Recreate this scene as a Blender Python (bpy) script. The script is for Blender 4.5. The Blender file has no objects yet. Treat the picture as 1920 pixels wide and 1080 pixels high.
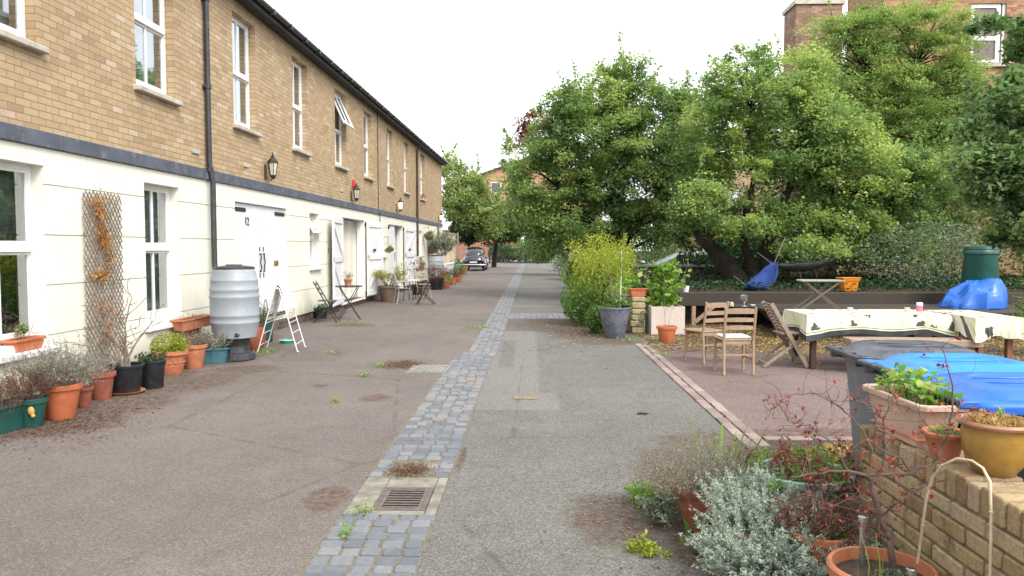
import bpy, math, random
import numpy as np
from mathutils import Vector, Matrix
R = math.radians
random.seed(7); rng = np.random.default_rng(7)
scene = bpy.context.scene
col = scene.collection

# ---------------------------------------------------------------- camera
FPX = 1430.0
cam_d = bpy.data.cameras.new("camera"); cam = bpy.data.objects.new("camera", cam_d); col.objects.link(cam)
cam_d.sensor_width = 36; cam_d.lens = 36 * FPX / 1920; cam_d.clip_end = 2000; cam_d.clip_start = 0.05
cam.location = (0, 0, 1.6)
cam.rotation_euler = (R(90 - 3.04), 0, R(1.40))
scene.camera = cam
# ---------------------------------------------------------------- world, sun, exposure
SUN_DIR = Vector((0.46, -0.58, 0.74)).normalized()      # towards the sun
world = bpy.data.worlds.new("World"); scene.world = world; world.use_nodes = True
wn = world.node_tree.nodes; wl = world.node_tree.links; wn.clear()
sky = wn.new('ShaderNodeTexSky'); sky.sky_type = 'NISHITA'; sky.sun_disc = False
sky.sun_elevation = math.asin(SUN_DIR.z); sky.sun_rotation = math.atan2(SUN_DIR.x, SUN_DIR.y)
sky.air_density = 1.6; sky.dust_density = 5.0
hs = wn.new('ShaderNodeHueSaturation'); hs.inputs['Saturation'].default_value = 0.35
b1 = wn.new('ShaderNodeBackground'); b1.inputs[1].default_value = 0.055
b2 = wn.new('ShaderNodeBackground'); b2.inputs[0].default_value = (0.96, 0.98, 1.0, 1); b2.inputs[1].default_value = 0.84
ad = wn.new('ShaderNodeAddShader'); wo = wn.new('ShaderNodeOutputWorld')
wl.new(sky.outputs[0], hs.inputs['Color']); wl.new(hs.outputs[0], b1.inputs[0])
wl.new(b1.outputs[0], ad.inputs[0]); wl.new(b2.outputs[0], ad.inputs[1]); wl.new(ad.outputs[0], wo.inputs[0])
sun_d = bpy.data.lights.new("sun", 'SUN'); sun = bpy.data.objects.new("sun", sun_d); col.objects.link(sun)
sun_d.energy = 1.5; sun_d.angle = R(22); sun_d.color = (1.0, 0.95, 0.87)
sun.rotation_euler = SUN_DIR.to_track_quat('Z', 'Y').to_euler()
scene.view_settings.view_transform = 'Standard'; scene.view_settings.look = 'None'
scene.view_settings.exposure = 0.97; scene.view_settings.gamma = 1
scene.cycles.max_bounces = 10; scene.cycles.diffuse_bounces = 6; scene.cycles.transparent_max_bounces = 12

# ---------------------------------------------------------------- photo measuring helpers
_CR = cam.rotation_euler.to_matrix()
def ray(px, py):
    return _CR @ Vector(((px - 960) / FPX, -(py - 540) / FPX, -1.0))
def P(px, py, z=0.0):
    d = ray(px, py); t = (z - 1.6) / d.z
    return Vector((d.x * t, d.y * t, z))
def Q(px, py, y):
    d = ray(px, py); t = y / d.y
    return Vector((d.x * t, y, 1.6 + d.z * t))

# ---------------------------------------------------------------- mesh builder
class MB:
    def __init__(s): s.v = []; s.f = []; s.t = []; s.cur = 0.5
    def add(s, vs, fs, tint=None):
        n = len(s.v); t = s.cur if tint is None else tint
        s.v += [tuple(v) for v in vs]; s.t += [t] * len(vs)
        s.f += [tuple(i + n for i in f) for f in fs]
    def box(s, x0, x1, y0, y1, z0, z1, M=None, tint=None):
        vs = [Vector((x, y, z)) for z in (z0, z1) for y in (y0, y1) for x in (x0, x1)]
        if M is not None: vs = [M @ v for v in vs]
        s.add(vs, [(0, 2, 3, 1), (4, 5, 7, 6), (0, 1, 5, 4), (2, 6, 7, 3), (0, 4, 6, 2), (1, 3, 7, 5)], tint)
    def beam(s, a, b, w, h, up=(0, 0, 1), tint=None):
        a = Vector(a); b = Vector(b); d = (b - a).normalized(); u = Vector(up)
        sd = d.cross(u)
        if sd.length < 1e-4: sd = d.cross(Vector((1, 0, 0)))
        sd.normalize(); u = sd.cross(d).normalized()
        vs = [p + sd * (sx * w / 2) + u * (sz * h / 2) for p in (a, b) for sx, sz in ((-1, -1), (1, -1), (1, 1), (-1, 1))]
        s.add(vs, [(3, 2, 1, 0), (4, 5, 6, 7), (0, 1, 5, 4), (1, 2, 6, 5), (2, 3, 7, 6), (3, 0, 4, 7)], tint)
    def tube(s, pts, r, n=8, tint=None, cap=True):
        pts = [Vector(p) for p in pts]; m = len(pts)
        if not hasattr(r, '__len__'): r = [r] * m
        vs = []; prev = None
        for i, p in enumerate(pts):
            d = (pts[min(i + 1, m - 1)] - pts[max(i - 1, 0)])
            if d.length < 1e-9: d = Vector((0, 0, 1))
            d.normalize()
            if prev is None:
                a = d.cross(Vector((0, 0, 1)))
                if a.length < 0.05: a = d.cross(Vector((1, 0, 0)))
            else:
                a = prev - d * prev.dot(d)
                if a.length < 1e-5: a = d.orthogonal()
            a.normalize(); prev = a; b = d.cross(a)
            for k in range(n):
                an = 2 * math.pi * k / n
                vs.append(p + (a * math.cos(an) + b * math.sin(an)) * r[i])
        fs = []
        for i in range(m - 1):
            for k in range(n):
                k2 = (k + 1) % n
                fs.append((i * n + k, i * n + k2, (i + 1) * n + k2, (i + 1) * n + k))
        if cap: fs.append(tuple(range(n))[::-1]); fs.append(tuple((m - 1) * n + k for k in range(n)))
        s.add(vs, fs, tint)
    def lathe(s, prof, c=(0, 0, 0), n=28, sx=1, sy=1, M=None, tint=None, close=True):
        vs = []; c = Vector(c)
        for r, z in prof:
            for k in range(n):
                a = 2 * math.pi * k / n
                v = Vector((r * sx * math.cos(a), r * sy * math.sin(a), z))
                if M is not None: v = M @ v
                vs.append(v + c)
        fs = []
        for i in range(len(prof) - 1):
            for k in range(n):
                k2 = (k + 1) % n
                fs.append((i * n + k, i * n + k2, (i + 1) * n + k2, (i + 1) * n + k))
        if close:
            if prof[0][0] > 1e-6: fs.append(tuple(range(n))[::-1])
            if prof[-1][0] > 1e-6: fs.append(tuple((len(prof) - 1) * n + k for k in range(n)))
        s.add(vs, fs, tint)
    def ball(s, c, rx, ry=None, rz=None, n=16, m=10, M=None, tint=None):
        ry = rx if ry is None else ry; rz = rx if rz is None else rz
        pr = [(max(math.sin(math.pi * i / m), 1e-4), -rz * math.cos(math.pi * i / m)) for i in range(m + 1)]
        s.lathe(pr, c, n, rx, ry, M, tint, close=False)
    def prism(s, poly, z0, z1, M=None, tint=None):
        n = len(poly)
        vs = [Vector((x, y, z)) for z in (z0, z1) for x, y in poly]
        if M is not None: vs = [M @ v for v in vs]
        fs = [tuple(range(n))[::-1], tuple(range(n, 2 * n))]
        fs += [(i, (i + 1) % n, n + (i + 1) % n, n + i) for i in range(n)]
        s.add(vs, fs, tint)
    def loft(s, rings, cap=True, tint=None):
        n = len(rings[0]); vs = [v for r in rings for v in r]; fs = []
        for i in range(len(rings) - 1):
            for k in range(n):
                k2 = (k + 1) % n
                fs.append((i * n + k, i * n + k2, (i + 1) * n + k2, (i + 1) * n + k))
        if cap: fs.append(tuple(range(n))[::-1]); fs.append(tuple((len(rings) - 1) * n + k for k in range(n)))
        s.add(vs, fs, tint)
    def build(s, name, mat, parent=None, bevel=0, smooth=False, seg=1, sub=0):
        me = bpy.data.meshes.new(name); me.from_pydata(s.v, [], s.f); me.materials.append(mat)
        at = me.attributes.new('tint', 'FLOAT', 'POINT'); at.data.foreach_set('value', s.t)
        if smooth: me.polygons.foreach_set('use_smooth', [True] * len(me.polygons))
        me.update()
        o = bpy.data.objects.new(name, me); col.objects.link(o)
        if parent is not None: o.parent = parent
        if bevel:
            b = o.modifiers.new('bevel', 'BEVEL'); b.width = bevel; b.segments = seg; b.limit_method = 'ANGLE'; b.angle_limit = R(35)
        if sub:
            b = o.modifiers.new('sub', 'SUBSURF'); b.levels = sub; b.render_levels = sub
        if smooth and not sub:
            me.set_sharp_from_angle(angle=R(42))
        return o

class LF:                                    # leaf accumulator: one folded leaf-sized face each
    def __init__(s): s.C = []; s.T = []
    def add(s, C, size, tint, up=0.4, ax=None, aspect=0.55):
        C = np.asarray(C, float).reshape(-1, 3); n = len(C)
        if n == 0: return
        nr = rng.normal(size=(n, 3)); nr[:, 2] += up * 2.2; nr /= np.linalg.norm(nr, axis=1)[:, None]
        a = rng.normal(size=(n, 3)) if ax is None else np.asarray(ax, float) + rng.normal(size=(n, 3)) * 0.35
        a -= nr * (a * nr).sum(1)[:, None]; a /= np.linalg.norm(a, axis=1)[:, None] + 1e-9
        b = np.cross(nr, a)
        L = (np.asarray(size) * rng.uniform(0.5, 1.45, n))[:, None]
        w = L * aspect / 2
        fold = nr * w * 0.35
        q = np.stack([C - a * L / 2, C + b * w + fold - a * L * 0.08, C + a * L / 2 - nr * L * 0.08, C - b * w + fold - a * L * 0.08], 1)
        s.C.append(q); s.T.append(np.repeat(np.broadcast_to(np.asarray(tint, float), (n,)), 4))
    def build(s, name, mat, parent=None):
        q = np.concatenate(s.C).astype(np.float32); n = len(q)
        me = bpy.data.meshes.new(name)
        me.vertices.add(n * 4); me.loops.add(n * 4); me.polygons.add(n)
        me.vertices.foreach_set('co', q.reshape(-1))
        me.loops.foreach_set('vertex_index', np.arange(n * 4, dtype=np.int32))
        me.polygons.foreach_set('loop_start', np.arange(0, n * 4, 4, dtype=np.int32))
        me.polygons.foreach_set('loop_total', np.full(n, 4, dtype=np.int32))
        at = me.attributes.new('tint', 'FLOAT', 'POINT'); at.data.foreach_set('value', np.concatenate(s.T).astype(np.float32))
        me.materials.append(mat); me.update(calc_edges=True); me.validate()
        o = bpy.data.objects.new(name, me); col.objects.link(o)
        if parent is not None: o.parent = parent
        return o

def tag(o, label=None, cat=None, group=None, kind=None):
    if label: o['label'] = label
    if cat: o['category'] = cat
    if group: o['group'] = group
    if kind: o['kind'] = kind
    return o
def thing(name, label, cat, loc=(0, 0, 0), rz=0, group=None):
    o = bpy.data.objects.new(name, None); col.objects.link(o); o.empty_display_size = 0.1
    o.location = loc; o.rotation_euler = (0, 0, rz)
    return tag(o, label, cat, group)
def dup(o, loc=None, rz=None, label=None, parent=None):
    c = o.copy(); col.objects.link(c)
    if parent is not None: c.parent = parent
    if loc is not None: c.location = loc
    if rz is not None: c.rotation_euler = (0, 0, rz)
    if label: c['label'] = label
    for ch in list(o.children): dup(ch, parent=c)
    return c

# ---------------------------------------------------------------- materials
class NT:
    def __init__(s, name):
        s.m = bpy.data.materials.new(name); s.m.use_nodes = True
        s.t = s.m.node_tree; s.t.nodes.clear()
        s.out = s.n('ShaderNodeOutputMaterial')
    def n(s, ty, **kw):
        x = s.t.nodes.new(ty)
        for k, v in kw.items(): setattr(x, k, v)
        return x
    def set(s, inp, v):
        if isinstance(v, bpy.types.NodeSocket): s.t.links.new(v, inp)
        elif isinstance(v, (tuple, list)) and len(v) == 3 and inp.type == 'RGBA': inp.default_value = (*v, 1)
        else: inp.default_value = v
    def obj(s): return s.n('ShaderNodeTexCoord').outputs['Object']
    def geo(s): return s.n('ShaderNodeNewGeometry').outputs['Position']
    def math(s, op, a, b=0.0, c=None, clamp=False):
        x = s.n('ShaderNodeMath', operation=op, use_clamp=clamp); s.set(x.inputs[0], a); s.set(x.inputs[1], b)
        if c is not None: s.set(x.inputs[2], c)
        return x.outputs[0]
    def noise(s, vec, scale, detail=4, rough=0.55, dist=0.0):
        x = s.n('ShaderNodeTexNoise'); s.set(x.inputs['Vector'], vec); x.inputs['Scale'].default_value = scale
        x.inputs['Detail'].default_value = detail; x.inputs['Roughness'].default_value = rough; x.inputs['Distortion'].default_value = dist
        return x.outputs['Fac']
    def voro(s, vec, scale, feat='F1', out='Distance'):
        x = s.n('ShaderNodeTexVoronoi', feature=feat); s.set(x.inputs['Vector'], vec); x.inputs['Scale'].default_value = scale
        return x.outputs[out]
    def ramp(s, fac, stops, interp='LINEAR'):
        x = s.n('ShaderNodeValToRGB'); x.color_ramp.interpolation = interp; s.set(x.inputs[0], fac)
        e = x.color_ramp.elements
        while len(e) < len(stops): e.new(0.5)
        for k, (p, c) in enumerate(stops):
            e[k].position = p
            e[k].color = (*c, 1) if hasattr(c, '__len__') else (c, c, c, 1)
        return x.outputs[0]
    def sstep(s, v, a, b):
        x = s.n('ShaderNodeMapRange', interpolation_type='SMOOTHSTEP'); s.set(x.inputs[0], v)
        x.inputs[1].default_value = a; x.inputs[2].default_value = b; return x.outputs[0]
    def mix(s, f, a, b, mode='MIX'):
        x = s.n('ShaderNodeMix', data_type='RGBA', blend_type=mode); s.set(x.inputs[0], f); s.set(x.inputs[6], a); s.set(x.inputs[7], b)
        return x.outputs[2]
    def tint(s): return s.n('ShaderNodeAttribute', attribute_name='tint').outputs['Fac']
    def mapping(s, vec, scale=(1, 1, 1), rot=(0, 0, 0), loc=(0, 0, 0)):
        x = s.n('ShaderNodeMapping'); s.set(x.inputs[0], vec); x.inputs[1].default_value = loc; x.inputs[2].default_value = rot; x.inputs[3].default_value = scale
        return x.outputs[0]
    def bump(s, h, strength=0.3, dist=0.01, normal=None):
        x = s.n('ShaderNodeBump'); x.inputs['Strength'].default_value = strength; x.inputs['Distance'].default_value = dist
        s.set(x.inputs['Height'], h)
        if normal is not None: s.set(x.inputs['Normal'], normal)
        return x.outputs[0]
    def finish(s, color, rough=0.7, normal=None, metal=0.0, spec=0.5, **kw):
        b = s.n('ShaderNodeBsdfPrincipled'); s.set(b.inputs['Base Color'], color); s.set(b.inputs['Roughness'], rough)
        s.set(b.inputs['Metallic'], metal); s.set(b.inputs['Specular IOR Level'], spec)
        if normal is not None: s.set(b.inputs['Normal'], normal)
        for k, v in kw.items(): s.set(b.inputs[k.replace('_', ' ')], v)
        s.t.links.new(b.outputs[0], s.out.inputs[0]); s.b = b
        return s.m

def plain(name, c, rough=0.6, var=0.25, scale=8, metal=0.0, bump=0.15, bscale=60, spec=0.5, dirt=None, **kw):
    t = NT(name); o = t.obj()
    n = t.noise(o, scale, 5)
    lo = tuple(x * (1 - var) for x in c); hi = tuple(min(1, x * (1 + var)) for x in c)
    cc = t.ramp(n, [(0.3, lo), (0.7, hi)])
    if dirt:
        d = t.sstep(t.noise(o, scale * 2.3, 6, 0.7), 0.52, 0.72); cc = t.mix(t.math('MULTIPLY', d, 0.6), cc, dirt)
    r = t.ramp(t.noise(o, scale * 3, 3), [(0.3, max(0, rough - 0.1)), (0.7, min(1, rough + 0.1))])
    return t.finish(cc, r, t.bump(t.noise(o, bscale, 4), bump, 0.004), metal, spec, **kw)
def leafmat(name, c0, c1, c2, trans=0.35, rough=0.5):
    t = NT(name)
    cc = t.ramp(t.tint(), [(0.0, c0), (0.5, c1), (1.0, c2)])
    b = t.n('ShaderNodeBsdfPrincipled'); t.set(b.inputs['Base Color'], cc); b.inputs['Roughness'].default_value = rough
    b.inputs['Specular IOR Level'].default_value = 0.35
    tr = t.n('ShaderNodeBsdfTranslucent'); t.set(tr.inputs[0], t.mix(1.0, cc, (1.2, 1.25, 0.75), 'MULTIPLY'))
    mx = t.n('ShaderNodeMixShader'); mx.inputs[0].default_value = trans
    t.t.links.new(b.outputs[0], mx.inputs[1]); t.t.links.new(tr.outputs[0], mx.inputs[2]); t.t.links.new(mx.outputs[0], t.out.inputs[0])
    return t.m
def woodmat(name, c, rough=0.7, axis_scale=(6, 6, 1.2)):
    t = NT(name); o = t.mapping(t.obj(), axis_scale)
    g = t.noise(o, 9, 6, 0.65, 0.6); n2 = t.noise(t.obj(), 3, 3)
    cc = t.ramp(g, [(0.3, tuple(x * 0.6 for x in c)), (0.55, c), (0.8, tuple(min(1, x * 1.35) for x in c))])
    cc = t.mix(t.sstep(n2, 0.4, 0.75), cc, tuple(x * 0.75 for x in c))
    return t.finish(cc, rough, t.bump(g, 0.3, 0.003))
def brickmat(name, c1, c2, mortar, bw=0.215, bh=0.065, m=0.01, plane='YZ', stain=0.5, hi=None):
    t = NT(name); o = t.obj()
    sp = t.n('ShaderNodeSeparateXYZ'); t.set(sp.inputs[0], o)
    cb = t.n('ShaderNodeCombineXYZ')
    t.set(cb.inputs[0], t.math('ADD', sp.outputs[0], sp.outputs[1])); t.set(cb.inputs[1], sp.outputs[2])
    v = cb.outputs[0]
    wv = t.n('ShaderNodeVectorMath', operation='ADD'); t.set(wv.inputs[0], v)
    nn = t.n('ShaderNodeTexNoise'); t.set(nn.inputs['Vector'], v); nn.inputs['Scale'].default_value = 14
    sc = t.n('ShaderNodeVectorMath', operation='SCALE'); t.set(sc.inputs[0], nn.outputs['Color']); sc.inputs['Scale'].default_value = 0.006
    t.set(wv.inputs[1], sc.outputs[0]); v = wv.outputs[0]
    b = t.n('ShaderNodeTexBrick'); t.set(b.inputs['Vector'], v); b.offset = 0.5
    b.inputs['Scale'].default_value = 1; b.inputs['Brick Width'].default_value = bw + m; b.inputs['Row Height'].default_value = bh + m
    b.inputs['Mortar Size'].default_value = m * 0.55; b.inputs['Mortar Smooth'].default_value = 0.15; b.inputs['Bias'].default_value = 0
    t.set(b.inputs['Color1'], (0, 0, 0)); t.set(b.inputs['Color2'], (1, 1, 1)); t.set(b.inputs['Mortar'], (0.5, 0.5, 0.5))
    stops = [(0.0, tuple(x * 0.80 for x in c1)), (0.12, tuple(x * .93 for x in c1)), (0.3, c1), (0.7, c2), (0.92, tuple(min(1, x * 1.06) for x in c2)), (1.0, hi or tuple(min(1, x * 1.35) for x in c2))]
    cc = t.ramp(b.outputs['Color'], stops)
    n1 = t.noise(o, 45, 5, 0.6); cc = t.mix(0.35, cc, t.ramp(n1, [(0.3, 0.55), (0.7, 1.0)]), 'MULTIPLY')
    cc = t.mix(t.math('MULTIPLY', t.sstep(t.noise(o, 7, 5, .7), .5, .75), .35), cc, tuple(min(1, x * 1.22 + .03) for x in c2))
    big = t.noise(t.mapping(o, (1, 1, .45)), 0.9, 6, 0.7)
    cc = t.mix(t.math('MULTIPLY', t.sstep(big, 0.42, 0.75), stain), cc, tuple(x * 0.62 for x in c1))
    mc = t.mix(t.noise(o, 20, 3), mortar, tuple(x * 0.75 for x in mortar))
    cc = t.mix(b.outputs['Fac'], cc, mc)
    h = t.math('SUBTRACT', t.math('MULTIPLY', n1, 0.35), b.outputs['Fac'])
    return t.finish(cc, 0.9, t.bump(h, 0.6, 0.006), spec=0.2)

M = {}
M['brick'] = brickmat('yellow_brick', (0.425, 0.31, 0.185), (0.46, 0.345, 0.215), (0.27, 0.20, 0.135), stain=0.45, hi=(0.54, 0.43, 0.345))
M['brick_back'] = brickmat('warm_brick', (0.38, 0.22, 0.12), (0.46, 0.28, 0.15), (0.40, 0.32, 0.24))
M['brick_red'] = brickmat('red_brick', (0.24, 0.10, 0.07), (0.30, 0.14, 0.10), (0.32, 0.27, 0.23))
M['brick_dark'] = brickmat('plinth_brick', (0.10, 0.075, 0.06), (0.17, 0.12, 0.09), (0.16, 0.14, 0.12))

def stucco():
    t = NT('cream_render'); o = t.obj()
    n = t.noise(o, 1.3, 5, 0.6); cc = t.ramp(n, [(0.3, (0.68, 0.665, 0.575)), (0.7, (0.74, 0.73, 0.645))])
    sp = t.n('ShaderNodeSeparateXYZ'); t.set(sp.inputs[0], o)
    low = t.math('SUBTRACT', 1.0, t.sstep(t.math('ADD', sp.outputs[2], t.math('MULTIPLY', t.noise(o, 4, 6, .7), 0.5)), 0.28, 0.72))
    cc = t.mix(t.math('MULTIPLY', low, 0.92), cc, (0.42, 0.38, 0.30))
    streak = t.noise(t.mapping(o, (1, 9, 0.5)), 1.6, 5, 0.7)
    cc = t.mix(t.math('MULTIPLY', t.sstep(streak, 0.52, 0.78), 0.42), cc, (0.5, 0.47, 0.38))
    return t.finish(cc, 0.75, t.bump(t.noise(o, 70, 4), 0.12, 0.003), spec=0.3)
M['stucco'] = stucco()
M['slate'] = plain('slate_band', (0.075, 0.087, 0.118), 0.6, 0.3, 3, dirt=(0.2, 0.2, 0.2))
M['white'] = plain('white_paint', (0.70, 0.70, 0.70), 0.4, 0.05, 3, dirt=(0.6, 0.58, 0.52), bump=0.05)
M['whitewood'] = plain('white_timber', (0.66, 0.665, 0.685), 0.5, 0.06, 4, dirt=(0.62, 0.62, 0.60), bump=0.1, bscale=25)
M['sill'] = plain('sill_stone', (0.42, 0.39, 0.33), 0.85, 0.25, 6, dirt=(0.2, 0.18, 0.14))
M['roof'] = plain('roof_slates', (0.035, 0.035, 0.04), 0.75, 0.3, 4, bscale=10, bump=0.4)
M['blackpl'] = plain('black_plastic', (0.028, 0.03, 0.036), 0.4, 0.3, 6, bump=0.05, dirt=(0.12, 0.11, 0.1))
M['iron'] = plain('black_iron', (0.03, 0.03, 0.032), 0.5, 0.3, 12, metal=0.3)
M['steel'] = plain('brushed_steel', (0.55, 0.55, 0.56), 0.3, 0.15, 20, metal=0.9, bump=0.05)
M['brass'] = plain('brass', (0.45, 0.33, 0.14), 0.4, 0.2, 20, metal=0.8)
M['terra'] = plain('terracotta', (0.43, 0.15, 0.075), 0.8, 0.22, 9, dirt=(0.42, 0.30, 0.22))
M['terra2'] = plain('dark_terracotta', (0.26, 0.075, 0.045), 0.75, 0.3, 9, dirt=(0.24, 0.16, 0.12))
M['plterra'] = plain('orange_plastic', (0.45, 0.13, 0.055), 0.55, 0.15, 9, bump=0.05, dirt=(0.38, 0.22, 0.14))
M['greenpl'] = plain('green_plastic', (0.012, 0.075, 0.062), 0.45, 0.2, 5, bump=0.04)
M['tealpl'] = plain('teal_plastic', (0.03, 0.11, 0.145), 0.55, 0.25, 7, bump=0.04, dirt=(.10,.14,.14))
M['blackpot'] = plain('black_pot', (0.010, 0.012, 0.017), 0.5, 0.3, 5, dirt=(0.07, 0.065, 0.06))
M['brownpot'] = plain('brown_pot', (0.13, 0.085, 0.065), 0.6, 0.2, 4)
M['soil'] = plain('potting_soil', (0.045, 0.032, 0.024), 0.95, 0.5, 30, bump=0.9, bscale=90)
M['buttgrey'] = plain('grey_water_butt', (0.27, 0.30, 0.335), 0.45, 0.08, 2, bump=0.03, dirt=(0.38, 0.41, 0.44))
M['wood'] = woodmat('weathered_teak', (0.34, 0.235, 0.155))
M['woodgrey'] = woodmat('grey_teak', (0.27, 0.215, 0.165))
M['wooddark'] = woodmat('dark_hardwood', (0.05, 0.02, 0.014))
M['woodbrown'] = woodmat('brown_table_wood', (0.24, 0.10, 0.05))
M['plank'] = woodmat('bench_plank', (0.32, 0.23, 0.17), axis_scale=(1.2, 6, 6))
M['sleeper'] = woodmat('old_sleepers', (0.045, 0.033, 0.024), axis_scale=(1.2, 6, 6))
M['bark'] = plain('bark', (0.032, 0.025, 0.02), 0.95, 0.45, 6, bump=0.9, bscale=22)
M['twig'] = plain('grey_twig', (0.20, 0.16, 0.13), 0.9, 0.3, 20)
M['twigred'] = plain('maple_twig', (0.12, 0.075, 0.065), 0.8, 0.35, 20)
M['cane'] = plain('bamboo_cane', (0.5, 0.40, 0.28), 0.7, 0.2, 20)
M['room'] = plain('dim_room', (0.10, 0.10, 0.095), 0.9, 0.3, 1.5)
M['blind'] = plain('pale_blind', (0.42, 0.47, 0.46), 0.9, 0.15, 2)
M['blind2'] = plain('grey_curtain', (0.16, 0.19, 0.19), 0.9, 0.35, 2)
M['cream'] = plain('cream_curtain', (0.66, 0.60, 0.50), 0.85, 0.08, 2)
def glassmat(name, tintc=(0.9, 0.95, 0.95), refl=0.28):
    t = NT(name)
    g = t.n('ShaderNodeBsdfGlossy'); g.inputs['Roughness'].default_value = 0.02; t.set(g.inputs['Color'], (0.9, 0.95, 1))
    tr = t.n('ShaderNodeBsdfTransparent'); t.set(tr.inputs[0], tintc)
    fr = t.n('ShaderNodeFresnel'); fr.inputs[0].default_value = 1.5
    f = t.math('ADD', t.math('MULTIPLY', fr.outputs[0], 1.4), refl, clamp=True)
    mx = t.n('ShaderNodeMixShader'); t.set(mx.inputs[0], f)
    t.t.links.new(tr.outputs[0], mx.inputs[1]); t.t.links.new(g.outputs[0], mx.inputs[2]); t.t.links.new(mx.outputs[0], t.out.inputs[0])
    return t.m
M['glass'] = glassmat('window_glass')
def emitmat(name, c, s, base=(0.8, 0.7, 0.5)):
    t = NT(name); return t.finish(base, 0.4, Emission_Color=c, Emission_Strength=s)
M['litglass'] = emitmat('lit_lamp_glass', (1.0, 0.72, 0.38), 1.6)
M['frost'] = plain('frosted_glass', (0.55, 0.52, 0.42), 0.3, 0.2, 9)

# ================================================================ SETTING: ground, road, paving
def spots(t, pos, lst, warp=0.75, soft=0.6, nsc=3.4):
    """union of irregular patches [(x, y, rx, ry)] as a mask"""
    sp = t.n('ShaderNodeSeparateXYZ'); t.set(sp.inputs[0], pos)
    nz = t.math('MULTIPLY', t.math('SUBTRACT', t.noise(pos, nsc, 6, 0.7), 0.5), warp * 4)
    acc = None
    for (x, y, rx, ry) in lst:
        a = t.math('DIVIDE', t.math('SUBTRACT', sp.outputs[0], x), rx); b = t.math('DIVIDE', t.math('SUBTRACT', sp.outputs[1], y), ry)
        d = t.math('ADD', t.math('MULTIPLY', a, a), t.math('MULTIPLY', b, b))
        acc = d if acc is None else t.math('MINIMUM', acc, d)
    return t.math('SUBTRACT', 1.0, t.sstep(t.math('ADD', acc, nz), 1 - soft, 1 + soft))
def rects(t, pos, lst, soft=0.035):
    sp = t.n('ShaderNodeSeparateXYZ'); t.set(sp.inputs[0], pos); acc = None
    nz = t.math('MULTIPLY', t.math('SUBTRACT', t.noise(pos, 5, 6, 0.7), 0.5), 0.16)
    for (x0, x1, y0, y1) in lst:
        a = t.math('SUBTRACT', t.math('ABSOLUTE', t.math('SUBTRACT', sp.outputs[0], (x0 + x1) / 2)), (x1 - x0) / 2)
        b = t.math('SUBTRACT', t.math('ABSOLUTE', t.math('SUBTRACT', sp.outputs[1], (y0 + y1) / 2)), (y1 - y0) / 2)
        d = t.math('MAXIMUM', a, b)
        acc = d if acc is None else t.math('MINIMUM', acc, d)
    return t.math('SUBTRACT', 1.0, t.sstep(t.math('ADD', acc, nz), -soft, soft))
def tarmac(name, base, speck, grain=55, dirt=(), moss=(), light=(), dark=(), tone=(0.8, 1.2), contrast=1.0):
    t = NT(name); p = t.geo()
    big = t.noise(p, 0.35, 6, 0.6); mid = t.noise(p, 2.3, 5, 0.65)
    c = t.ramp(t.math('ADD', t.math('MULTIPLY', big, .8), t.math('MULTIPLY', t.noise(t.mapping(p, (1, .18, 1)), 1.1, 5, .65), .25)), [(0.30, tuple(x * tone[0] for x in base)), (0.72, tuple(x * tone[1] for x in base))])
    c = t.mix(0.55, c, t.ramp(mid, [(0.3, 0.72), (0.7, 1.0)]), 'MULTIPLY')
    if light: c = t.mix(t.math('MULTIPLY', rects(t, p, light), 0.5), c, tuple(x * 1.4 for x in base))
    if dark: c = t.mix(t.math('MULTIPLY', rects(t, p, dark), 0.5), c, tuple(x * 0.72 for x in base))
    cell = t.n('ShaderNodeTexVoronoi', feature='F1'); t.set(cell.inputs['Vector'], p); cell.inputs['Scale'].default_value = grain
    cs = t.n('ShaderNodeSeparateColor'); t.set(cs.inputs[0], cell.outputs['Color'])
    c = t.mix(contrast, c, t.ramp(cs.outputs[0], [(0.0, 0.55), (0.45, 0.88), (0.8, 1.1), (1.0, 1.6)]), 'MULTIPLY')
    c = t.mix(t.math('MULTIPLY', t.sstep(cs.outputs[1], 0.95, 1.0), 0.5), c, speck)
    fine = t.noise(p, 160, 3, 0.7)
    h = t.math('ADD', t.math('MULTIPLY', t.math('SUBTRACT', 1.0, cell.outputs['Distance']), 1.0), t.math('MULTIPLY', fine, 0.4))
    crack = t.voro(t.mapping(p, (1, 0.6, 1)), 0.45, 'DISTANCE_TO_EDGE')
    ck = t.math('SUBTRACT', 1.0, t.sstep(t.math('ADD', crack, t.math('MULTIPLY', t.noise(p, 3, 5, 0.7), 0.05)), 0.020, 0.034))
    c = t.mix(t.math('MULTIPLY', ck, 0.45), c, tuple(x * 0.4 for x in base))
    if dirt:
        f = t.math('MULTIPLY', spots(t, p, dirt), t.ramp(t.noise(p, 13, 6, 0.8), [(0.40, 0.12), (0.60, 1.0)]))
        c = t.mix(f, c, t.ramp(t.noise(p, 40, 3), [(0.35, (0.05, 0.03, 0.02)), (0.65, (0.13, 0.075, 0.05))]))
    if moss:
        f = t.math('MULTIPLY', spots(t, p, moss), t.sstep(t.noise(p, 30, 5, 0.75), 0.45, 0.62))
        c = t.mix(t.math('MULTIPLY', f, .55), c, (0.10, 0.10, 0.045))
    return t.finish(c, 0.92, t.bump(h, 0.5, 0.006), spec=0.22)

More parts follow.
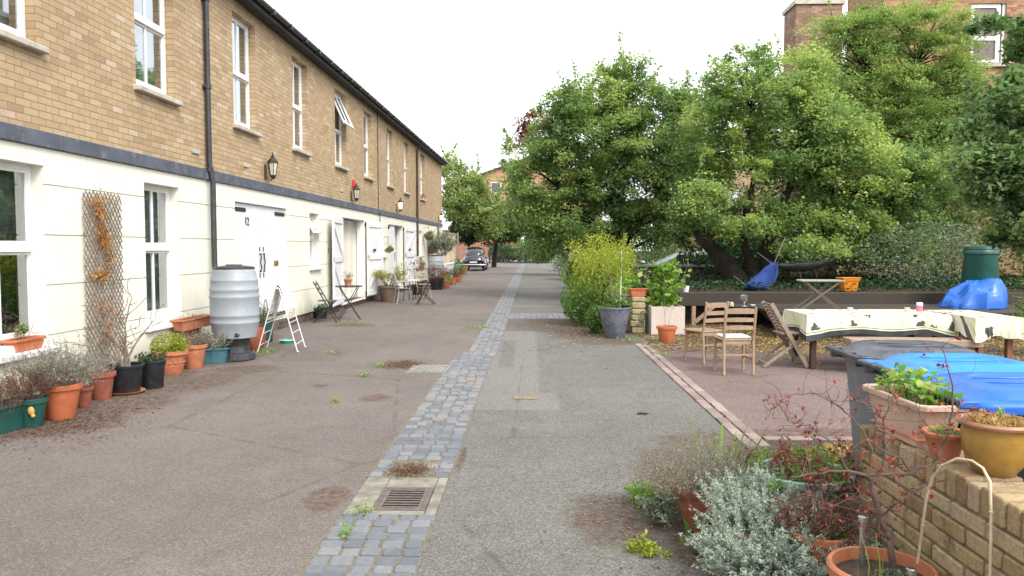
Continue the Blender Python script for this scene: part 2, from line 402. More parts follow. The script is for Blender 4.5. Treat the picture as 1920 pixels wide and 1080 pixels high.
left_dirt = [(-4.2, 6.75, .5, .5), (-4.0, 7.6, .32, .55), (-3.9, 8.9, .35, .7), (-3.75, 9.9, .4, .35), (-4.5, 8, .45, 1.9), (-4.35, 10.8, .5, .6),
             (-1.75, 10.3, .30, .38), (-1.65, 8.0, .16, .22), (-2.45, 8.7, .1, .1), (-3.7, 15.6, .5, .35), (-1.3, 4.75, .13, .25), (-4.75, 12.5, .35, 1.5), (-4.7, 17.5, .3, 1.6), (-4.5, 23, .4, 2.5), (-4.2, 33, .6, 4.5)]
left_moss = [(-3.6, 9.6, .45, .8), (-3.2, 8.8, .4, .5), (-3.75, 15.4, .6, .2), (-2.0, 10.4, .3, .2), (-1.25, 5.6, .12, .6), (-1.2, 12.8, .25, .5), (-4.0, 11.6, .5, .4)]
M['road_left'] = tarmac('red_grey_tarmac', (0.172, 0.146, 0.135), (0.28, 0.24, 0.23), 130, left_dirt, left_moss,
                        dark=[(-3.75, -2.75, 10.6, 11.6)], contrast=0.75)
right_dirt = [(0.62, 4.45, .40, .42), (0.98, 4.2, .25, .8), (1.1, 5.4, .35, .7), (1.45, 6.2, .45, .35), (0.75, 15.8, 1.1, 1.5), (1.3, 14.0, .9, .8), (1.3, 12.9, .6, .4), (1.5, 18.2, .8, 1.2), (-.52, 5.7, .03, .3), (1.7, 24, .5, 5)]
right_moss = [(0.5, 3.98, .45, .08), (0.25, 4.5, .06, .5), (1.2, 15.2, 1.0, .5), (0.6, 16.6, .8, .3), (1.3, 5.7, .4, .6), (0.9, 13.4, .5, .3)]
M['road_right'] = tarmac('grey_aggregate_tarmac', (0.155, 0.149, 0.138), (0.29, 0.27, 0.255), 115, right_dirt, right_moss,
                         light=[(-.60, .10, 8.3, 14.5), (-.60, .29, 7.45, 8.35), (-.6, 1.72, 27, 29), (-.6, 1.72, 20.5, 21.2)],
                         dark=[(-.45, -.24, 10.1, 13.1), (0.28, 1.1, 4.02, 4.9), (.25, 1.72, 13.1, 16.6)], contrast=0.9)
M['patio'] = tarmac('pink_patio_tarmac', (0.185, 0.135, 0.126), (0.30, 0.26, 0.24), 95,
                    [(2.6, 6.5, 1.0, .25), (4.5, 11.9, 3.5, .5), (4.4, 8.6, .5, .4), (6, 10.4, 1.5, .8)], [(3.9, 10.9, .8, .5), (5, 12.0, 2, .3)], contrast=0.75)
def earth():
    t = NT('garden_earth'); p = t.geo()
    c = t.ramp(t.noise(p, 1.3, 6, 0.7), [(0.3, (0.035, 0.045, 0.02)), (0.5, (0.06, 0.045, 0.03)), (0.7, (0.11, 0.08, 0.05))])
    c = t.mix(0.6, c, t.ramp(t.noise(p, 30, 4), [(0.3, 0.4), (0.7, 1.0)]), 'MULTIPLY')
    return t.finish(c, 0.95, t.bump(t.noise(p, 25, 6, 0.7), 0.8, 0.03), spec=0.2)
M['earth'] = earth()
def sheet(name, poly, z, mat, kind='structure', n=None):
    mb = MB(); mb.add([(x, y, z) for x, y in poly], [tuple(range(len(poly)))])
    return tag(mb.build(name, mat), kind=kind)
sheet('ground', [(-150, -40), (150, -40), (150, 350), (-150, 350)], -0.03, M['earth'])
sheet('road', [(-5.6, -4), (-0.83, -4), (-0.83, 92), (-7, 92), (-7, 40), (-5.6, 38)], 0.0, M['road_left'])
sheet('road', [(-0.83, -4), (1.0, -4), (1.0, 3.2), (1.72, 5.6), (1.72, 12.45), (2.6, 12.6), (2.6, 92), (-0.83, 92)], 0.0, M['road_right'])
sheet('patio', [(1.92, 6.42), (9.5, 6.42), (9.5, 12.1), (7, 12.5), (5.0, 12.35), (3.4, 12.6), (1.92, 12.45)], 0.0, M['patio'])

def sett(mb, cx, cy, lx, ly, z0, z1, rot=0.0, tint=0.5, tilt=0.0):
    hx, hy = lx / 2, ly / 2; c = 0.11 * min(lx, ly); vs = []
    for (k, z) in ((1.0, z0), (1.0, z1 - 0.006), (0.9, z1)):
        ex, ey = hx - (0.0 if k == 1 else 0.005), hy - (0.0 if k == 1 else 0.005)
        for (x, y) in ((ex, ey - c), (ex - c, ey), (-ex + c, ey), (-ex, ey - c), (-ex, -ey + c), (-ex + c, -ey), (ex - c, -ey), (ex, -ey + c)):
            xr = x * math.cos(rot) - y * math.sin(rot); yr = x * math.sin(rot) + y * math.cos(rot)
            vs.append((cx + xr, cy + yr, z + (tilt * x if k != 0 else 0)))
    fs = []
    for r in range(2):
        for i in range(8):
            j = (i + 1) % 8; fs.append((r * 8 + i, r * 8 + j, r * 8 + 8 + j, r * 8 + 8 + i))
    fs.append(tuple(range(16, 24))); mb.add(vs, fs, tint)
def settmat(name, stops):
    t = NT(name); p = t.geo()
    c = t.ramp(t.tint(), stops)
    n = t.noise(p, 38, 5, 0.65); c = t.mix(0.6, c, t.ramp(n, [(0.3, 0.62), (0.7, 1.05)]), 'MULTIPLY')
    c = t.mix(t.math('MULTIPLY', t.sstep(t.noise(p, 5, 5, 0.7), 0.55, 0.75), 0.35), c, (0.24, 0.22, 0.18))
    return t.finish(c, 0.7, t.bump(n, 0.4, 0.005), spec=0.35)
M['sett'] = settmat('granite_setts', [(0, (0.115, 0.128, 0.148)), (0.45, (0.165, 0.178, 0.197)), (0.7, (0.22, 0.225, 0.23)), (0.85, (0.225, 0.205, 0.195)), (1, (0.235, 0.175, 0.16))])
M['edging'] = settmat('edging_bricks', [(0, (0.20, 0.15, 0.135)), (0.5, (0.27, 0.205, 0.18)), (1, (0.34, 0.28, 0.245))])
t = NT('joint_sand'); p = t.geo()
M['joint'] = t.finish(t.ramp(t.noise(p, 9, 6, 0.7), [(0.3, (0.07, 0.06, 0.045)), (0.5, (0.17, 0.145, 0.11)), (0.6, (0.10, 0.10, 0.045)), (0.75, (0.33, 0.30, 0.24))]), 0.95, t.bump(t.noise(p, 90, 3), 0.6, 0.004))
strip = MB(); y = 2.6
while y < 74:
    near = y < 11.0
    x0, x1, nn = (-1.125, -0.565, 5) if near else ((-0.95, -0.505, 4) if y > 11.4 else (-1.03, -0.52, 4))
    if 4.44 < y < 5.17 or 9.65 < y < 9.95 and False: y += 0.09; continue
    row = rng.uniform(0.092, 0.125) if y < 30 else rng.uniform(0.10, 0.16)
    ws = rng.uniform(0.8, 1.2, nn); ws *= (x1 - x0) / ws.sum(); xx = x0 + rng.uniform(-.012, .012)
    pink = 0.45 if 6.6 < y < 9.8 else 0.03
    for w in ws:
        tv = rng.uniform(0.7, 0.95) if rng.random() < pink * .7 else rng.uniform(0.0, 0.68)
        if 11 < y: tv = min(1, tv + 0.15)  # far setts tinted lighter, their sky reflection put into the colour
        if not (5.2 < y < 5.55 and -1.02 < xx + w / 2 < -0.72):
            sett(strip, xx + w / 2, y + row / 2 + rng.uniform(-.006, .006), w - rng.uniform(.008, .018), row - rng.uniform(.008, .016), 0.0, rng.uniform(0.009, 0.016), rng.uniform(-.05, .05), tv, rng.uniform(-.03, .03))
        xx += w
    y += row
strip_o = tag(strip.build('cobble_strip', M['sett']), kind='structure')
sheet('cobble_joints', [(-1.14, 2.4), (-0.555, 2.4), (-0.555, 4.43), (-1.14, 4.43)], 0.004, M['joint'])
sheet('cobble_joints', [(-1.14, 5.2), (-0.555, 5.2), (-0.555, 11), (-0.50, 11.2), (-0.50, 75), (-0.96, 75), (-0.96, 11.4), (-1.14, 11)], 0.004, M['joint'])
cross = MB()
for i in range(18):
    xx = -0.45 + i * 0.13
    yy = 17.0
    while yy < 18.3:
        rr = rng.uniform(.11, .17); sett(cross, xx, yy + rr / 2, 0.118, rr - .015, 0.0, rng.uniform(.009, .016), rng.uniform(-.05, .05), rng.uniform(.3, .8)); yy += rr
tag(cross.build('cobble_crossing', M['sett']), kind='structure')
sheet('cobble_joints', [(-0.5, 16.95), (1.9, 16.95), (1.9, 18.4), (-0.5, 18.4)], 0.004, M['joint'])
kerb = MB(); y = 6.05
while y < 12.5:
    for (xx, ww) in ((1.775, .105), (1.885, .105)):
        sett(kerb, xx + rng.uniform(-.004, .004), y + .105 + (0 if xx < 1.8 else .05), ww - .008, .205, 0.0, rng.uniform(.010, .015), rng.uniform(-.02, .02), rng.random())
    y += .212
xx = 1.95
while xx < 6.2:
    sett(kerb, xx + .1, 6.36, .19, .10, 0, .012, rng.uniform(-.03, .03), rng.random() * .5); xx += .205
tag(kerb.build('brick_edging', M['edging']), kind='structure')
# dark planting bed between the road, the patio and the garden wall
sheet('planting_bed', [(0.95, 3.05), (1.62, 3.2), (6.4, 3.2), (6.4, 6.3), (1.95, 6.3), (1.45, 6.05), (1.12, 5.3), (0.98, 4.2)], 0.005, M['soil'])

# drain with cast grate in its concrete surround
M['concrete'] = plain('old_concrete', (0.20, 0.185, 0.15), 0.9, 0.4, 9, bump=0.5, bscale=70, dirt=(0.22, 0.20, 0.15))
M['castiron'] = plain('rusty_iron', (0.13, 0.10, 0.092), 0.7, 0.3, 20, metal=0.2)
M['pit_shade'] = plain('drain_pit_shade', (0.012, 0.012, 0.012), 0.9, 0.2, 9)
sur = MB()
gx0, gx1, gy0, gy1 = -0.965, -0.635, 4.52, 4.95
for b in ((-1.125, gx0, 4.45, 5.18), (gx1, -0.565, 4.45, 5.18), (gx0, gx1, 4.45, gy0), (gx0, gx1, gy1, 5.18)):
    sur.box(b[0] + .002, b[1] - .002, b[2] + .002, b[3] - .002, 0.001, 0.012)
d = thing('drain_grate', 'rusty slotted drain grate in a pale concrete surround on the cobbled strip', 'drain', (0, 0, 0))
sur.build('surround', M['concrete'], d, bevel=.004)
fr = MB()
for b in ((gx0, gx0 + .03, gy0, gy1), (gx1 - .03, gx1, gy0, gy1), (gx0 + .03, gx1 - .03, gy0, gy0 + .03), (gx0 + .03, gx1 - .03, gy1 - .03, gy1)): fr.box(*b, 0.002, 0.018)
for i in range(8):
    yy = gy0 + .03 + (gy1 - gy0 - .06) * (i + .5) / 8
    fr.box(gx0 + .055, gx1 - .055, yy - .009, yy + .009, 0.010, 0.017)
fr.box(gx0 + .03, gx0 + .055, gy0 + .03, gy1 - .03, .004, .017); fr.box(gx1 - .055, gx1 - .03, gy0 + .03, gy1 - .03, .004, .017)
fr.build('grate', M['castiron'], d, bevel=.003)
pit_shade = MB(); pit_shade.add([(gx0, gy0, .003), (gx1, gy0, .003), (gx1, gy1, .003), (gx0, gy1, .003)], [(0, 1, 2, 3)]); pit_shade.build('pit_shade', M['pit_shade'], d)  # flat black sheet, the shade inside the drain put into its colour
c2 = thing('manhole_cover', 'grey ribbed steel access cover set beside the cobbles further up the road', 'cover', (-1.30, 9.95, 0), 0)
mb = MB(); mb.box(-.29, .29, -.33, .33, 0.001, .007); mb.build('frame', M['concrete'], c2)
mb = MB()
for i in range(10):
    mb.beam((-.23 + .047 * i, -.27, .011), (-.20 + .047 * i, .27, .011), .022, .01)
mb.build('ribs', plain('worn_steel', (.27, .26, .24), .5, .2, 9, metal=.3), c2, bevel=.002)
c3 = thing('inspection_cover', 'small square cover with faded yellow paint in the pale tarmac patch', 'cover', (-0.06, 8.05, 0), 0)
mb = MB(); mb.box(-.13, .13, -.08, .08, .001, .008); mb.build('lid', plain('yellowed_cover', (.20, .155, .10), .85, .4, 25, dirt=(.14, .13, .12)), c3, bevel=.003)

M['carglass'] = plain('dark_glass', (.045, .05, .055), .06, .1, 5, bump=0, spec=.9)

# ================================================================ TERRACE on the left (local x = out of the wall, y = along it)
WD = 5.15
ANG = R(-1.0)
terr = thing('terrace_building', 'long two storey mews terrace of yellow brick above cream render on the left', 'building',
             (-WD * math.cos(ANG), -WD * math.sin(ANG), 0), ANG)
TM = Matrix.Translation(terr.location) @ Matrix.Rotation(ANG, 4, 'Z')
def T(x, y, z): return TM @ Vector((x, y, z))
def S(px, py=463):
    d = ray(px, py); n = Vector((math.cos(ANG), math.sin(ANG), 0)); k = -WD / (d.x * n.x + d.y * n.y); q = Vector((0, 0, 0)) + d * k
    return -q.x * math.sin(ANG) + q.y * math.cos(ANG)
YE, ZB, ZT = 38.4, 2.63, 5.72
REC = -0.12
def grid_wall(mb, ys, zs, depth):
    ys = sorted(set(round(v, 4) for v in ys)); zs = sorted(set(round(v, 4) for v in zs))
    ny, nz = len(ys) - 1, len(zs) - 1; BK = -0.32
    D = [[depth((ys[i] + ys[i + 1]) / 2, (zs[j] + zs[j + 1]) / 2) for j in range(nz)] for i in range(ny)]
    for i in range(ny):
        for j in range(nz):
            a, b, c, e = ys[i], ys[i + 1], zs[j], zs[j + 1]; dd = D[i][j]
            if dd is not None: mb.add([(dd, a, c), (dd, b, c), (dd, b, e), (dd, a, e)], [(0, 1, 2, 3)])
            dv = BK if dd is None else dd
            for (ii, jj, q) in ((i + 1, j, 'y'), (i, j + 1, 'z')):
                if ii < ny and jj < nz: d2 = BK if D[ii][jj] is None else D[ii][jj]
                else: d2 = BK
                if abs(d2 - dv) > 1e-6:
                    if q == 'y': mb.add([(dv, b, c), (d2, b, c), (d2, b, e), (dv, b, e)], [(0, 1, 2, 3)])
                    else: mb.add([(dv, a, e), (d2, a, e), (d2, b, e), (dv, b, e)], [(0, 1, 2, 3)])
            if j == 0: mb.add([(dv, a, c), (BK, a, c), (BK, b, c), (dv, b, c)], [(0, 1, 2, 3)])
UW = [(3.6, 4.6), (S(83) - 1.0, S(83))] + [(S(a), S(b)) for a, b in ((263, 335), (443, 485), (552.2, 580), (630.8, 651), (684.4, 698.8), (726.8, 737.7), (758.7, 767.3), (789, 796.8))]
UZ0, UZ1 = 3.65, 5.52
up = MB()
def updepth(y, z):
    for a, b in UW:
        if a < y < b and UZ0 < z < UZ1: return None
    return 0.0
grid_wall(up, [-3, YE] + [v for w in UW for v in w], [2.79, UZ0, UZ1, ZT], updepth)
up.add([(0, YE, 0), (-7, YE, 0), (-7, YE, ZT), (0, YE, ZT)], [(0, 1, 2, 3)])
up.build('brick_wall', M['brick'], terr)
GW = [(S(86, 500) - 1.02, S(86, 500), .58, 2.44), (S(272, 500), S(337, 500), .58, 2.44), (3.5, 4.5, .58, 2.44), (S(580), S(597.5), 1.17, 2.36), (23.95, 24.4, 1.3, 2.2), (31.3, 31.95, 1.25, 2.3), (34.2, 35.1, 1.0, 2.35)]
GD = [(S(441, 500), S(537, 500)), (S(637), S(683)), (S(728), S(754.6))]
DZ0, DZ1 = .18, 2.41
grooves = [.69, 1.21, 1.73, 2.25]
def lodepth(y, z):
    for a, b, c, e in GW:
        if a < y < b and c < z < e: return None
    for a, b in GD:
        if a < y < b and DZ0 < z < DZ1: return None
    for g in grooves:
        if abs(z - g) < .006: return -.012
    return 0.012
lo = MB()
zs = [.03, DZ0, 2.62, .58, 2.44, DZ1, 1.17, 2.36, 1.3, 2.2, 1.25, 2.3, 1.0, 2.35]
for g in grooves: zs += [g - .006, g + .006]
grid_wall(lo, [-3, 12.1] + [v for w in GW[:3] for v in w[:2]], zs, lodepth)
lo2 = [z for z in zs if z >= DZ0]
grid_wall(lo, [12.1, YE - .02] + [v for w in GW[3:] for v in w[:2]] + [v for w in GD for v in w], lo2, lodepth)
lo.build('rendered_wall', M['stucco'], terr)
pl = MB(); pl.box(-.3, -.02, 12.1, YE - .03, -.05, .18); pl.build('plinth', M['brick_dark'], terr)
bd = MB(); y = -3
while y < YE:
    y2 = min(y + 1.22, YE); bd.box(-.05, .05, y + .004, y2 - .004, 2.624, 2.786, tint=random.random()); y = y2
bd.build('slate_band', M['slate'], terr, bevel=.006)
# inner shell behind openings, the rooms' dimness put into its dark colour
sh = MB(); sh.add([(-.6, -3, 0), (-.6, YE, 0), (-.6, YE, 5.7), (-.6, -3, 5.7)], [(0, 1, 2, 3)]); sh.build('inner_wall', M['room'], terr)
rf = MB()
rf.box(-.3, .20, -3.2, YE + .12, ZT + .002, ZT + .03)                       # soffit
rf.box(.20, .225, -3.2, YE + .12, ZT - .02, ZT + .17)                       # fascia
rf.add([(.24, -3.2, ZT + .17), (.24, YE + .12, ZT + .17), (-4.0, YE + .12, ZT + 2.2), (-4.0, -3.2, ZT + 2.2)], [(0, 1, 2, 3)])
rf.add([(.22, YE + .1, ZT + .03), (.24, YE + .1, ZT + .17), (-4.0, YE + .1, ZT + 2.2), (-4, YE + .1, ZT + .03)], [(0, 1, 2, 3)])
rf.build('roof', M['roof'], terr)
gt = MB(); N = 7; pts = [(.285 - .058 * math.cos(math.pi * k / N), ZT + .12 - .065 * math.sin(math.pi * k / N)) for k in range(N + 1)]
vs = [(x, yy, z) for yy in (-3.2, YE + .1) for x, z in pts]
gt.add(vs, [(k, k + 1, N + 2 + k, N + 1 + k) for k in range(N)])
y = -2.0
while y < YE: gt.box(.222, .35, y, y + .05, ZT + .035, ZT + .125); y += .92
gt.build('gutter', M['blackpl'], terr)

def window(y0, y1, z0, z1, tz, cur, opened=0, mid=True, ground=False, low=True):
    f = MB(); w = .055; xa, xb = REC - .05, REC
    fb = z0 + (.07 if ground else .03)
    f.box(xa, xb, y0, y0 + w, fb, z1); f.box(xa, xb, y1 - w, y1, fb, z1)
    f.box(xa, xb, y0 + w, y1 - w, z1 - w, z1); f.box(xa, xb, y0 + w, y1 - w, fb, fb + .07)
    if tz: f.box(xa, xb + .004, y0 + w, y1 - w, tz - .035, tz + .035); f.box(xa - .01, xb + .03, y0 + w, y1 - w, tz - .045, tz - .03)
    ym = (y0 + y1) / 2
    if mid and not opened:
        f.box(xa + .01, xb - .008, ym - .018, ym + .018, fb + .07, z1 - w)
    elif mid: f.box(xa + .01, xb - .008, ym - .018, ym + .018, fb + .07, tz - .045)
    # inner sash edges
    if tz:
        for (za, zb) in ((fb + .07, tz - .045), (tz + .035, z1 - w)):
            if opened and za > tz: continue
            f.box(xa + .008, xb - .006, y0 + w, y0 + w + .03, za, zb); f.box(xa + .008, xb - .006, y1 - w - .03, y1 - w, za, zb)
            f.box(xa + .008, xb - .006, y0 + w + .03, y1 - w - .03, za, za + .03); f.box(xa + .008, xb - .006, y0 + w + .03, y1 - w - .03, zb - .03, zb)
    win = f.build('window', M['white'], terr, bevel=.004)
    g = MB(); xg = (xa + xb) / 2
    if opened:
        g.add([(xg, y0 + w, fb + .07), (xg, y1 - w, fb + .07), (xg, y1 - w, tz - .04), (xg, y0 + w, tz - .04)], [(0, 1, 2, 3)])
        # top hung casement swung outward
        zt = z1 - w - .005; hh = zt - tz - .03
        MM = Matrix.Translation((xb, 0, zt)) @ Matrix.Rotation(-opened, 4, 'Y')
        cs = MB(); a, b = y0 + w + .005, y1 - w - .005
        for bx in ((-.04, 0, a, a + .05, -hh, 0), (-.04, 0, b - .05, b, -hh, 0), (-.04, 0, a + .05, b - .05, -.05, 0), (-.04, 0, a + .05, b - .05, -hh, -hh + .06), (-.035, -.006, ym - .018, ym + .018, -hh + .06, -.05)):
            cs.box(*bx, M=MM)
        cs.build('casement', M['white'], win, bevel=.004)
        g.add([MM @ Vector(v) for v in ((-.02, a, -hh + .03), (-.02, b, -hh + .03), (-.02, b, -.02), (-.02, a, -.02))], [(0, 1, 2, 3)])
    else:
        g.add([(xg, y0 + w, fb + .05), (xg, y1 - w, fb + .05), (xg, y1 - w, z1 - w), (xg, y0 + w, z1 - w)], [(0, 1, 2, 3)])
    g.build('pane', M['glass'], win)
    if cur:
        c = MB(); n = 22; vs = []; xs = -.27
        for k in range(n + 1):
            yy = y0 + (y1 - y0) * k / n; xx = xs + (.012 * math.sin(k * 2.4) if cur != 'blind' else 0)
            vs += [(xx, yy, fb if low else tz), (xx, yy, z1)]
        c.add(vs, [(2 * k, 2 * k + 2, 2 * k + 3, 2 * k + 1) for k in range(n)]); c.build('curtain', M[cur], win)
    s = MB(); s.box(REC - .01, .085, y0 - .07, y1 + .07, z0 - .075, z0 - .005)
    sm = M['white'] if ground else M['sill']
    if ground: s.box(REC - .01, .02, y0 + .002, y1 - .002, z0 - .005, z0 + .07)
    s.build('sill', sm, win, bevel=.012)
    return win
curs = ['blind', 'blind', 'blind', 'blind', 'blind2', 'blind2', 'blind', 'blind2', 'blind', 'blind2']
for k, (a, b) in enumerate(UW):
    window(a, b, UZ0, UZ1, 4.57, curs[k], opened=R(24) if k == 5 else 0)
for k, (a, b, c, e) in enumerate(GW):
    if k < 3: window(a, b, c, e, 1.60, 'blind2' if k == 0 else 'blind', ground=True, low=(k == 1))
    elif k == 3: window(a, b, c, e, 1.83, 'cream', opened=R(32), ground=True)
    else: window(a, b, c, e, (c + e) / 2, 'cream', mid=False)

# ---- doors
def strap(mb, y0, y1, z, x=0.03):
    mb.box(x - .004, x + .008, y0, y1, z - .03, z + .03)
def leaf(hy, width, dirn, ang, brace=True, dz0=DZ0 + .01, dz1=DZ1 - .05, xoff=-0.03, handles=False):
    """door leaf hinged at y=hy; dirn +1 extends towards +y when closed; ang swings it outward"""
    m = MB(); n = 9; bw = width / n; h = dz1 - dz0
    def bx(x0, x1, a, b, z0, z1, mb=m): mb.box(x0, x1, min(a * dirn, b * dirn), max(a * dirn, b * dirn), z0, z1)
    for k in range(n): bx(-.022, 0.0, k * bw + .003, (k + 1) * bw - .003, 0, h)
    bx(-.020, -.004, 0.002, width - .002, .002, h - .002)
    if brace:                                                    # ledges and braces on the inner face
        X0, X1 = -.052, -.022
        for (a, b) in ((0.03, .17), (h * .52 - .07, h * .52 + .07), (h - .17, h - .03)): bx(X0, X1, .01, width - .01, a, b)
        bx(X0, X1, .01, .10, .17, h - .17); bx(X0, X1, width - .10, width - .01, .17, h - .17)
        for (a, b) in ((.17, h * .52 - .07), (h * .52 + .07, h - .17)):
            m.beam((-.036, .10 * dirn, a + .04), (-.036, (width - .10) * dirn, b - .04), .10, .026, up=(1, 0, 0))
    o = m.build('door', M['whitewood'], terr, bevel=.0025)
    o.location = (xoff, hy, dz0); o.rotation_euler = (0, 0, -ang * dirn)
    return o
# door pair with the painted number
a, b = GD[0]; w2 = (b - a) / 2
dl = leaf(a, w2 - .004, 1, 0, False); dr = leaf(b, w2 - .004, -1, 0, False)
for o_, dn in ((dl, 1), (dr, -1)):
    h = MB(); y_ = (w2 - .09) * dn
    pts = [(.03, y_ + .02 * dn * math.sin(k * 1.3), .98 + k * .045) for k in range(8)]
    h.tube(pts, [.006, .011, .013, .011, .012, .013, .011, .006], 6)
    h.ball((.02, y_, .98), .02); h.ball((.02, y_, 1.29), .02); h.box(.0, .012, y_ - .012, y_ + .012, 1.34, 1.42); h.box(0, .012, y_ - .012, y_ + .012, .86, .94)
    h.build('handle', M['iron'], o_, smooth=True)
    for z in (2.06, .12):
        hg = MB(); hg.box(.0, .012, min(0, .55 * dn), max(0, .55 * dn), z - .035, z + .035); hg.box(-.02, .03, -.03 * dn - .02, -.03 * dn + .02, z - .06, z + .06)
        hg.build('hinge', M['iron'], o_, bevel=.003)
lb = MB(); lb.box(0, .012, -.62, -.40, 1.06, 1.16); lb.box(.012, .02, -.60, -.42, 1.08, 1.14); lb.build('letterbox', M['brass'], dr, bevel=.003)
lb = MB(); lb.box(0, .02, -.60, -.50, .22, .46); lb.build('notice_plate', plain('yellow_plate', (.6, .52, .2), .5, .1, 5), dr)
def textpart(body, size, mat, parent, loc, rot, name='number'):
    cu = bpy.data.curves.new(name, 'FONT'); cu.body = body; cu.size = size; cu.extrude = .004; cu.align_x = 'CENTER'
    tmp = bpy.data.objects.new(name + '_c', cu); col.objects.link(tmp)
    bpy.context.view_layer.update()
    me = bpy.data.meshes.new_from_object(tmp.evaluated_get(bpy.context.evaluated_depsgraph_get()))
    bpy.data.objects.remove(tmp); me.materials.clear(); me.materials.append(mat)
    o = bpy.data.objects.new(name, me); col.objects.link(o); o.parent = parent; o.location = loc; o.rotation_euler = rot
    return o
textpart('12', .20, M['iron'], dl, (.008, .60, 1.80), (R(90), 0, R(90)))
textpart('1', .16, M['iron'], terr, (.02, 18.0, 1.48), (R(90), 0, R(90)))
# door frames with white timber lintels and the glazed screens inside the two open ones
for k, (a, b) in enumerate(GD):
    f = MB()
    f.box(-.16, .02, a + .002, b - .002, DZ1 - .045, DZ1 - .002)
    if k: f.box(-.2, -.08, a + .002, a + .06, DZ0, DZ1 - .045); f.box(-.2, -.08, b - .06, b - .002, DZ0, DZ1 - .045); f.box(-.28, .04, a + .01, b - .01, DZ0 - .05, DZ0 - .005)
    f.build('door_frame', M['whitewood'], terr, bevel=.004)
def strapset(hy, dn, nm='hinge'):
    for z in (2.30, .30):
        hg = MB(); hg.box(.012, .05, hy - .035, hy + .035, z - .09, z + .03)
        if dn: hg.box(.012, .03, hy, hy + .25 * dn, z - .03, z + .03)
        hg.build(nm, M['iron'], terr, bevel=.003)
a1, b1 = GD[1]; a2, b2 = GD[2]
strapset(b1 + .07, 0); strapset(a2 - .05, 1); strapset(b2 + .07, 0); strapset(a1 - .07, 0)
L2 = leaf(a1, 1.28, 1, R(175), True, xoff=.05); R2 = leaf(b1 + .02, 1.28, -1, R(172), True, xoff=.06)
L3 = leaf(a2, 1.26, 1, 0, False); R3 = leaf(b2 + .02, 1.28, -1, R(172), True, xoff=.06)
for o_, dn in ((R2, -1), (R3, -1)):
    lb = MB(); lb.box(-.066, -.052, .52 * dn - .09, .52 * dn + .09, 1.30, 1.37); lb.build('letterbox', M['iron'], o_, bevel=.003)
hm = MB(); hm.tube([(.03, 1.12 + .02 * math.sin(k * 1.3), .95 + k * .045) for k in range(8)], [.006, .011, .013, .011, .012, .013, .011, .006], 6); hm.build('handle', M['iron'], L3, smooth=True)
def screen(a, b, panels):
    """glazed screen set back inside an open doorway"""
    s = MB(); x0, x1 = -.34, -.28; ys = [a]
    for w, k in panels: ys.append(ys[-1] + w * (b - a))
    for i, (w, k) in enumerate(panels):
        y0, y1 = ys[i], ys[i + 1]
        s.box(x0, x1, y0, y0 + .045, DZ0, DZ1 - .05); s.box(x0, x1, y1 - .045, y1, DZ0, DZ1 - .05)
        s.box(x0, x1, y0 + .045, y1 - .045, DZ1 - .14, DZ1 - .05); s.box(x0, x1, y0 + .045, y1 - .045, DZ0, DZ0 + (.42 if k == 'g' else .1))
    f = s.build('glazed_screen', M['whitewood'], terr, bevel=.004)
    g = MB(); c = MB()
    for i, (w, k) in enumerate(panels):
        y0, y1 = ys[i] + .04, ys[i + 1] - .04; xx = -.31
        q = [(xx, y0, DZ0 + .1), (xx, y1, DZ0 + .1), (xx, y1, DZ1 - .13), (xx, y0, DZ1 - .13)]
        (g if k == 'g' else c).add(q, [(0, 1, 2, 3)])
    if g.v: g.build('pane', M['carglass'], f)
    if c.v: c.build('panel', M['cream'], f)
screen(*GD[1], [(.24, 'g'), (.20, 'g'), (.34, 'c'), (.22, 'c')]); screen(*GD[2], [(.3, 'g'), (.2, 'c'), (.3, 'g'), (.2, 'c')])

# ---- pipes, cable, vent bricks
dp = MB(); dy = S(388.5)
dp.tube([(.06, dy, ZT + .02), (.06, dy, 2.9)], .042, 12); dp.tube([(.06, dy, 2.9), (.10, dy + .02, 2.6), (.10, dy + .02, 1.35), (.14, dy, 1.05), (.30, dy, .95)], .042, 12)
for z in (5.3, 4.0, 2.75): dp.lathe([(.055, 0), (.055, .06)], (.06, dy, z), 12); dp.box(0.012, .06, dy - .07, dy + .07, z + .01, z + .05)
dp.build('downpipe', M['blackpl'], terr, smooth=True)
dp = MB(); dy = S(780.5)
dp.tube([(.24, dy, ZT + .06), (.06, dy, ZT - .25), (.06, dy, 1.25)], .042, 12)
for z in (5.2, 4.0, 2.9, 1.8): dp.lathe([(.055, 0), (.055, .06)], (.06, dy, z), 12)
dp.build('downpipe', plain('brown_pipe', (.06, .035, .03), .5, .2, 6), terr, smooth=True)
cb = MB(); cb.tube([(.012, S(709.5), ZT), (.012, S(709.5), 2.8), (.06, S(709.5), 2.7), (.03, S(709.5), .3)], .013, 6); cb.build('cable', M['iron'], terr)
pst = MB(); pst.box(.014, .09, S(836 - 16.5), S(836 - 16.5) + .09, 1.5, 2.75); pst.build('timber_batten', woodmat('red_batten', (.22, .12, .09)), terr)
for (px, z) in ((370, 3.02), (464, 3.02), (641, 3.05), (806, 3.0)):
    vb = MB(); yy = S(px); vb.box(-.01, .022, yy - .11, yy + .11, z - .035, z + .035)
    vb.build('air_brick', M['sill'], terr, bevel=.003)
al = thing('alarm_box', 'small red alarm box on the brick wall above the second lantern', 'alarm', T(0, S(662.5), 3.32), ANG)
mb = MB(); mb.box(.002, .07, -.07, .07, -.09, .09); mb.box(.07, .085, -.05, .05, -.06, .06); mb.build('housing', plain('red_plastic', (.55, .03, .03), .4, .1, 5), al, bevel=.01)
mb = MB(); mb.box(.085, .09, -.03, .03, -.02, .02); mb.build('sounder_grille', M['white'], al)

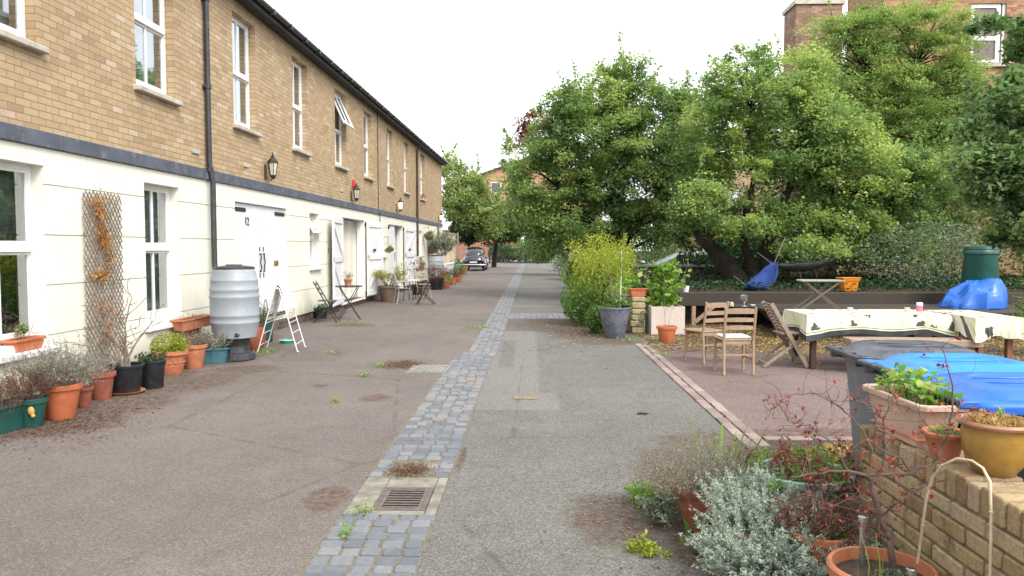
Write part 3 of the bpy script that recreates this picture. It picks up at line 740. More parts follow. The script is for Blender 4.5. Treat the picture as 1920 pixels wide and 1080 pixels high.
# ---- lanterns
lanlab = {499: ('black four sided wall lantern, unlit, nearest on the brick wall beside the numbered doors', 2.86), 659: ('black unlit wall lantern over the open double doors below the red alarm box', 2.84),
          743.5: ('lit black wall lantern glowing above the half closed white doors', 2.86), 822: ('lit lantern at the far end of the brick terrace wall', 2.86)}
for px, (lab, z0) in lanlab.items():
    lit = px > 700
    L = thing('wall_lantern', lab, 'lantern', T(0, S(px), z0), ANG, 'lanterns along the terrace wall')
    bk = MB(); bk.box(.002, .02, -.035, .035, .0, .26); bk.tube([(.02, 0, .05), (.07, 0, .0), (.12, 0, -.02), (.15, 0, .03)], .011, 8)
    bk.build('bracket', M['iron'], L, smooth=True)
    X = .15; cp = MB()
    cp.lathe([(.10, .30), (.11, .31), (.06, .37), (.03, .40), (.035, .42), (.012, .44), (.018, .46), (.002, .50)], (X, 0, 0), 8); cp.build('cap', M['iron'], L)
    fr = MB()
    for k in range(6):
        an = math.pi * k / 3; fr.beam((X + .055 * math.cos(an), .055 * math.sin(an), .07), (X + .092 * math.cos(an), .092 * math.sin(an), .30), .010, .010)
    fr.lathe([(.02, .0), (.045, .02), (.06, .06), (.06, .075)], (X, 0, 0), 6); fr.build('cage', M['iron'], L)
    g = MB(); g.lathe([(.052, .075), (.085, .298)], (X, 0, 0), 6); g.build('lamp_glass', M['litglass'] if lit else M['frost'], L)

# ---- trellis with a dead climber
tr = thing('trellis', 'expanding willow trellis with a dried orange climber fixed to the cream wall', 'trellis', T(0, S(186), 0), ANG)
y0, y1, z0, z1 = S(150) - S(186), S(222) - S(186), .27, 2.22
mb = MB(); W_ = y1 - y0; H_ = z1 - z0; sl = 1.25
for dn in (1, -1):
    k = -H_ / sl
    while k < W_:
        ya, za = k, 0.0; yb, zb = k + H_ / sl, H_
        if ya < 0: za = -ya * sl; ya = 0
        if yb > W_: zb = (W_ - k) * sl; yb = W_
        if zb - za > .05:
            e = random.uniform(0, .03)
            A = (.04 if dn > 0 else .05, (y0 + ya) if dn > 0 else (y1 - ya), z0 + za - e); B = (.04 if dn > 0 else .05, (y0 + yb) if dn > 0 else (y1 - yb), z0 + zb + e)
            mb.tube([A, [(A[i] + B[i]) / 2 + random.uniform(-.004, .004) for i in range(3)], B], .0065, 5)
        k += .072
mb.build('lattice', M['twig'], tr)
M['dryleaf'] = leafmat('dried_orange_leaf', (.30, .12, .03), (.50, .22, .06), (.55, .33, .12), .3)
lf = LF(); st = MB()
for (yy, zz, ry, rz, n) in ((.02 - .12, 2.0, .09, .2, 190), (-.02, 1.72, .13, .13, 220), (.06, 1.5, .06, .18, 120), (-.12, 1.28, .14, .06, 130), (.0, .9, .2, .07, 60), (.03, .62, .06, .12, 70), (-.2, 2.1, .1, .05, 40)):
    C = rng.normal(size=(n, 3)) * [.025, ry * .6, rz * .6] + [.075, yy, zz]
    lf.add(C, .038, rng.random(n))
lf.build('dead_climber', M['dryleaf'], tr)
for k in range(7):
    yy = random.uniform(y0, y1); p0 = Vector((.06, yy * .3, z0 - .02)); pts = [p0]
    for i in range(9): p0 = p0 + Vector((random.uniform(-.01, .012), random.uniform(-.07, .07), H_ / 9)); p0.x = max(.055, p0.x); p0.y = min(max(p0.y, y0), y1); pts.append(p0.copy())
    st.tube(pts, [.006 - .0004 * i for i in range(10)], 5)
st.build('climber_stem', M['twig'], tr)

# ---- walls past the end of the terrace
gw = thing('garden_wall', 'pale ochre rendered garden wall running on from the far end of the terrace', 'wall', (0, 0, 0))
mb = MB(); mb.box(-4.75, -4.5, 38.9, 46, -.05, 2.35); mb.build('wall', plain('ochre_render', (.50, .40, .27), .9, .2, 1.5), gw)
mb = MB(); mb.box(-4.8, -4.46, 38.9, 46.02, 2.353, 2.42); mb.build('coping', M['sill'], gw)
mb = MB(); mb.box(-4.42, -4.34, 45.8, 46.0, 0, 2.5); mb.build('post', M['wood'], gw)
lw = thing('low_wall', 'low white painted wall with trellis top at the far end by the parked car', 'wall')
mb = MB(); mb.box(-4.4, -4.25, 38.6, 45, -.05, .72); mb.build('wall', plain('pale_blue_render', (.5, .56, .58), .8, .15, 2), lw)
mb = MB(); mb.box(-4.44, -4.21, 38.6, 45.02, .723, .78); mb.build('coping', M['white'], lw)

# ================================================================ pots and plants
def pot_prof(rt, rb, h, rim=.04, lip=.012, th=.012):
    fill = h * .86
    ri = rt - th - (rt - rb) * (1 - fill / h) * .8
    return [(rb * .96, 0), (rb, .006), (rb + (rt - rb) * ((h - rim) / h), h - rim), (rt + lip, h - rim + .003), (rt + lip + .003, h - .006), (rt + lip - .004, h), (rt - th, h - .004), (ri, fill)]
def rpot(par, rt, rb, h, mat, rim=.04, lip=.012, saucer=None, soil=True, ribs=False, n=32, name='pot'):
    z = 0
    if saucer:
        s = MB(); s.lathe([(rb * 1.1, 0), (rb * 1.35, .025), (rb * 1.38, .03), (rb * 1.32, .03), (rb * 1.05, .012)], (0, 0, 0), 28); s.build('saucer', saucer, par, smooth=True); z = .012
    m = MB(); m.lathe(pot_prof(rt, rb, h, rim, lip), (0, 0, z), n, close=False)
    if ribs:
        for k in range(2): zz = h * (.35 + .12 * k); rr = rb + (rt - rb) * zz / h; m.lathe([(rr, zz - .004), (rr + .004, zz), (rr, zz + .004)], (0, 0, z), n, close=False)
    o = m.build(name, mat, par, smooth=True)
    if soil:
        s = MB(); ri = rt - .012 - (rt - rb) * .14 * .8 + .003
        s.lathe([(ri, h * .86), (ri * .6, h * .88), (0.001, h * .885)], (0, 0, z), 20, close=False); s.build('soil', M['soil'], par, smooth=True)
    return z + h * .87
def trough(par, L, W, h, mat, taper=.82, rim=.03, name='pot', soil=True):
    """long planter, long side on local x"""
    def ring(l, w, z, c=.12):
        c = min(l, w) * c; hx, hy = l / 2, w / 2
        return [Vector(v) for v in ((hx, -hy + c, z), (hx, hy - c, z), (hx - c, hy, z), (-hx + c, hy, z), (-hx, hy - c, z), (-hx, -hy + c, z), (-hx + c, -hy, z), (hx - c, -hy, z))]
    m = MB(); a = taper
    rs = [ring(L * a, W * a, 0), ring(L * (a + (1 - a) * .8), W * (a + (1 - a) * .8), h - rim), ring(L + .02, W + .02, h - rim + .002), ring(L + .024, W + .024, h - .004), ring(L + .012, W + .012, h), ring(L - .03, W - .03, h - .004), ring(L * .93, W * .86, h * .8)]
    m.loft(rs); o = m.build(name, mat, par, bevel=.003)
    if soil:
        s = MB(); s.loft([ring(L * .95 - .005, W * .9, h * .83), ring(L * .5, W * .5, h * .85)]); s.build('soil', M['soil'], par)
    return h * .85
def curve_pts(p, d, L, n=5, bend=.25, droop=0.0):
    p = Vector(p); d = Vector(d).normalized(); out = [p.copy()]
    for i in range(n):
        d = (d + Vector((random.gauss(0, bend), random.gauss(0, bend), random.gauss(0, bend * .6) - droop))).normalized()
        p = p + d * (L / n); out.append(p.copy())
    return out
def twiggy(par, z, rad, h, n, leaf=None, lsize=.02, lper=10, spread=.6, r=.003, tw='twig', forks=2, droop=0.0, lname='foliage', tint=(0, 1), cx=0, cy=0, aspect=.5, leafstart=.3, sx=1.0, sname='stems'):
    st = MB(); lf = LF()
    for k in range(n):
        a = random.uniform(0, 6.283); q = math.sqrt(random.random())
        base = Vector((cx + rad * .5 * q * math.cos(a) * sx, cy + rad * .5 * q * math.sin(a), z - .01))
        d = Vector((math.cos(a) * spread * q * sx, math.sin(a) * spread * q, 1))
        L = h * random.uniform(.65, 1.1)
        pts = curve_pts(base, d, L, 6, .14, droop)
        st.tube(pts, [r * (1 - .12 * i) for i in range(7)], 4, cap=False)
        allp = [pts]
        for f in range(forks):
            i = random.randint(2, 5); dd = (pts[i] - pts[i - 1]).normalized() + Vector((random.gauss(0, .7), random.gauss(0, .7), random.gauss(.1, .3)))
            q2 = curve_pts(pts[i], dd, L * random.uniform(.2, .42), 4, .2, droop); st.tube(q2, [r * .55] * 5, 3, cap=False); allp.append(q2)
        if leaf:
            for pp in allp:
                A = np.array([list(v) for v in pp]); m = lper if pp is pts else max(2, lper // 2)
                tt = rng.uniform(leafstart if pp is pts else 0.1, 1, m) * (len(pp) - 1); i0 = np.minimum(tt.astype(int), len(pp) - 2); f = (tt - i0)[:, None]
                C = A[i0] * (1 - f) + A[i0 + 1] * f + rng.normal(size=(m, 3)) * lsize * .45
                lf.add(C, lsize, rng.uniform(tint[0], tint[1], m), aspect=aspect, ax=(A[i0 + 1] - A[i0]) / (L / 6) if aspect < .3 else None)
    st.build(sname, M[tw], par)
    if leaf and lf.C: lf.build(lname, M[leaf], par)
def bush(par, z, rx, rz, n, leaf, lsize, cx=0, cy=0, ry=None, name='foliage', tint=(0, 1), clumps=14, aspect=.6, shell=.55, bottom=-.5):
    lf = LF(); ry = ry or rx
    for k in range(clumps):
        v = rng.normal(size=3); v /= np.linalg.norm(v); v *= rng.uniform(shell, 1) ** .6
        v[2] = max(v[2], bottom); m = n // clumps
        C = rng.normal(size=(m, 3)) * .26 + v
        nrm = np.linalg.norm(C, axis=1); C[nrm > 1.15] *= (1.15 / nrm[nrm > 1.15])[:, None]
        C = C * [rx, ry, rz] + [cx, cy, z + rz * .6]
        tb = rng.uniform(tint[0], tint[1]); lf.add(C, lsize, np.clip(rng.normal(tb, .18, m), 0, 1), aspect=aspect)
    lf.build(name, M[leaf], par)
M['L_heather'] = leafmat('red_heather', (.10, .045, .03), (.20, .06, .045), (.12, .14, .05), .2)
M['L_lav'] = leafmat('grey_lavender', (.15, .16, .12), (.26, .27, .22), (.36, .35, .31), .25)
M['L_yg'] = leafmat('yellow_green_leaf', (.16, .22, .02), (.30, .36, .04), (.45, .46, .08), .4)
M['L_green'] = leafmat('mid_green_leaf', (.04, .10, .02), (.085, .18, .04), (.17, .27, .07), .35)
M['L_dark'] = leafmat('dark_green_leaf', (.018, .05, .02), (.04, .095, .035), (.08, .15, .05), .3)
M['L_bright'] = leafmat('bright_green_leaf', (.10, .22, .03), (.20, .36, .06), (.36, .46, .12), .4)
M['L_acer'] = leafmat('acer_yellow_green', (.16, .17, .04), (.30, .32, .06), (.42, .30, .08), .35)
M['L_red'] = leafmat('dark_red_leaf', (.10, .025, .02), (.20, .05, .045), (.28, .10, .07), .25)
M['L_olive'] = leafmat('olive_leaf', (.10, .14, .08), (.19, .24, .16), (.34, .38, .30), .25)
M['L_silver'] = leafmat('silver_leaf', (.22, .28, .22), (.38, .46, .40), (.54, .60, .54), .25)
M['L_redflower'] = leafmat('red_petals', (.5, .04, .03), (.6, .09, .04), (.55, .2, .1), .3)
M['L_straw'] = leafmat('straw_leaf', (.30, .17, .06), (.46, .30, .12), (.6, .46, .22), .3)

# --- left row against the wall (positions measured on the ground)
def gp(px, py): v = P(px, py); return (v.x, v.y, 0)
g_left = 'potted plants along the cream wall'
t_ = thing('potted_plant', 'teal window box of red tipped heather in the bottom left corner', 'planter', (-4.62, 6.45, 0), R(82), g_left)
z = trough(t_, .62, .26, .24, M['greenpl']); twiggy(t_, z, .5, .34, 110, 'L_heather', .016, 22, .5, .0022, 'twigred', sx=1.3, aspect=.35)
t_ = thing('potted_plant', 'round green plastic pot of red heather with a small orange snail ornament', 'potted plant', gp(60, 799), 0, g_left)
z = rpot(t_, .125, .085, .26, M['greenpl'], .045, .01); twiggy(t_, z, .16, .34, 70, 'L_heather', .016, 22, .8, .0022, 'twigred', aspect=.35)
o = MB(); o.ball((.07, -.11, .16), .03, .02, .04); o.ball((.09, -.115, .12), .018); o.build('snail_ornament', plain('snail', (.55, .30, .08), .5, .3, 40), t_, smooth=True)
t_ = thing('potted_plant', 'largest terracotta pot by the left window with grey woody lavender', 'potted plant', gp(115, 784), 0, g_left)
z = rpot(t_, .175, .12, .33, M['plterra'], .05, .014); twiggy(t_, z, .26, .44, 130, 'L_lav', .022, 22, .95, .003, 'twig', 3, aspect=.25)
t_ = thing('potted_plant', 'small narrow terracotta pot squeezed between two larger terracotta pots', 'potted plant', gp(157, 762), 0, g_left)
z = rpot(t_, .085, .06, .2, M['terra2'], .035); twiggy(t_, z, .1, .26, 30, 'L_lav', .02, 10, .9, .0025, aspect=.3)
t_ = thing('potted_plant', 'dark red terracotta pot with dry twigs under the trellis', 'potted plant', gp(191, 748), 0, g_left)
z = rpot(t_, .13, .09, .29, M['terra2'], .05); twiggy(t_, z, .16, .3, 40, 'L_lav', .02, 8, 1.0, .0025, aspect=.3)
t_ = thing('potted_plant', 'black pot on a red saucer holding a tall dead shrub beside the trellis', 'potted plant', gp(236, 737), 0, g_left)
z = rpot(t_, .185, .145, .31, M['blackpot'], .035, .012, saucer=M['terra'])
st = MB(); lf = LF()
for k in range(7):
    p = curve_pts((random.uniform(-.04, .04), random.uniform(-.04, .04), z - .01), (random.uniform(-.25, .25), random.uniform(-.1, .35), 1), random.uniform(.55, .85), 8, .22)
    st.tube(p, [.016 - .0016 * i for i in range(9)], 6)
    for j in range(7):
        i = random.randint(3, 8); q = curve_pts(p[i], Vector((random.gauss(0, .6), random.gauss(0, .6), .5)), random.uniform(.1, .3), 5, .35); st.tube(q, [.004] * 6, 4, cap=False)
        lf.add(np.array([list(v) for v in q[2:]]) + rng.normal(size=(4, 3)) * .01, .022, rng.random(4))
st.build('dead_stems', M['twig'], t_); lf.build('dried_leaves', M['L_heather'], t_)
t_ = thing('potted_plant', 'plain black plastic pot of dark wilted leaves right of the dead shrub', 'potted plant', gp(286, 727), 0, g_left)
z = rpot(t_, .14, .115, .32, M['blackpot'], .03, .01); twiggy(t_, z, .14, .16, 30, 'L_dark', .04, 6, 1.3, .003)
t_ = thing('potted_plant', 'ornate terracotta pot with a dense yellow green spiky shrub', 'potted plant', gp(320, 700), 0, g_left)
z = rpot(t_, .20, .145, .30, M['terra'], .055, .018, ribs=True)
s = MB(); [s.ball((.165 * math.cos(a) * .99, .165 * math.sin(a) * .99, .15), .022, .022, .018, 8, 6) for a in [k * math.pi / 8 for k in range(16)]]; s.build('pot_relief', M['terra'], t_, smooth=True)
bush(t_, z, .20, .15, 2600, 'L_yg', .035, clumps=30, aspect=.35); twiggy(t_, z, .1, .2, 20, None, spread=1, tw='twig')
t_ = thing('potted_plant', 'terracotta pot of grey twigs beside the yellow green shrub', 'potted plant', gp(363, 690), 0, g_left)
z = rpot(t_, .165, .115, .32, M['terra'], .05); twiggy(t_, z, .2, .27, 70, 'L_lav', .02, 12, 1.1, .0025, 'twigred', aspect=.3)
t_ = thing('potted_plant', 'teal oblong planter with a whitish dried shrub beside the water butt stand', 'planter', gp(398, 680), R(28), g_left)
z = trough(t_, .42, .24, .21, M['tealpl']); twiggy(t_, z, .26, .26, 60, 'L_lav', .024, 14, 1.1, .003, 'twig', tint=(.4, 1))
bs = thing('brick_stack', 'short stack of bricks behind the pots propping up a long trough', 'bricks', T(.14, S(343, 640) - .05, 0), ANG)
mb = MB()
for k in range(6):
    for j in range(2): mb.box(-.052, .052, -.22 + j * .225, -.005 + j * .225, .075 * k + .002, .075 * k + .067)
mb.build('bricks', M['brick_red'], bs, bevel=.004)
t_ = thing('potted_plant', 'long orange trough raised on bricks below the narrow ground floor window', 'planter', T(.15, S(343, 640), .45), ANG + R(90), g_left)
z = trough(t_, .95, .19, .16, M['terra'], .88)
twiggy(t_, z, .3, .1, 14, 'L_lav', .015, 5, .6, sx=2)
t_ = thing('window_planter', 'terracotta planter with dry twigs on the sill of the leftmost window', 'planter', T(-.03, S(50, 640), .582), ANG + R(90))
z = trough(t_, .46, .15, .12, M['plterra'], .84); twiggy(t_, z, .12, .16, 9, 'L_straw', .025, 7, .7, .003); bush(t_, z + .08, .06, .06, 90, 'L_green', .03, cx=.0, clumps=5)

# --- water butts
def butt(name, label, loc, s=1.0, stand=True, rz=0):
    b = thing(name, label, 'water butt', loc, rz)
    z0 = .32 if stand else 0.02
    if stand:
        m = MB(); m.lathe([(.27, 0), (.28, .02), (.27, .10), (.20, .12), (.19, .20), (.21, .315), (.26, .325)], (0, 0, 0), 12); m.build('stand', M['blackpl'], b, bevel=.006)
        m = MB(); m.box(-.06, .06, -.29, -.2, .0, .12); m.build('stand_foot', M['blackpl'], b, bevel=.01)
    H = .98 * s; pr = [(.27, 0), (.285, .01)]
    zs = [(.02, .285), (.10, .312), (.20, .326), (.215, .336), (.235, .336), (.25, .328), (.30, .330), (.315, .340), (.335, .340), (.35, .332), (.56, .334), (.575, .342), (.595, .342), (.61, .332), (.66, .330), (.675, .338), (.695, .338), (.71, .328), (.80, .318), (.81, .322), (.825, .322), (.835, .314), (.93, .292), (.965, .282), (.98, .272)]
    m = MB(); m.lathe(pr + [(r, z * s) for z, r in zs], (0, 0, z0), 48); m.build('barrel', M['buttgrey'], b, smooth=True)
    m = MB(); m.lathe([(.275, H - .005), (.285, H), (.283, H + .018), (.25, H + .03), (.12, H + .045), (.11, H + .06), (.02, H + .062), (.001, H + .062)], (0, 0, z0), 40, close=False); m.build('lid', M['blackpl'], b, smooth=True)
    if stand:
        m = MB(); m.lathe([(.022, 0), (.022, .06), (.014, .07), (.014, .11)], (.16, -.30, z0 + .06), 10, M=Matrix.Rotation(R(90), 4, 'X')); m.box(.15, .17, -.40, -.36, z0 + .06, z0 + .10); m.build('tap', M['blackpl'], b)
        m = MB(); m.tube([(-.20, .17, H + z0 - .05), (-.30, .22, H + z0 - .05)], .025, 10); m.build('inlet', M['blackpl'], b)
    return b
butt('water_butt', 'ribbed pale grey water butt on a black stand beside the black downpipe', gp(442, 674))
butt('water_butt', 'grey water butt far along the terrace beyond the folding chairs', T(.62, 31.8, 0), 1.25, False)

# --- pots by the butt
t_ = thing('potted_plant', 'rounded terracotta urn tucked behind the water butt', 'potted plant', gp(478, 657), 0, g_left)
m = MB(); m.lathe([(.10, 0), (.12, .02), (.165, .14), (.175, .25), (.15, .35), (.13, .38), (.15, .40), (.15, .42), (.12, .42), (.11, .37)], (0, 0, 0), 28, close=False); m.build('pot', M['terra2'], t_, smooth=True)
m = MB(); m.lathe([(.118, .36), (.001, .37)], (0, 0, 0), 16, close=False); m.build('soil', M['soil'], t_)
twiggy(t_, .37, .14, .36, 60, 'L_green', .028, 16, .6, .003, 'twig', aspect=.3)
t_ = thing('potted_plant', 'green bucket planter with a hooped handle in front of the numbered doors', 'potted plant', gp(499, 641), 0, g_left)
z = rpot(t_, .125, .105, .36, M['greenpl'], .03, .006); twiggy(t_, z, .15, .28, 40, 'L_olive', .03, 12, .9, .003)
m = MB(); m.tube([(0, .12 * math.cos(math.pi * k / 12), .34 + .38 * math.sin(math.pi * k / 12)) for k in range(13)], .006, 6); m.build('handle', M['iron'], t_)

# --- clothes airer with a white towel
ax0 = P(530, 660); ar = thing('clothes_airer', 'white wire A frame clothes airer with its rungs showing below the towel', 'airer', (P(565, 655).x - .27, 11.75, 0), R(6))
m = MB()
def ladder(m, xb, xt, zt, w=.30):
    for sy in (-1, 1): m.tube([(xb + .02 * (1 if xb > 0 else -1), sy * w, .008), (xb, sy * w, .02), (xt, sy * w * .96, zt), ], .009, 6)
    for k in (.12, .30, .46, .52, .60, .75, .9):
        f = k; x = xb + (xt - xb) * f; m.tube([(x, -w * (1 - .04 * f), zt * f), (x, w * (1 - .04 * f), zt * f)], .0055, 5)
ladder(m, .29, .03, .98); m.build('leg_frame', M['white'], ar); m = MB(); ladder(m, -.30, -.03, .98); m.build('leg_frame', M['white'], ar)
m = MB(); m.tube([(.03, -.29, .98), (-.03, -.29, .98)], .01, 6); m.tube([(.03, .29, .98), (-.03, .29, .98)], .01, 6); m.tube([(.0, -.29, .99), (0, .29, .99)], .008, 6)
m.build('top_rail', M['white'], ar)
tw = MB(); nx, ny = 26, 16; vs = []
path = [(-.15, .62), (-.12, .72), (-.08, .86), (-.04, .98), (.0, 1.05), (.05, 1.00), (.10, .88), (.15, .76), (.19, .66)]
for i in range(nx + 1):
    f = i / nx * (len(path) - 1); k = min(int(f), len(path) - 2); f -= k
    x = path[k][0] * (1 - f) + path[k + 1][0] * f; zz = path[k][1] * (1 - f) + path[k + 1][1] * f
    for j in range(ny + 1):
        yy = -.26 + .52 * j / ny; g = math.sin(j * .9 + i * .25) * .016 * (abs(x) * 3 + .3)
        vs.append((x + g, yy, zz + g * .6 - (.07 * (j / ny) if i < 3 else 0)))
tw.add(vs, [(i * (ny + 1) + j, (i + 1) * (ny + 1) + j, (i + 1) * (ny + 1) + j + 1, i * (ny + 1) + j + 1) for i in range(nx) for j in range(ny)])
to = tw.build('towel', plain('white_towel', (.78, .78, .78), .9, .04, 20, bump=.4, bscale=200), None, smooth=True)
to.location = ar.location; to.rotation_euler = ar.rotation_euler; sd = to.modifiers.new('s', 'SOLIDIFY'); sd.thickness = .006
tag(to, 'white towel draped over the top of the wire clothes airer', 'towel')
gb = thing('dog_bowl', 'green plastic bowl lying on the tarmac by the clothes airer', 'bowl', gp(538, 643))
m = MB(); m.lathe([(.10, 0), (.105, .005), (.115, .05), (.12, .055), (.11, .055), (.09, .012), (.001, .01)], (0, 0, 0), 28, close=False); m.build('bowl', plain('emerald_plastic', (.02, .34, .20), .35, .1, 6), gb, smooth=True)
m = MB(); m.lathe([(.122, .048), (.122, .058), (.108, .058)], (0, 0, 0), 28, close=False); m.build('rim', M['white'], gb, smooth=True)

# --- folding bistro set
def bistro_chair(name, label, loc, rz, mat, slats=M['woodgrey'], s=1.0, group=None):
    """folding slatted chair, facing local +x"""
    c = thing(name, label, 'chair', loc, rz, group); w = .20
    fr = MB(); f2 = MB()
    for sy in (-1, 1):
        fr.beam((.24, sy * w, .01), (-.24, sy * w, .88), .022, .03, up=(0, 1, 0))        # front foot to back top
        f2.beam((-.26, sy * (w - .03), .01), (.20, sy * (w - .03), .46), .022, .03, up=(0, 1, 0))   # rear foot to seat front
    fr.beam((.20, -w, .085), (.20, w, .085), .02, .02); f2.beam((-.20, -w + .03, .07), (-.20, w - .03, .07), .02, .02)
    fr.build('back_frame', mat, c, bevel=.003); f2.build('leg_frame', mat, c, bevel=.003)
    st = MB()
    for k in range(6): st.box(-.16 + k * .065, -.105 + k * .065, -w + .02, w - .02, .455, .472)
    st.build('seat', slats, c, bevel=.003)
    bk = MB()
    for z in (.62, .72, .82):
        x = .24 - .48 * (z / .88) ; bk.beam((x + .015, -w + .01, z), (x + .015, w - .01, z), .012, .06, up=(-.48, 0, .88))
    bk.build('backrest', slats, c, bevel=.003)
    return c
dslat = woodmat('dark_slats', (.10, .10, .095))
bistro_chair('bistro_chair', 'slim dark folding bistro chair beside the clothes airer', P(612, 604) + Vector((0, 0, 0)), R(8), M['iron'], dslat)
tb = thing('bistro_table', 'small round dark metal bistro table in front of the open doorway', 'table', gp(655, 600), R(20))
m = MB(); m.lathe([(.29, .735), (.30, .74), (.30, .752), (.29, .757), (.001, .757)], (0, 0, 0), 32); m.build('tabletop', M['iron'], tb)
for sx in (-1, 1):
    m = MB()
    for sy in (-.17, .17): m.tube([(-.24 * sx, sy * (1 if sx > 0 else .85), .01), (0, sy * .9, .38), (.20 * sx, sy * .8, .735)], .009, 6)
    m.tube([(-.22 * sx, -.165, .05), (-.22 * sx, .165, .05)], .007, 6); m.build('leg_frame', M['iron'], tb)
t_ = thing('potted_plant', 'small terracotta pot standing on the round bistro table', 'potted plant', (tb.location.x - .02, tb.location.y, .757))
z = rpot(t_, .085, .06, .15, M['terra'], .035); twiggy(t_, z, .08, .2, 16, 'L_olive', .02, 10, .6, .002)
t_ = thing('mesh_basket', 'low black wire basket of dark foliage between bistro chair and wall', 'basket', gp(600, 597))
m = MB(); m.lathe([(.14, 0), (.18, .22), (.185, .24), (.17, .24), (.13, .02)], (0, 0, 0), 20, close=False); m.build('basket', M['iron'], t_); bush(t_, .15, .2, .12, 700, 'L_dark', .04, clumps=12)

# --- big brown pot with yellow green acer
t_ = thing('potted_tree', 'spreading yellow green maple in a wide brown tub against the wall', 'potted tree', gp(729, 565))
z = rpot(t_, .29, .23, .47, M['brownpot'], .07, .018)
st = MB(); lf = LF()
for k in range(10):
    a = k * .66 + random.uniform(-.2, .2); p = curve_pts((0.02 * math.cos(a), .02 * math.sin(a), z - .01), (.75 * math.cos(a), .75 * math.sin(a), 1), random.uniform(.5, .8), 7, .15, .06)
    st.tube(p, [.018 - .002 * i for i in range(8)], 6)
    for v in p[4:]:
        for q in range(2):
            m_ = 34; C = rng.normal(size=(m_, 3)) * [.09, .09, .035] + list(v + Vector((random.gauss(0, .06), random.gauss(0, .06), .03))); lf.add(C, .045, rng.random(m_), up=.8)
st.build('stem', M['twig'], t_); lf.build('foliage', M['L_acer'], t_)
# --- metal chair, two wooden folding chairs
mc = thing('metal_chair', 'pale metal garden chair with curved frame beside the brown tub', 'chair', gp(755, 569), R(25))
m = MB()
for sy in (-1, 1):
    m.tube([(.20, sy * .19, .0), (.17, sy * .19, .22), (.16, sy * .18, .43)], .012, 8); m.tube([(-.22, sy * .19, .0), (-.17, sy * .18, .2), (-.15, sy * .18, .43), (-.21, sy * .18, .62)], .012, 8)
    m.tube([(.16, sy * .18, .43), (.18, sy * .2, .60), (.08, sy * .2, .64), (-.21, sy * .18, .62)], .01, 8)
m.tube([(-.21, -.18, .62), (-.26, -.12, .80), (-.27, 0, .85), (-.26, .12, .80), (-.21, .18, .62)], .012, 8)
m.build('frame', M['steel'], mc, smooth=True)
m = MB(); m.lathe([(.20, .425), (.21, .44), (.19, .445), (.001, .44)], (0, 0, 0), 24, close=False); m.build('seat', M['steel'], mc, smooth=True)
m = MB()
for k in (-.09, 0, .09): m.tube([(-.2, k, .46), (-.25, k, .8)], .006, 6)
m.build('backrest', M['steel'], mc)
bistro_chair('folding_chair', 'dark red brown wooden folding chair with its back to the far pots', gp(798, 571), R(180), M['wooddark'], M['wooddark'])
bistro_chair('folding_chair', 'lighter worn wooden folding chair half hidden behind the dark one', (-3.35, 23.6, 0), R(-60), M['woodgrey'], M['woodgrey'])
tb2 = thing('side_table', 'small white topped garden table behind the metal chair', 'table', (-3.6, 22.9, 0))
m = MB(); m.lathe([(.27, .60), (.28, .61), (.28, .625), (.001, .63)], (0, 0, 0), 24); m.build('tabletop', M['white'], tb2)
m = MB(); [m.tube([(.2 * math.cos(a), .2 * math.sin(a), .6), (.24 * math.cos(a), .24 * math.sin(a), 0)], .012, 6) for a in (0.4, 2.0, 3.5, 5.1)]; m.build('legs', M['iron'], tb2); tb2.children[-1].name = 'leg_frame'

# --- far plants along the terrace
def simple_pot(label, px, py, r, h, potm, kind, rz=0, group=g_left, z0=0):
    t_ = thing('potted_plant', label, 'potted plant', gp(px, py), rz, group); z = rpot(t_, r, r * .75, h, M[potm], h * .15); return t_, z
t_, z = simple_pot('black square tub with a feathery dark red shrub beyond the folding chairs', 818, 543, .3, .45, 'blackpot', 0); bush(t_, z, .42, .34, 1500, 'L_red', .05, clumps=22, aspect=.3); twiggy(t_, z, .3, .5, 30, None, spread=.8, tw='twigred', r=.006)
t_, z = simple_pot('orange pot of light green leaves nearest the road beyond the chairs', 836, 541, .19, .3, 'terra', 0); bush(t_, z, .26, .22, 700, 'L_bright', .05)
t_, z = simple_pot('terracotta pot of pinkish twigs in the middle of the far pot row', 849, 534, .19, .3, 'terra', 0); twiggy(t_, z, .3, .55, 40, 'L_red', .04, 12, .9, .004, 'twigred')
t_, z = simple_pot('terracotta pot with trailing green leaves at the end of the far pot row', 859, 529, .2, .3, 'terra', 0); bush(t_, z, .34, .26, 600, 'L_green', .06)
t_, z = simple_pot('single bright orange pot on the tarmac just before the parked car', 869, 514, .27, .46, 'plterra', 0); bush(t_, z, .22, .1, 260, 'L_green', .05)
t_ = thing('potted_tree', 'wispy grey green olive tree standing near the end of the terrace', 'potted tree', gp(829, 532))
z = rpot(t_, .24, .19, .42, M['terra'], .06)
st = MB(); st.tube([(0, 0, z), (.02, .01, .8), (-.02, .02, 1.35)], [.03, .025, .02], 8); st.build('trunk', M['bark'], t_)
twiggy(t_, 1.25, .35, 1.15, 60, 'L_olive', .085, 26, .75, .006, 'twig', 3, aspect=.3)
t_, z = simple_pot('brown leaved shrub in a dark pot behind the brown tub', 782, 553, .2, .35, 'blackpot', 0); bush(t_, .85, .26, .22, 900, 'L_heather', .045, clumps=16, aspect=.4); twiggy(t_, z, .1, .6, 14, None, spread=.3, r=.007)
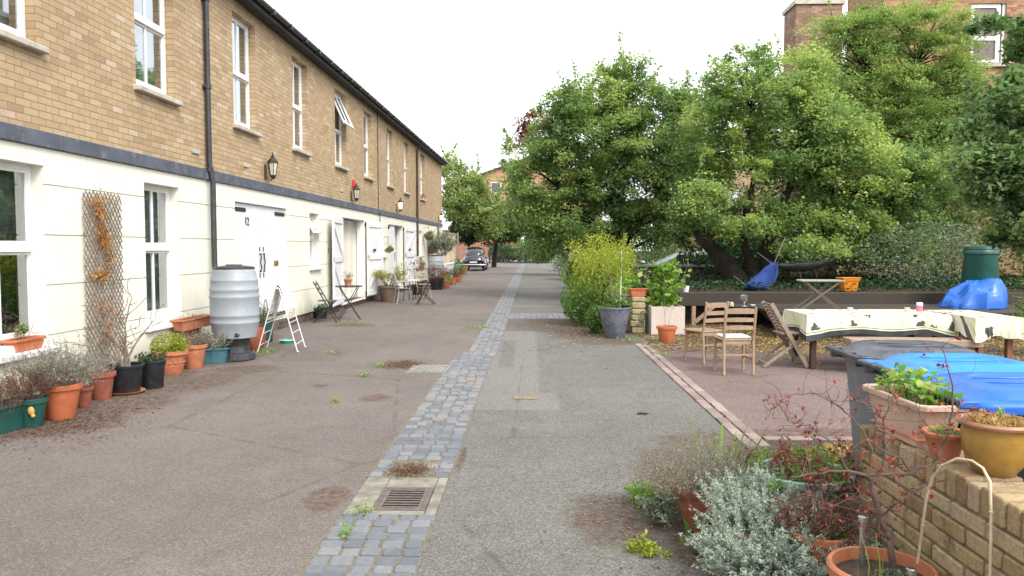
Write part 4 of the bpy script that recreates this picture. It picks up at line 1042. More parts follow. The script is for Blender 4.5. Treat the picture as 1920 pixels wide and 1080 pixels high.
def basket(label, y, z, leafm, r=.2, group='hanging baskets on the terrace wall', potm='brownpot'):
    b = thing('hanging_basket', label, 'hanging basket', T(.26, y, z), ANG, group)
    m = MB(); m.lathe([(.02, -r * .75), (r * .6, -r * .6), (r, 0), (r * 1.04, .01), (r * .9, 0)], (0, 0, 0), 18, close=False); m.build('bowl', M[potm], b)
    m = MB(); m.beam((-.24, 0, .38), (.02, 0, .42), .015, .015); m.tube([(0, 0, .42), (.0, r * .9, 0)], .004, 4); m.tube([(0, 0, .42), (0, -r * .9, 0)], .004, 4); m.build('bracket', M['iron'], b)
    bush(b, -.02, r * 1.15, r * .7, 420, leafm, .05, clumps=12)
    lf = LF(); n = 60 if leafm != 'L_bright' else 6; lf.add(rng.normal(size=(n, 3)) * [r * .7, r * .7, .06] + [0, 0, .12], .05, rng.random(n)); lf.build('flowers', M['L_redflower'], b)
basket('hanging basket of red and green flowers beside the brown downpipe', 32.3, 2.05, 'L_green')
basket('small wall pot of pale green leaves on the pier between the white open doors', S(712.5), 1.52, 'L_bright', .13, potm='steel')
fb = thing('flower_trough', 'terracotta wall trough of vivid red flowers above the far water butt', 'planter', T(.16, 34.3, 1.32), ANG + R(90))
z = trough(fb, 1.3, .22, .22, M['terra'], .85); bush(fb, z, .6, .16, 500, 'L_green', .06, ry=.14, clumps=12)
lf = LF(); lf.add(rng.normal(size=(240, 3)) * [.35, .09, .07] + [0, 0, z + .18], .07, rng.random(240)); lf.build('flowers', M['L_redflower'], fb)
t_ = thing('window_planter', 'small terracotta pot on the last upstairs window sill', 'planter', T(.0, 32.5, UZ0), ANG + R(90)); z = trough(t_, .6, .14, .16, M['terra']); bush(t_, z, .2, .05, 80, 'L_dark', .04, ry=.06)

# --- parked vintage car, rear view
car = thing('parked_car', 'shiny black vintage saloon parked facing away at the far end of the road', 'car', (-3.85, 51.2, 0), R(0))
def cpaint():
    t = NT('navy_black_paint'); return t.finish((.003, .004, .012), .18, Coat_Weight=.8, Coat_Roughness=.05)
M['carp'] = cpaint(); M['chrome'] = plain('chrome', (.7, .7, .72), .12, .05, 9, metal=1, bump=0)
M['carglass'] = plain('car_glass', (.05, .06, .07), .06, .1, 5, bump=0, spec=.9); M['tyre'] = plain('tyre', (.02, .02, .02), .85, .2, 30)
def superring(y, cx, hw, z0, z1, e=3.0, n=28):
    zc, hz = (z0 + z1) / 2, (z1 - z0) / 2; out = []
    for k in range(n):
        a = 2 * math.pi * k / n; c, s = math.cos(a), math.sin(a)
        out.append(Vector((cx + hw * math.copysign(abs(c) ** (2 / e), c), y, zc + hz * math.copysign(abs(s) ** (2 / e), s))))
    return out
m = MB()
m.loft([superring(y, 0, w, z0, z1, e) for y, w, z0, z1, e in ((0, .30, .55, .72, 2.2), (.06, .55, .38, .92, 2.4), (.25, .66, .3, 1.08, 2.8), (.7, .72, .28, 1.12, 3), (1.6, .74, .26, 1.08, 3.2), (2.7, .70, .26, 1.06, 3), (3.4, .5, .3, 1.05, 2.6), (4.1, .42, .32, .98, 2.4), (4.35, .3, .45, .85, 2.2))])
m.loft([superring(y, 0, w, z0, z1, e) for y, w, z0, z1, e in ((.30, .34, .95, 1.12, 2.4), (.50, .52, .9, 1.38, 2.6), (.85, .60, .9, 1.56, 2.7), (1.5, .64, .9, 1.64, 2.8), (2.2, .62, .9, 1.58, 2.8), (2.55, .58, .9, 1.40, 2.6), (2.85, .5, .9, 1.06, 2.4))])
for sx in (-1, 1):
    m.ball((sx * .64, .82, .52), .20, .62, .40, 20, 12); m.ball((sx * .62, 3.5, .52), .22, .66, .42, 20, 12)
    m.box(sx * .62 - .12, sx * .62 + .12, 1.3, 3.1, .27, .34)
m.build('body', M['carp'], car, smooth=True)
m = MB(); m.add([(-.40, .395, 1.20), (.40, .395, 1.20), (.36, .56, 1.44), (-.36, .56, 1.44)], [(0, 1, 2, 3)]); m.box(-.38, .38, .40, .41, 1.18, 1.2); m.build('rear_window', M['carglass'], car)
for sx in (-1, 1):
    m = MB(); x = sx * .655; m.add([(x, .95, 1.12), (x, 2.3, 1.12), (x * .93, 2.2, 1.46), (x * .93, 1.1, 1.46)], [(0, 1, 2, 3)]); m.build('side_window', M['carglass'], car)
    for yy in (.8, 3.5):
        w = MB(); w.lathe([(.18, -.08), (.30, -.08), (.32, -.05), (.32, .05), (.30, .08), (.18, .08)], (sx * .66, yy, .32), 24, M=Matrix.Rotation(R(90), 4, 'Y')); wo_ = w.build('wheel', M['tyre'], car)
        w = MB(); w.lathe([(.001, -.085), (.17, -.08), (.19, -.06), (.19, .06), (.17, .08), (.001, .085)], (sx * .66, yy, .32), 20, M=Matrix.Rotation(R(90), 4, 'Y')); w.build('hub_cap', M['chrome'], wo_, smooth=True)
    m = MB(); m.ball((sx * .70, .24, .66), .04, .035, .055, 10, 8); m.build('tail_light', plain('tail_red', (.4, .02, .02), .3, .1, 5), car, smooth=True)
m = MB(); m.tube([(-.80, .12, .44), (-.72, -.08, .44), (0, -.13, .44), (.72, -.08, .44), (.80, .12, .44)], .045, 10); m.box(-.35, -.31, -.16, -.09, .38, .53); m.box(.31, .35, -.16, -.09, .38, .53); m.build('bumper', M['chrome'], car, smooth=True)
m = MB(); m.box(-.25, .25, -.02, .02, .56, .67); m.build('number_plate', plain('plate_white', (.5, .5, .48), .5, .05, 5), car)
m = MB(); m.box(-.06, .06, .0, .04, .74, .78); m.build('boot_handle', M['chrome'], car)

# ================================================================ gate and far background
gt_ = thing('iron_gate', 'pair of black iron railing gates closing the far end of the road', 'gate', (0, 0, 0))
gl = Q(919, 480, 76).x; gr = Q(1032, 480, 76).x
m = MB(); xm = (gl + gr) / 2
for (a, b) in ((gl, xm - .06), (xm + .06, gr)):
    for z in (.12, 1.42): m.box(a, b, 75.98, 76.02, z, z + .06)
    x = a
    while x < b: m.box(x, x + .025, 75.985, 76.015, .12, 1.55); x += .15
m.build('railings', M['iron'], gt_)
for x in (gl - .12, gr + .05): m = MB(); m.box(x, x + .12, 75.9, 76.05, 0, 1.75); m.build('post', M['iron'], gt_)
m = MB(); m.box(xm - .06, xm - .01, 75.97, 76.03, .08, 1.6); m.box(xm + .01, xm + .06, 75.97, 76.03, .08, 1.6); m.build('meeting_bars', M['iron'], gt_)
sheet('pavement', [(-30, 78), (40, 78), (40, 96), (-30, 96)], -0.008, plain('pale_pavement', (.42, .41, .39), .9, .1, .5))
rw = thing('red_brick_wall', 'dark red brick boundary wall across the street beyond the gate', 'wall')
m = MB(); m.box(-12, -1.2, 96, 96.3, 0, 3.7); m.build('wall', M['brick_red'], rw); m = MB(); m.box(-12.1, -1.1, 95.93, 96.37, 3.702, 3.85); m.build('coping', M['sill'], rw)
fh = thing('brick_house', 'far yellow brick house with a shallow gable and one grey window', 'house')
m = MB(); xl = Q(893, 400, 104).x; xr = xl + 17
m.add([(xl, 104, 0), (xr, 104, 0), (xr, 104, 11.0), (xl + 7, 104, 13.6), (xl, 104, 11.3), (xl, 116, 0), (xr, 116, 0), (xr, 116, 11), (xl + 7, 116, 13.6), (xl, 116, 11.3)], [(0, 1, 2, 3, 4), (5, 9, 8, 7, 6), (0, 4, 9, 5), (1, 6, 7, 2)]); m.build('wall', M['brick_back'], fh)
m = MB(); m.add([(xl - .4, 103.6, 11.25), (xl + 7, 103.6, 13.8), (xl + 7, 116.4, 13.8), (xl - .4, 116.4, 11.25), (xr + .4, 103.6, 10.95), (xr + .4, 116.4, 10.95)], [(0, 1, 2, 3), (1, 4, 5, 2)]); ro = m.build('roof', M['roof'], fh); so = ro.modifiers.new('s', 'SOLIDIFY'); so.thickness = .2
for (px, py) in ((930, 352), (985, 352), (930, 395)):
    w_ = Q(px, py, 103.95); m = MB(); m.box(w_.x - .7, w_.x + .7, 103.93, 103.99, w_.z - .75, w_.z + .75)
    f = m.build('window', M['white'], fh); g = MB(); g.box(w_.x - .6, w_.x + .6, 103.90, 103.928, w_.z - .65, w_.z + .65); g.build('pane', M['carglass'], f)
# white painted gable across the street
wh = thing('white_house', 'sliver of a white painted house seen between the trees beyond the gate', 'house')
a = Q(976, 440, 98); b = Q(1012, 440, 98); m = MB(); m.box(a.x, b.x + 3, 98, 101, 0, Q(976, 424, 98).z); m.build('wall', plain('white_render', (.75, .75, .73), .8, .05, 2), wh)
m = MB(); m.box(a.x + .5, a.x + 1.4, 97.95, 97.99, 1.4, 3); m.build('window', M['carglass'], wh)

# --- tall brick building on the right
tb_ = thing('brick_building', 'tall red brown brick block rising behind the trees at upper right', 'building')
BY = 27.0; bx0 = Q(1656, 60, BY).x; bx1 = bx0 + 12; bm = brickmat('block_brick', (.30, .155, .09), (.40, .22, .125), (.34, .26, .20))
w0, w1 = Q(1820, 60, BY).x, Q(1886, 60, BY).x; wz0, wz1 = Q(1850, 118, BY).z, Q(1850, 6, BY).z
m = MB(); xs = [bx0, w0, w1, bx1]; zs_ = [0, wz0, wz1, 13.5]
for i in range(3):
    for j in range(3):
        if (i, j) == (1, 1): continue
        m.add([(xs[i], BY, zs_[j]), (xs[i + 1], BY, zs_[j]), (xs[i + 1], BY, zs_[j + 1]), (xs[i], BY, zs_[j + 1])], [(0, 1, 2, 3)])
bk = Q(1588, 60, 31.5).x; m.add([(bx0, BY, 0), (bk, 31.5, 0), (bk, 31.5, 13.5), (bx0, BY, 13.5)], [(0, 1, 2, 3)]); m.add([(bk, 31.5, 0), (bx1, 31.5, 0), (bx1, 31.5, 13.5), (bk, 31.5, 13.5)], [(0, 1, 2, 3)])
for (A, B) in (((w0, wz0), (w0, wz1)), ((w1, wz0), (w1, wz1)), ((w0, wz1), (w1, wz1)), ((w0, wz0), (w1, wz0))):
    m.add([(A[0], BY, A[1]), (A[0], BY + .3, A[1]), (B[0], BY + .3, B[1]), (B[0], BY, B[1])], [(0, 1, 2, 3)])
m.build('wall', bm, tb_)
m = MB(); m.box(bx0 - .1, bx1, BY - .1, BY + 4.6, 13.502, 13.8); m.build('parapet', M['sill'], tb_)
m = MB(); xm = (w0 + w1) / 2; F = BY + .06; zm = wz0 + (wz1 - wz0) * .42
m.box(w0, w0 + .14, F, F + .08, wz0, wz1); m.box(w1 - .3, w1 - .16, F, F + .08, wz0, wz1); m.box(w1 - .1, w1, F, F + .08, wz0, wz1); m.box(w0 + .14, w1 - .3, F, F + .08, wz1 - .14, wz1); m.box(w0 + .14, w1 - .3, F, F + .08, wz0, wz0 + .12); m.box(w0 + .14, w1 - .3, F, F + .08, zm - .07, zm + .07)
wf = m.build('window', M['white'], tb_, bevel=.005); m = MB(); m.add([(w0, F + .05, wz0), (w1, F + .05, wz0), (w1, F + .05, wz1), (w0, F + .05, wz1)], [(0, 1, 2, 3)]); m.build('pane', plain('brown_glass', (.10, .075, .06), .08, .3, 3, bump=0, spec=.8), wf)  # dark brown pane behind the white frame
m = MB(); m.box(w0 - .15, w1 + .15, BY - .12, BY + .1, wz0 - .14, wz0 - .003); m.build('sill', M['sill'], wf)
ch = thing('chimney_stack', 'broad brick chimney stack standing left of the tall brick block', 'chimney')
CY = 26; c0, c1 = Q(1492, 60, CY).x, Q(1579, 60, CY).x; cz = Q(1530, 8, CY).z
m = MB(); m.box(c0, c1, CY, CY + 1.2, 0, cz); m.build('stack', brickmat('stack_brick', (.22, .13, .09), (.30, .18, .125), (.30, .25, .20)), ch)
m = MB(); m.box(c0 - .06, c1 + .06, CY - .06, CY + 1.26, cz + .002, cz + .12); m.box(c0, c1, CY, CY + 1.2, cz + .122, cz + .2); m.build('cap', M['sill'], ch)
ph = thing('brick_house', 'pale brick house glimpsed through gaps between the two big trees', 'house')
m = MB(); m.box(8, 22, 42, 50, 0, Q(1320, 285, 42).z); m.build('wall', brickmat('pale_back_brick', (.42, .30, .18), (.50, .37, .23), (.45, .38, .30)), ph)
m = MB(); z_ = Q(1320, 285, 42).z; m.add([(7.8, 41.7, z_ + .002), (22.2, 41.7, z_ + .002), (22.2, 46, z_ + 1.6), (7.8, 46, z_ + 1.6)], [(0, 1, 2, 3)]); m.build('roof', M['roof'], ph)
for x in (10.5, 13.5): m = MB(); m.box(x, x + 1.0, 41.93, 41.99, 3.2, 4.7); m.build('window', M['white'], ph)

# ================================================================ raised timber edged bed, deck furniture
DKY = 15.8
dk = thing('timber_deck', 'long raised bed front of old timber beams on braced posts', 'raised bed')
dx0, dx1 = Q(1272, 560, DKY).x, 11.5
m = MB(); m.box(dx0, dx1, DKY - .09, DKY + .09, .40, .68); m.build('front_beam', M['sleeper'], dk, bevel=.01)
for px in (1299, 1461):
    x = Q(px, 590, DKY).x; m = MB(); m.box(x - .04, x + .04, DKY - .10, DKY - .02, .0, .398); m.build('post', M['wood'], dk, bevel=.005)
for pa, pb in ((1300, 1336), (1414, 1450)):
    if pa == 1300: A = Q(1303, 604, DKY - .06); B = Q(1338, 575, DKY - .06)
    else: A = Q(1418, 572, DKY - .06); B = Q(1446, 600, DKY - .06)
    m = MB(); m.beam(A, B, .07, .09, up=(0, 1, 0)); m.build('brace', M['wood'], dk, bevel=.005)
m = MB(); m.box(dx0 + .1, dx1, DKY + .25, DKY + .32, -.02, .6); m.build('retaining_boards', plain('dark_boards', (.03, .025, .02), .95, .4, 4), dk)  # very dark brown boards behind the beam
m = MB(); m.box(4.35, 9.6, 13.6, 13.72, .20, .46); m.box(4.35, 9.6, 13.6, 13.72, -.02, .19); m.build('step_front', M['sleeper'], dk, bevel=.008)
m = MB(); m.box(4.36, 9.6, 13.73, DKY - .1, .42, .455); m.build('step_boards', M['sleeper'], dk)
sheet('raised_ground', [(dx0, DKY + .1), (dx1 + 14, DKY + .1), (dx1 + 14, 26.5), (2.2, 26.5)], .66, M['earth'])
t = NT('leafy_floor'); p = t.geo()
M['leafy'] = t.finish(t.mix(t.sstep(t.noise(p, 2.2, 5, 0.7), .42, .6), (.085, .06, .042), t.ramp(t.noise(p, 18, 5, .7), [(.35, (.10, .07, .04)), (.55, (.20, .14, .07)), (.7, (.12, .12, .05))])), .95, t.bump(t.noise(p, 30, 6, .7), .8, .02), spec=.2)
sheet('litter_ground', [(1.6, 12.3), (11, 12.0), (12, DKY + .3), (1.7, DKY + .3)], -0.004, M['leafy'])
M['L_litter'] = leafmat('fallen_leaves', (.11, .05, .03), (.34, .22, .08), (.50, .42, .10), .2)
def litter(name, n, fn, size=.05, tint=(0, 1)):
    lf = LF(); C = np.array([fn() for _ in range(n)]); lf.add(C, size, rng.uniform(tint[0], tint[1], n), up=3); return tag(lf.build(name, M['L_litter']), kind='stuff')
litter('leaf_litter', 9000, lambda: (random.uniform(1.9, 10), random.uniform(12.3, DKY + .1) if random.random() < .85 else random.gauss(12.2, .3), random.uniform(.004, .02)), .055)
litter('leaf_litter', 1500, lambda: (random.uniform(3.5, 9), random.gauss(11.6, .35), random.uniform(.004, .02)), .05, (.5, 1))
litter('leaf_litter', 350, lambda: (random.gauss(1.0, .4), random.gauss(14.0, 1.3), random.uniform(.004, .015)), .045)
litter('leaf_litter', 650, lambda: (max(-5.0, random.gauss(-4.4, .35)), random.uniform(5.5, 13), random.uniform(.004, .012)), .026, (0, .3))
litter('dirt_crumbs', 900, lambda: (random.gauss(-.87, .075), random.gauss(5.36, .085), random.uniform(.006, .022)), .018, (0, .12))
litter('dirt_crumbs', 700, lambda: (random.gauss(-1.72, .15), random.gauss(10.3, .20), random.uniform(.003, .014)), .026, (0, .12))
litter('leaf_litter', 1500, lambda: (max(-4.9, random.gauss(-4.2, .28)), random.gauss(6.75, .42), random.uniform(.004, .014)), .020, (0, .12))
litter('leaf_litter', 500, lambda: (random.gauss(.85, .35), random.gauss(4.6, .5), random.uniform(.004, .012)), .022, (0, .5))
# --- ladder back chairs
def ladder_chair(label, loc, rz, mat, cushion=False):
    """faces local +y; back posts at y=0"""
    c = thing('ladderback_chair', label, 'chair', loc, rz, 'ladderback chairs on the patio'); w = .185
    for sx in (-1, 1):
        m = MB(); p0 = Vector((sx * w, -.02, 0)); p1 = Vector((sx * w, 0, .44)); p2 = Vector((sx * (w + .004), -.07, .86))
        m.beam(p0, p1, .032, .032, up=(0, 1, 0)); m.beam(p1 - Vector((0, 0, .01)), p2, .030, .030, up=(0, 1, 0)); m.build('back_post', mat, c, bevel=.006)
        m = MB(); m.beam((sx * w, .37, 0), (sx * w, .36, .425), .032, .032, up=(0, 1, 0)); m.build('leg', mat, c, bevel=.006)
    for z, h in ((.60, .045), (.70, .045), (.81, .06)):
        m = MB()
        y = -.07 * (z - .44) / .42; n = 8
        for k in range(n):
            a = -w + 2 * w * k / n; b = -w + 2 * w * (k + 1) / n
            ya = y - .018 * (1 - (a / w) ** 2); yb = y - .018 * (1 - (b / w) ** 2); za = .01 * (1 - (a / w) ** 2); zb = .01 * (1 - (b / w) ** 2)
            m.add([(a, ya - .007, z - h / 2), (b, yb - .007, z - h / 2), (b, yb - .007, z + h / 2 + zb), (a, ya - .007, z + h / 2 + za), (a, ya + .007, z - h / 2), (b, yb + .007, z - h / 2), (b, yb + .007, z + h / 2 + zb), (a, ya + .007, z + h / 2 + za)], [(0, 1, 2, 3), (5, 4, 7, 6), (3, 2, 6, 7), (1, 0, 4, 5)])
        m.build('back_slat', mat, c)
    m = MB(); m.box(-w - .02, w + .02, .0, .40, .435, .455); m.box(-w, w, .01, .03, .38, .434); m.box(-w, w, .35, .37, .38, .434); m.build('seat', mat, c, bevel=.006)
    m = MB()
    for (a, b) in (((-w, 0, .2), (-w, .36, .2)), ((w, 0, .2), (w, .36, .2)), ((-w, -.01, .26), (w, -.01, .26)), ((-w, .36, .14), (w, .36, .14))): m.beam(a, b, .018, .022)
    m.build('stretchers', mat, c); c.children[-1].name = 'stretcher'
    if cushion:
        m = MB(); m.box(-w + .01, w - .01, .03, .37, .458, .485); m.build('seat_pad', plain('white_pad', (.66, .64, .60), .9, .08, 9), c, bevel=.012)
    return c
v = P(1342, 684); ladder_chair('weathered ladderback chair further left, angled beside the terracotta pot', (2.52, 10.52, 0), R(28), M['wood'])
ladder_chair('weathered ladderback chair with a white seat pad, nearest to the road', (2.60, 9.55, 0), R(3), M['wood'], True)
# folding wooden chair seen from the side
c = thing('folding_chair', 'wooden slatted folding chair leaning open beside the patterned table', 'chair', P(1487, 692) + Vector((-.06, .25, 0)), R(0))
w = .2
for nm, A, B, ww in (('back_frame', (.27, 0, .015), (-.22, 0, .86), .055), ('leg_frame', (-.30, 0, .015), (.28, 0, .45), .04)):
    m = MB(); off = w if nm == 'back_frame' else w - .035
    for sy in (-1, 1): m.beam((A[0], sy * off, A[2]), (B[0], sy * off, B[2]), .022, ww, up=(0, 1, 0)) if False else m.beam((A[0], sy * off, A[2]), (B[0], sy * off, B[2]), .024, ww)
    d_ = Vector(B) - Vector(A)
    for f in ((.08,) if nm == 'leg_frame' else (.1,)): q = Vector(A) + d_ * f; m.beam(q + Vector((0, -off, 0)), q + Vector((0, off, 0)), .02, .03)
    m.build(nm, M['woodgrey'], c, bevel=.004)
m = MB()
for k in range(9): q = Vector((.27, 0, .015)) + (Vector((-.22, 0, .86)) - Vector((.27, 0, .015))) * (.56 + k * .052); m.beam(q + Vector((.01, -w + .01, 0)), q + Vector((.01, w - .01, 0)), .012, .034, up=(-.5, 0, .86))
m.build('backrest', M['woodgrey'], c, bevel=.002)
m = MB()
for k in range(7): m.box(-.08 + k * .055, -.033 + k * .055, -w + .02, w - .02, .45, .468)
m.build('seat', M['wood'], c, bevel=.003)

# --- tables under the patterned cloth
def clothmat():
    t = NT('leaf_print_cloth'); o = t.obj(); sp = t.n('ShaderNodeSeparateXYZ'); t.set(sp.inputs[0], o)
    uv = t.n('ShaderNodeCombineXYZ'); t.set(uv.inputs[0], sp.outputs[0]); t.set(uv.inputs[1], t.math('SUBTRACT', sp.outputs[1], t.math('MULTIPLY', sp.outputs[2], 1.0)))
    u = uv.outputs[0]
    c = t.ramp(t.noise(u, 5, 3), [(.3, (.58, .57, .44)), (.7, (.67, .66, .56))])
    st = t.noise(t.mapping(u, (1, .2, 1)), 9, 2); c = t.mix(t.math('MULTIPLY', t.sstep(st, .5, .6), .5), c, (.55, .56, .26))
    v1 = t.n('ShaderNodeTexVoronoi', feature='F1'); t.set(v1.inputs['Vector'], t.mapping(u, (1, 1, 1))); v1.inputs['Scale'].default_value = 4.6; v1.inputs['Randomness'].default_value = .5
    pet = t.noise(u, 22, 2); d = t.math('ADD', v1.outputs['Distance'], t.math('MULTIPLY', t.math('SUBTRACT', pet, .5), .55))
    c = t.mix(t.math('SUBTRACT', 1.0, t.sstep(d, .25, .29)), c, (.045, .05, .045))
    sm = t.math('MULTIPLY', t.sstep(t.noise(u, 42, 2), .60, .64), t.sstep(t.noise(u, 4, 2), .5, .58)); c = t.mix(sm, c, (.12, .14, .10))
    # woven border: cream, thin dark line, then the dark hem
    tt = t.tint()
    c = t.mix(t.sstep(tt, .60, .62), c, (.60, .62, .42)); c = t.mix(t.math('MULTIPLY', t.sstep(tt, .66, .67), t.math('SUBTRACT', 1.0, t.sstep(tt, .70, .71))), c, (.10, .11, .09)); c = t.mix(t.sstep(tt, .76, .77), c, (.018, .022, .026))
    return t.finish(c, .55, t.bump(t.noise(o, 12, 3), .15, .01))
M['cloth'] = clothmat()
def table(label, x0, x1, y0, y1, H, legm, cat='table'):
    t_ = thing('garden_table', label, cat, ((x0 + x1) / 2, (y0 + y1) / 2, 0)); hx, hy = (x1 - x0) / 2, (y1 - y0) / 2
    m = MB(); m.box(-hx, hx, -hy, hy, H - .04, H); m.box(-hx + .05, hx - .05, -hy + .05, hy - .05, H - .12, H - .041); m.build('tabletop', legm, t_, bevel=.004)
    for sx in (-1, 1):
        for sy in (-1, 1):
            m = MB(); m.box(sx * (hx - .1) - .035, sx * (hx - .1) + .035, sy * (hy - .09) - .035, sy * (hy - .09) + .035, 0, H - .121); m.build('leg', legm, t_, bevel=.005)
    return t_
def cloth(label, x0, x1, y0, y1, H, drop, hemlo=0.0, corner=.12):
    """closed drape following the table edges with folds; tint runs from the top to the hem"""
    mb = MB(); per = []; N = 34; hx, hy = (x1 - x0) / 2, (y1 - y0) / 2
    nx = 40; ny = 16
    for i in range(nx): per.append((-hx + 2 * hx * i / nx, -hy, 0, -1))
    for i in range(ny): per.append((hx, -hy + 2 * hy * i / ny, 1, 0))
    for i in range(nx): per.append((hx - 2 * hx * i / nx, hy, 0, 1))
    for i in range(ny): per.append((-hx, hy - 2 * hy * i / ny, -1, 0))
    n = len(per); rows = 9; vs = []; tn = []
    for r in range(rows + 1):
        f = r / rows
        for k, (x, y, nx_, ny_) in enumerate(per):
            dc = min(abs(abs(x) - hx) + abs(abs(y) - hy), .3) / .3; cr = (1 - dc)
            dr = drop * (1 + .35 * cr) + .018 * math.sin(k * .33) ; wob = f * (.018 + .012 * math.sin(k * .7) + .012 * math.sin(k * 1.9 + 1) + .05 * cr * cr)
            sg = (x / hx, y / hy); ox = nx_ + (.5 * cr * (1 if x > 0 else -1) if ny_ else 0); oy = ny_ + (.5 * cr * (1 if y > 0 else -1) if nx_ else 0)
            vs.append((x + ox * (.006 + wob), y + oy * (.006 + wob), H + .006 - dr * f ** 1.0 - (0 if f else 0))); tn.append(f if hemlo else f * .58)
    fs = [(r * n + k, r * n + (k + 1) % n, (r + 1) * n + (k + 1) % n, (r + 1) * n + k) for r in range(rows) for k in range(n)]
    b = len(mb.v); mb.v += vs; mb.t += tn; mb.f += fs
    gx, gy = 30, 12
    top = [(-hx + 2 * hx * i / gx, -hy + 2 * hy * j / gy, H + .0062 + .0025 * math.sin(i * 1.7) * math.sin(j * 1.3)) for j in range(gy + 1) for i in range(gx + 1)]
    mb.add(top, [(j * (gx + 1) + i, j * (gx + 1) + i + 1, (j + 1) * (gx + 1) + i + 1, (j + 1) * (gx + 1) + i) for j in range(gy) for i in range(gx)], 0.0)
    o = mb.build('tablecloth', M['cloth'], None, smooth=True); o.location = ((x0 + x1) / 2, (y0 + y1) / 2, 0)
    return tag(o, label, 'tablecloth')
tA = table('long dark legged garden table carrying the wide patterned cloth', 3.62, 5.42, 10.0, 10.85, .72, M['wooddark'])
cloth('cream leaf printed tablecloth with a black hem on the long table', 3.60, 5.44, 9.98, 10.87, .722, .26, 1)
tB = table('red brown legged table at the right end of the long one', 5.52, 6.08, 9.55, 10.75, .72, M['woodbrown'])
cloth('cream leaf printed cloth without a black hem on the right hand table', 5.50, 6.11, 9.53, 10.77, .724, .22, 0)
bn = thing('plank_bench', 'thick plank bench seat standing in front of the patterned tables', 'bench', (4.82, 9.72, 0), R(-3))
m = MB(); m.box(-.80, .80, -.16, .16, .36, .45); m.build('seat', M['plank'], bn, bevel=.01)
for x in (-.6, .6): m = MB(); m.box(x - .05, x + .05, -.13, .13, 0, .359); m.build('leg', M['sleeper'], bn, bevel=.006)
cr = thing('wooden_crate', 'reddish slatted wooden crate on the ground under the right hand table', 'crate', P(1895, 672) + Vector((-.15, 1.0, 0)), R(5))
m = MB()
for z in (.03, .16): m.box(-.22, .22, -.15, -.13, z, z + .11); m.box(-.22, .22, .13, .15, z, z + .11); m.box(-.22, -.20, -.13, .13, z, z + .11); m.box(.20, .22, -.13, .13, z, z + .11)
m.build('slats', M['woodbrown'], cr); cr.children[-1].name = 'crate_sides'; m = MB(); m.box(-.2, .2, -.13, .13, .01, .029); m.build('base', M['woodbrown'], cr)
# things on the table tops
def small(name, label, cat, loc, prof, mat, n=20, extra=None):
    t_ = thing(name, label, cat, loc); m = MB(); m.lathe(prof, (0, 0, 0), n); m.build('body', mat, t_, smooth=True)
    if extra: e = MB(); e.lathe(extra[1], (0, 0, 0), n); e.build(extra[0], extra[2], t_, smooth=True)
    return t_
H_ = .731
small('candle_jar', 'pink jar with a white lid on the patterned tablecloth', 'jar', (Q(1724, 578, 10.5).x, 10.5, H_), [(.038, 0), (.04, .005), (.04, .075), (.03, .08)], plain('pink_wax', (.65, .16, .28), .3, .1, 8), extra=('lid', [(.041, .08), (.041, .115), (.038, .12)], M['white']))
small('glass_tumbler', 'small clear glass tumbler left of the pink jar on the cloth', 'glass', (Q(1701, 580, 10.4).x, 10.4, H_), [(.03, 0), (.035, .06), (.031, .06), (.026, .006)], M['frost'], extra=('candle', [(.022, .006), (.022, .03)], M['white']))
small('tealight_cup', 'pale blue cup near the left end of the patterned tablecloth', 'cup', (Q(1594, 582, 10.5).x, 10.5, H_), [(.032, 0), (.038, .05), (.034, .05), (.028, .006)], plain('pale_blue_glass', (.45, .6, .62), .3, .1, 8), extra=('candle', [(.024, .006), (.024, .035)], M['white']))
small('white_saucer', 'white dish on the cloth near the join of the two tables', 'dish', (Q(1786, 588, 10.3).x - .2, 10.3, H_), [(.03, 0), (.05, .02), (.048, .022), (.02, .006)], M['white'], extra=('foot', [(.032, 0.001), (.03, .01)], M['white']))
st_ = thing('tray_table', 'small dark metal tray table with a goblet behind the ladderback chairs', 'table', (3.55, 12.9, 0))
m = MB(); m.lathe([(.27, .60), (.29, .62), (.28, .625), (.26, .61), (.001, .61)], (0, 0, 0), 28, close=False); m.build('tray', M['iron'], st_)
m = MB(); [m.tube([(.2 * math.cos(a), .2 * math.sin(a), .6), (-.2 * math.cos(a), -.2 * math.sin(a), 0)], .01, 6) for a in (0.5, 2.1, 3.7, 5.2)]; m.build('leg_frame', M['iron'], st_)
small('silver_goblet', 'silver metal goblet on the small dark tray table', 'goblet', (3.58, 12.85, .612), [(.05, 0), (.052, .008), (.012, .02), (.012, .05), (.03, .07), (.055, .11), (.065, .19), (.061, .19), (.045, .1), (.001, .07)], M['steel'], extra=('foot', [(.055, 0), (.055, .006)], M['steel']))
small('candle_holder', 'yellowish glass candle holder left of the goblet', 'candle', (3.37, 12.85, .612), [(.035, 0), (.04, .06), (.036, .06), (.03, .01)], plain('amber_wax', (.5, .5, .3), .5, .1, 8), extra=('candle', [(.02, .01), (.02, .075)], M['white']))
small('white_bowl', 'small white bowl right of the goblet on the tray table', 'bowl', (3.72, 12.82, .612), [(.02, 0), (.045, .03), (.042, .032), (.015, .008)], M['white'], extra=('foot', [(.022, 0.001), (.02, .008)], M['white']))
small('white_pot', 'little white pot standing on the timber beam', 'pot', (Q(1286, 550, DKY).x, DKY, .681), [(.05, 0), (.07, .12), (.065, .12), (.048, .01)], M['white'], extra=('rim', [(.072, .11), (.072, .125), (.066, .125)], M['white']))
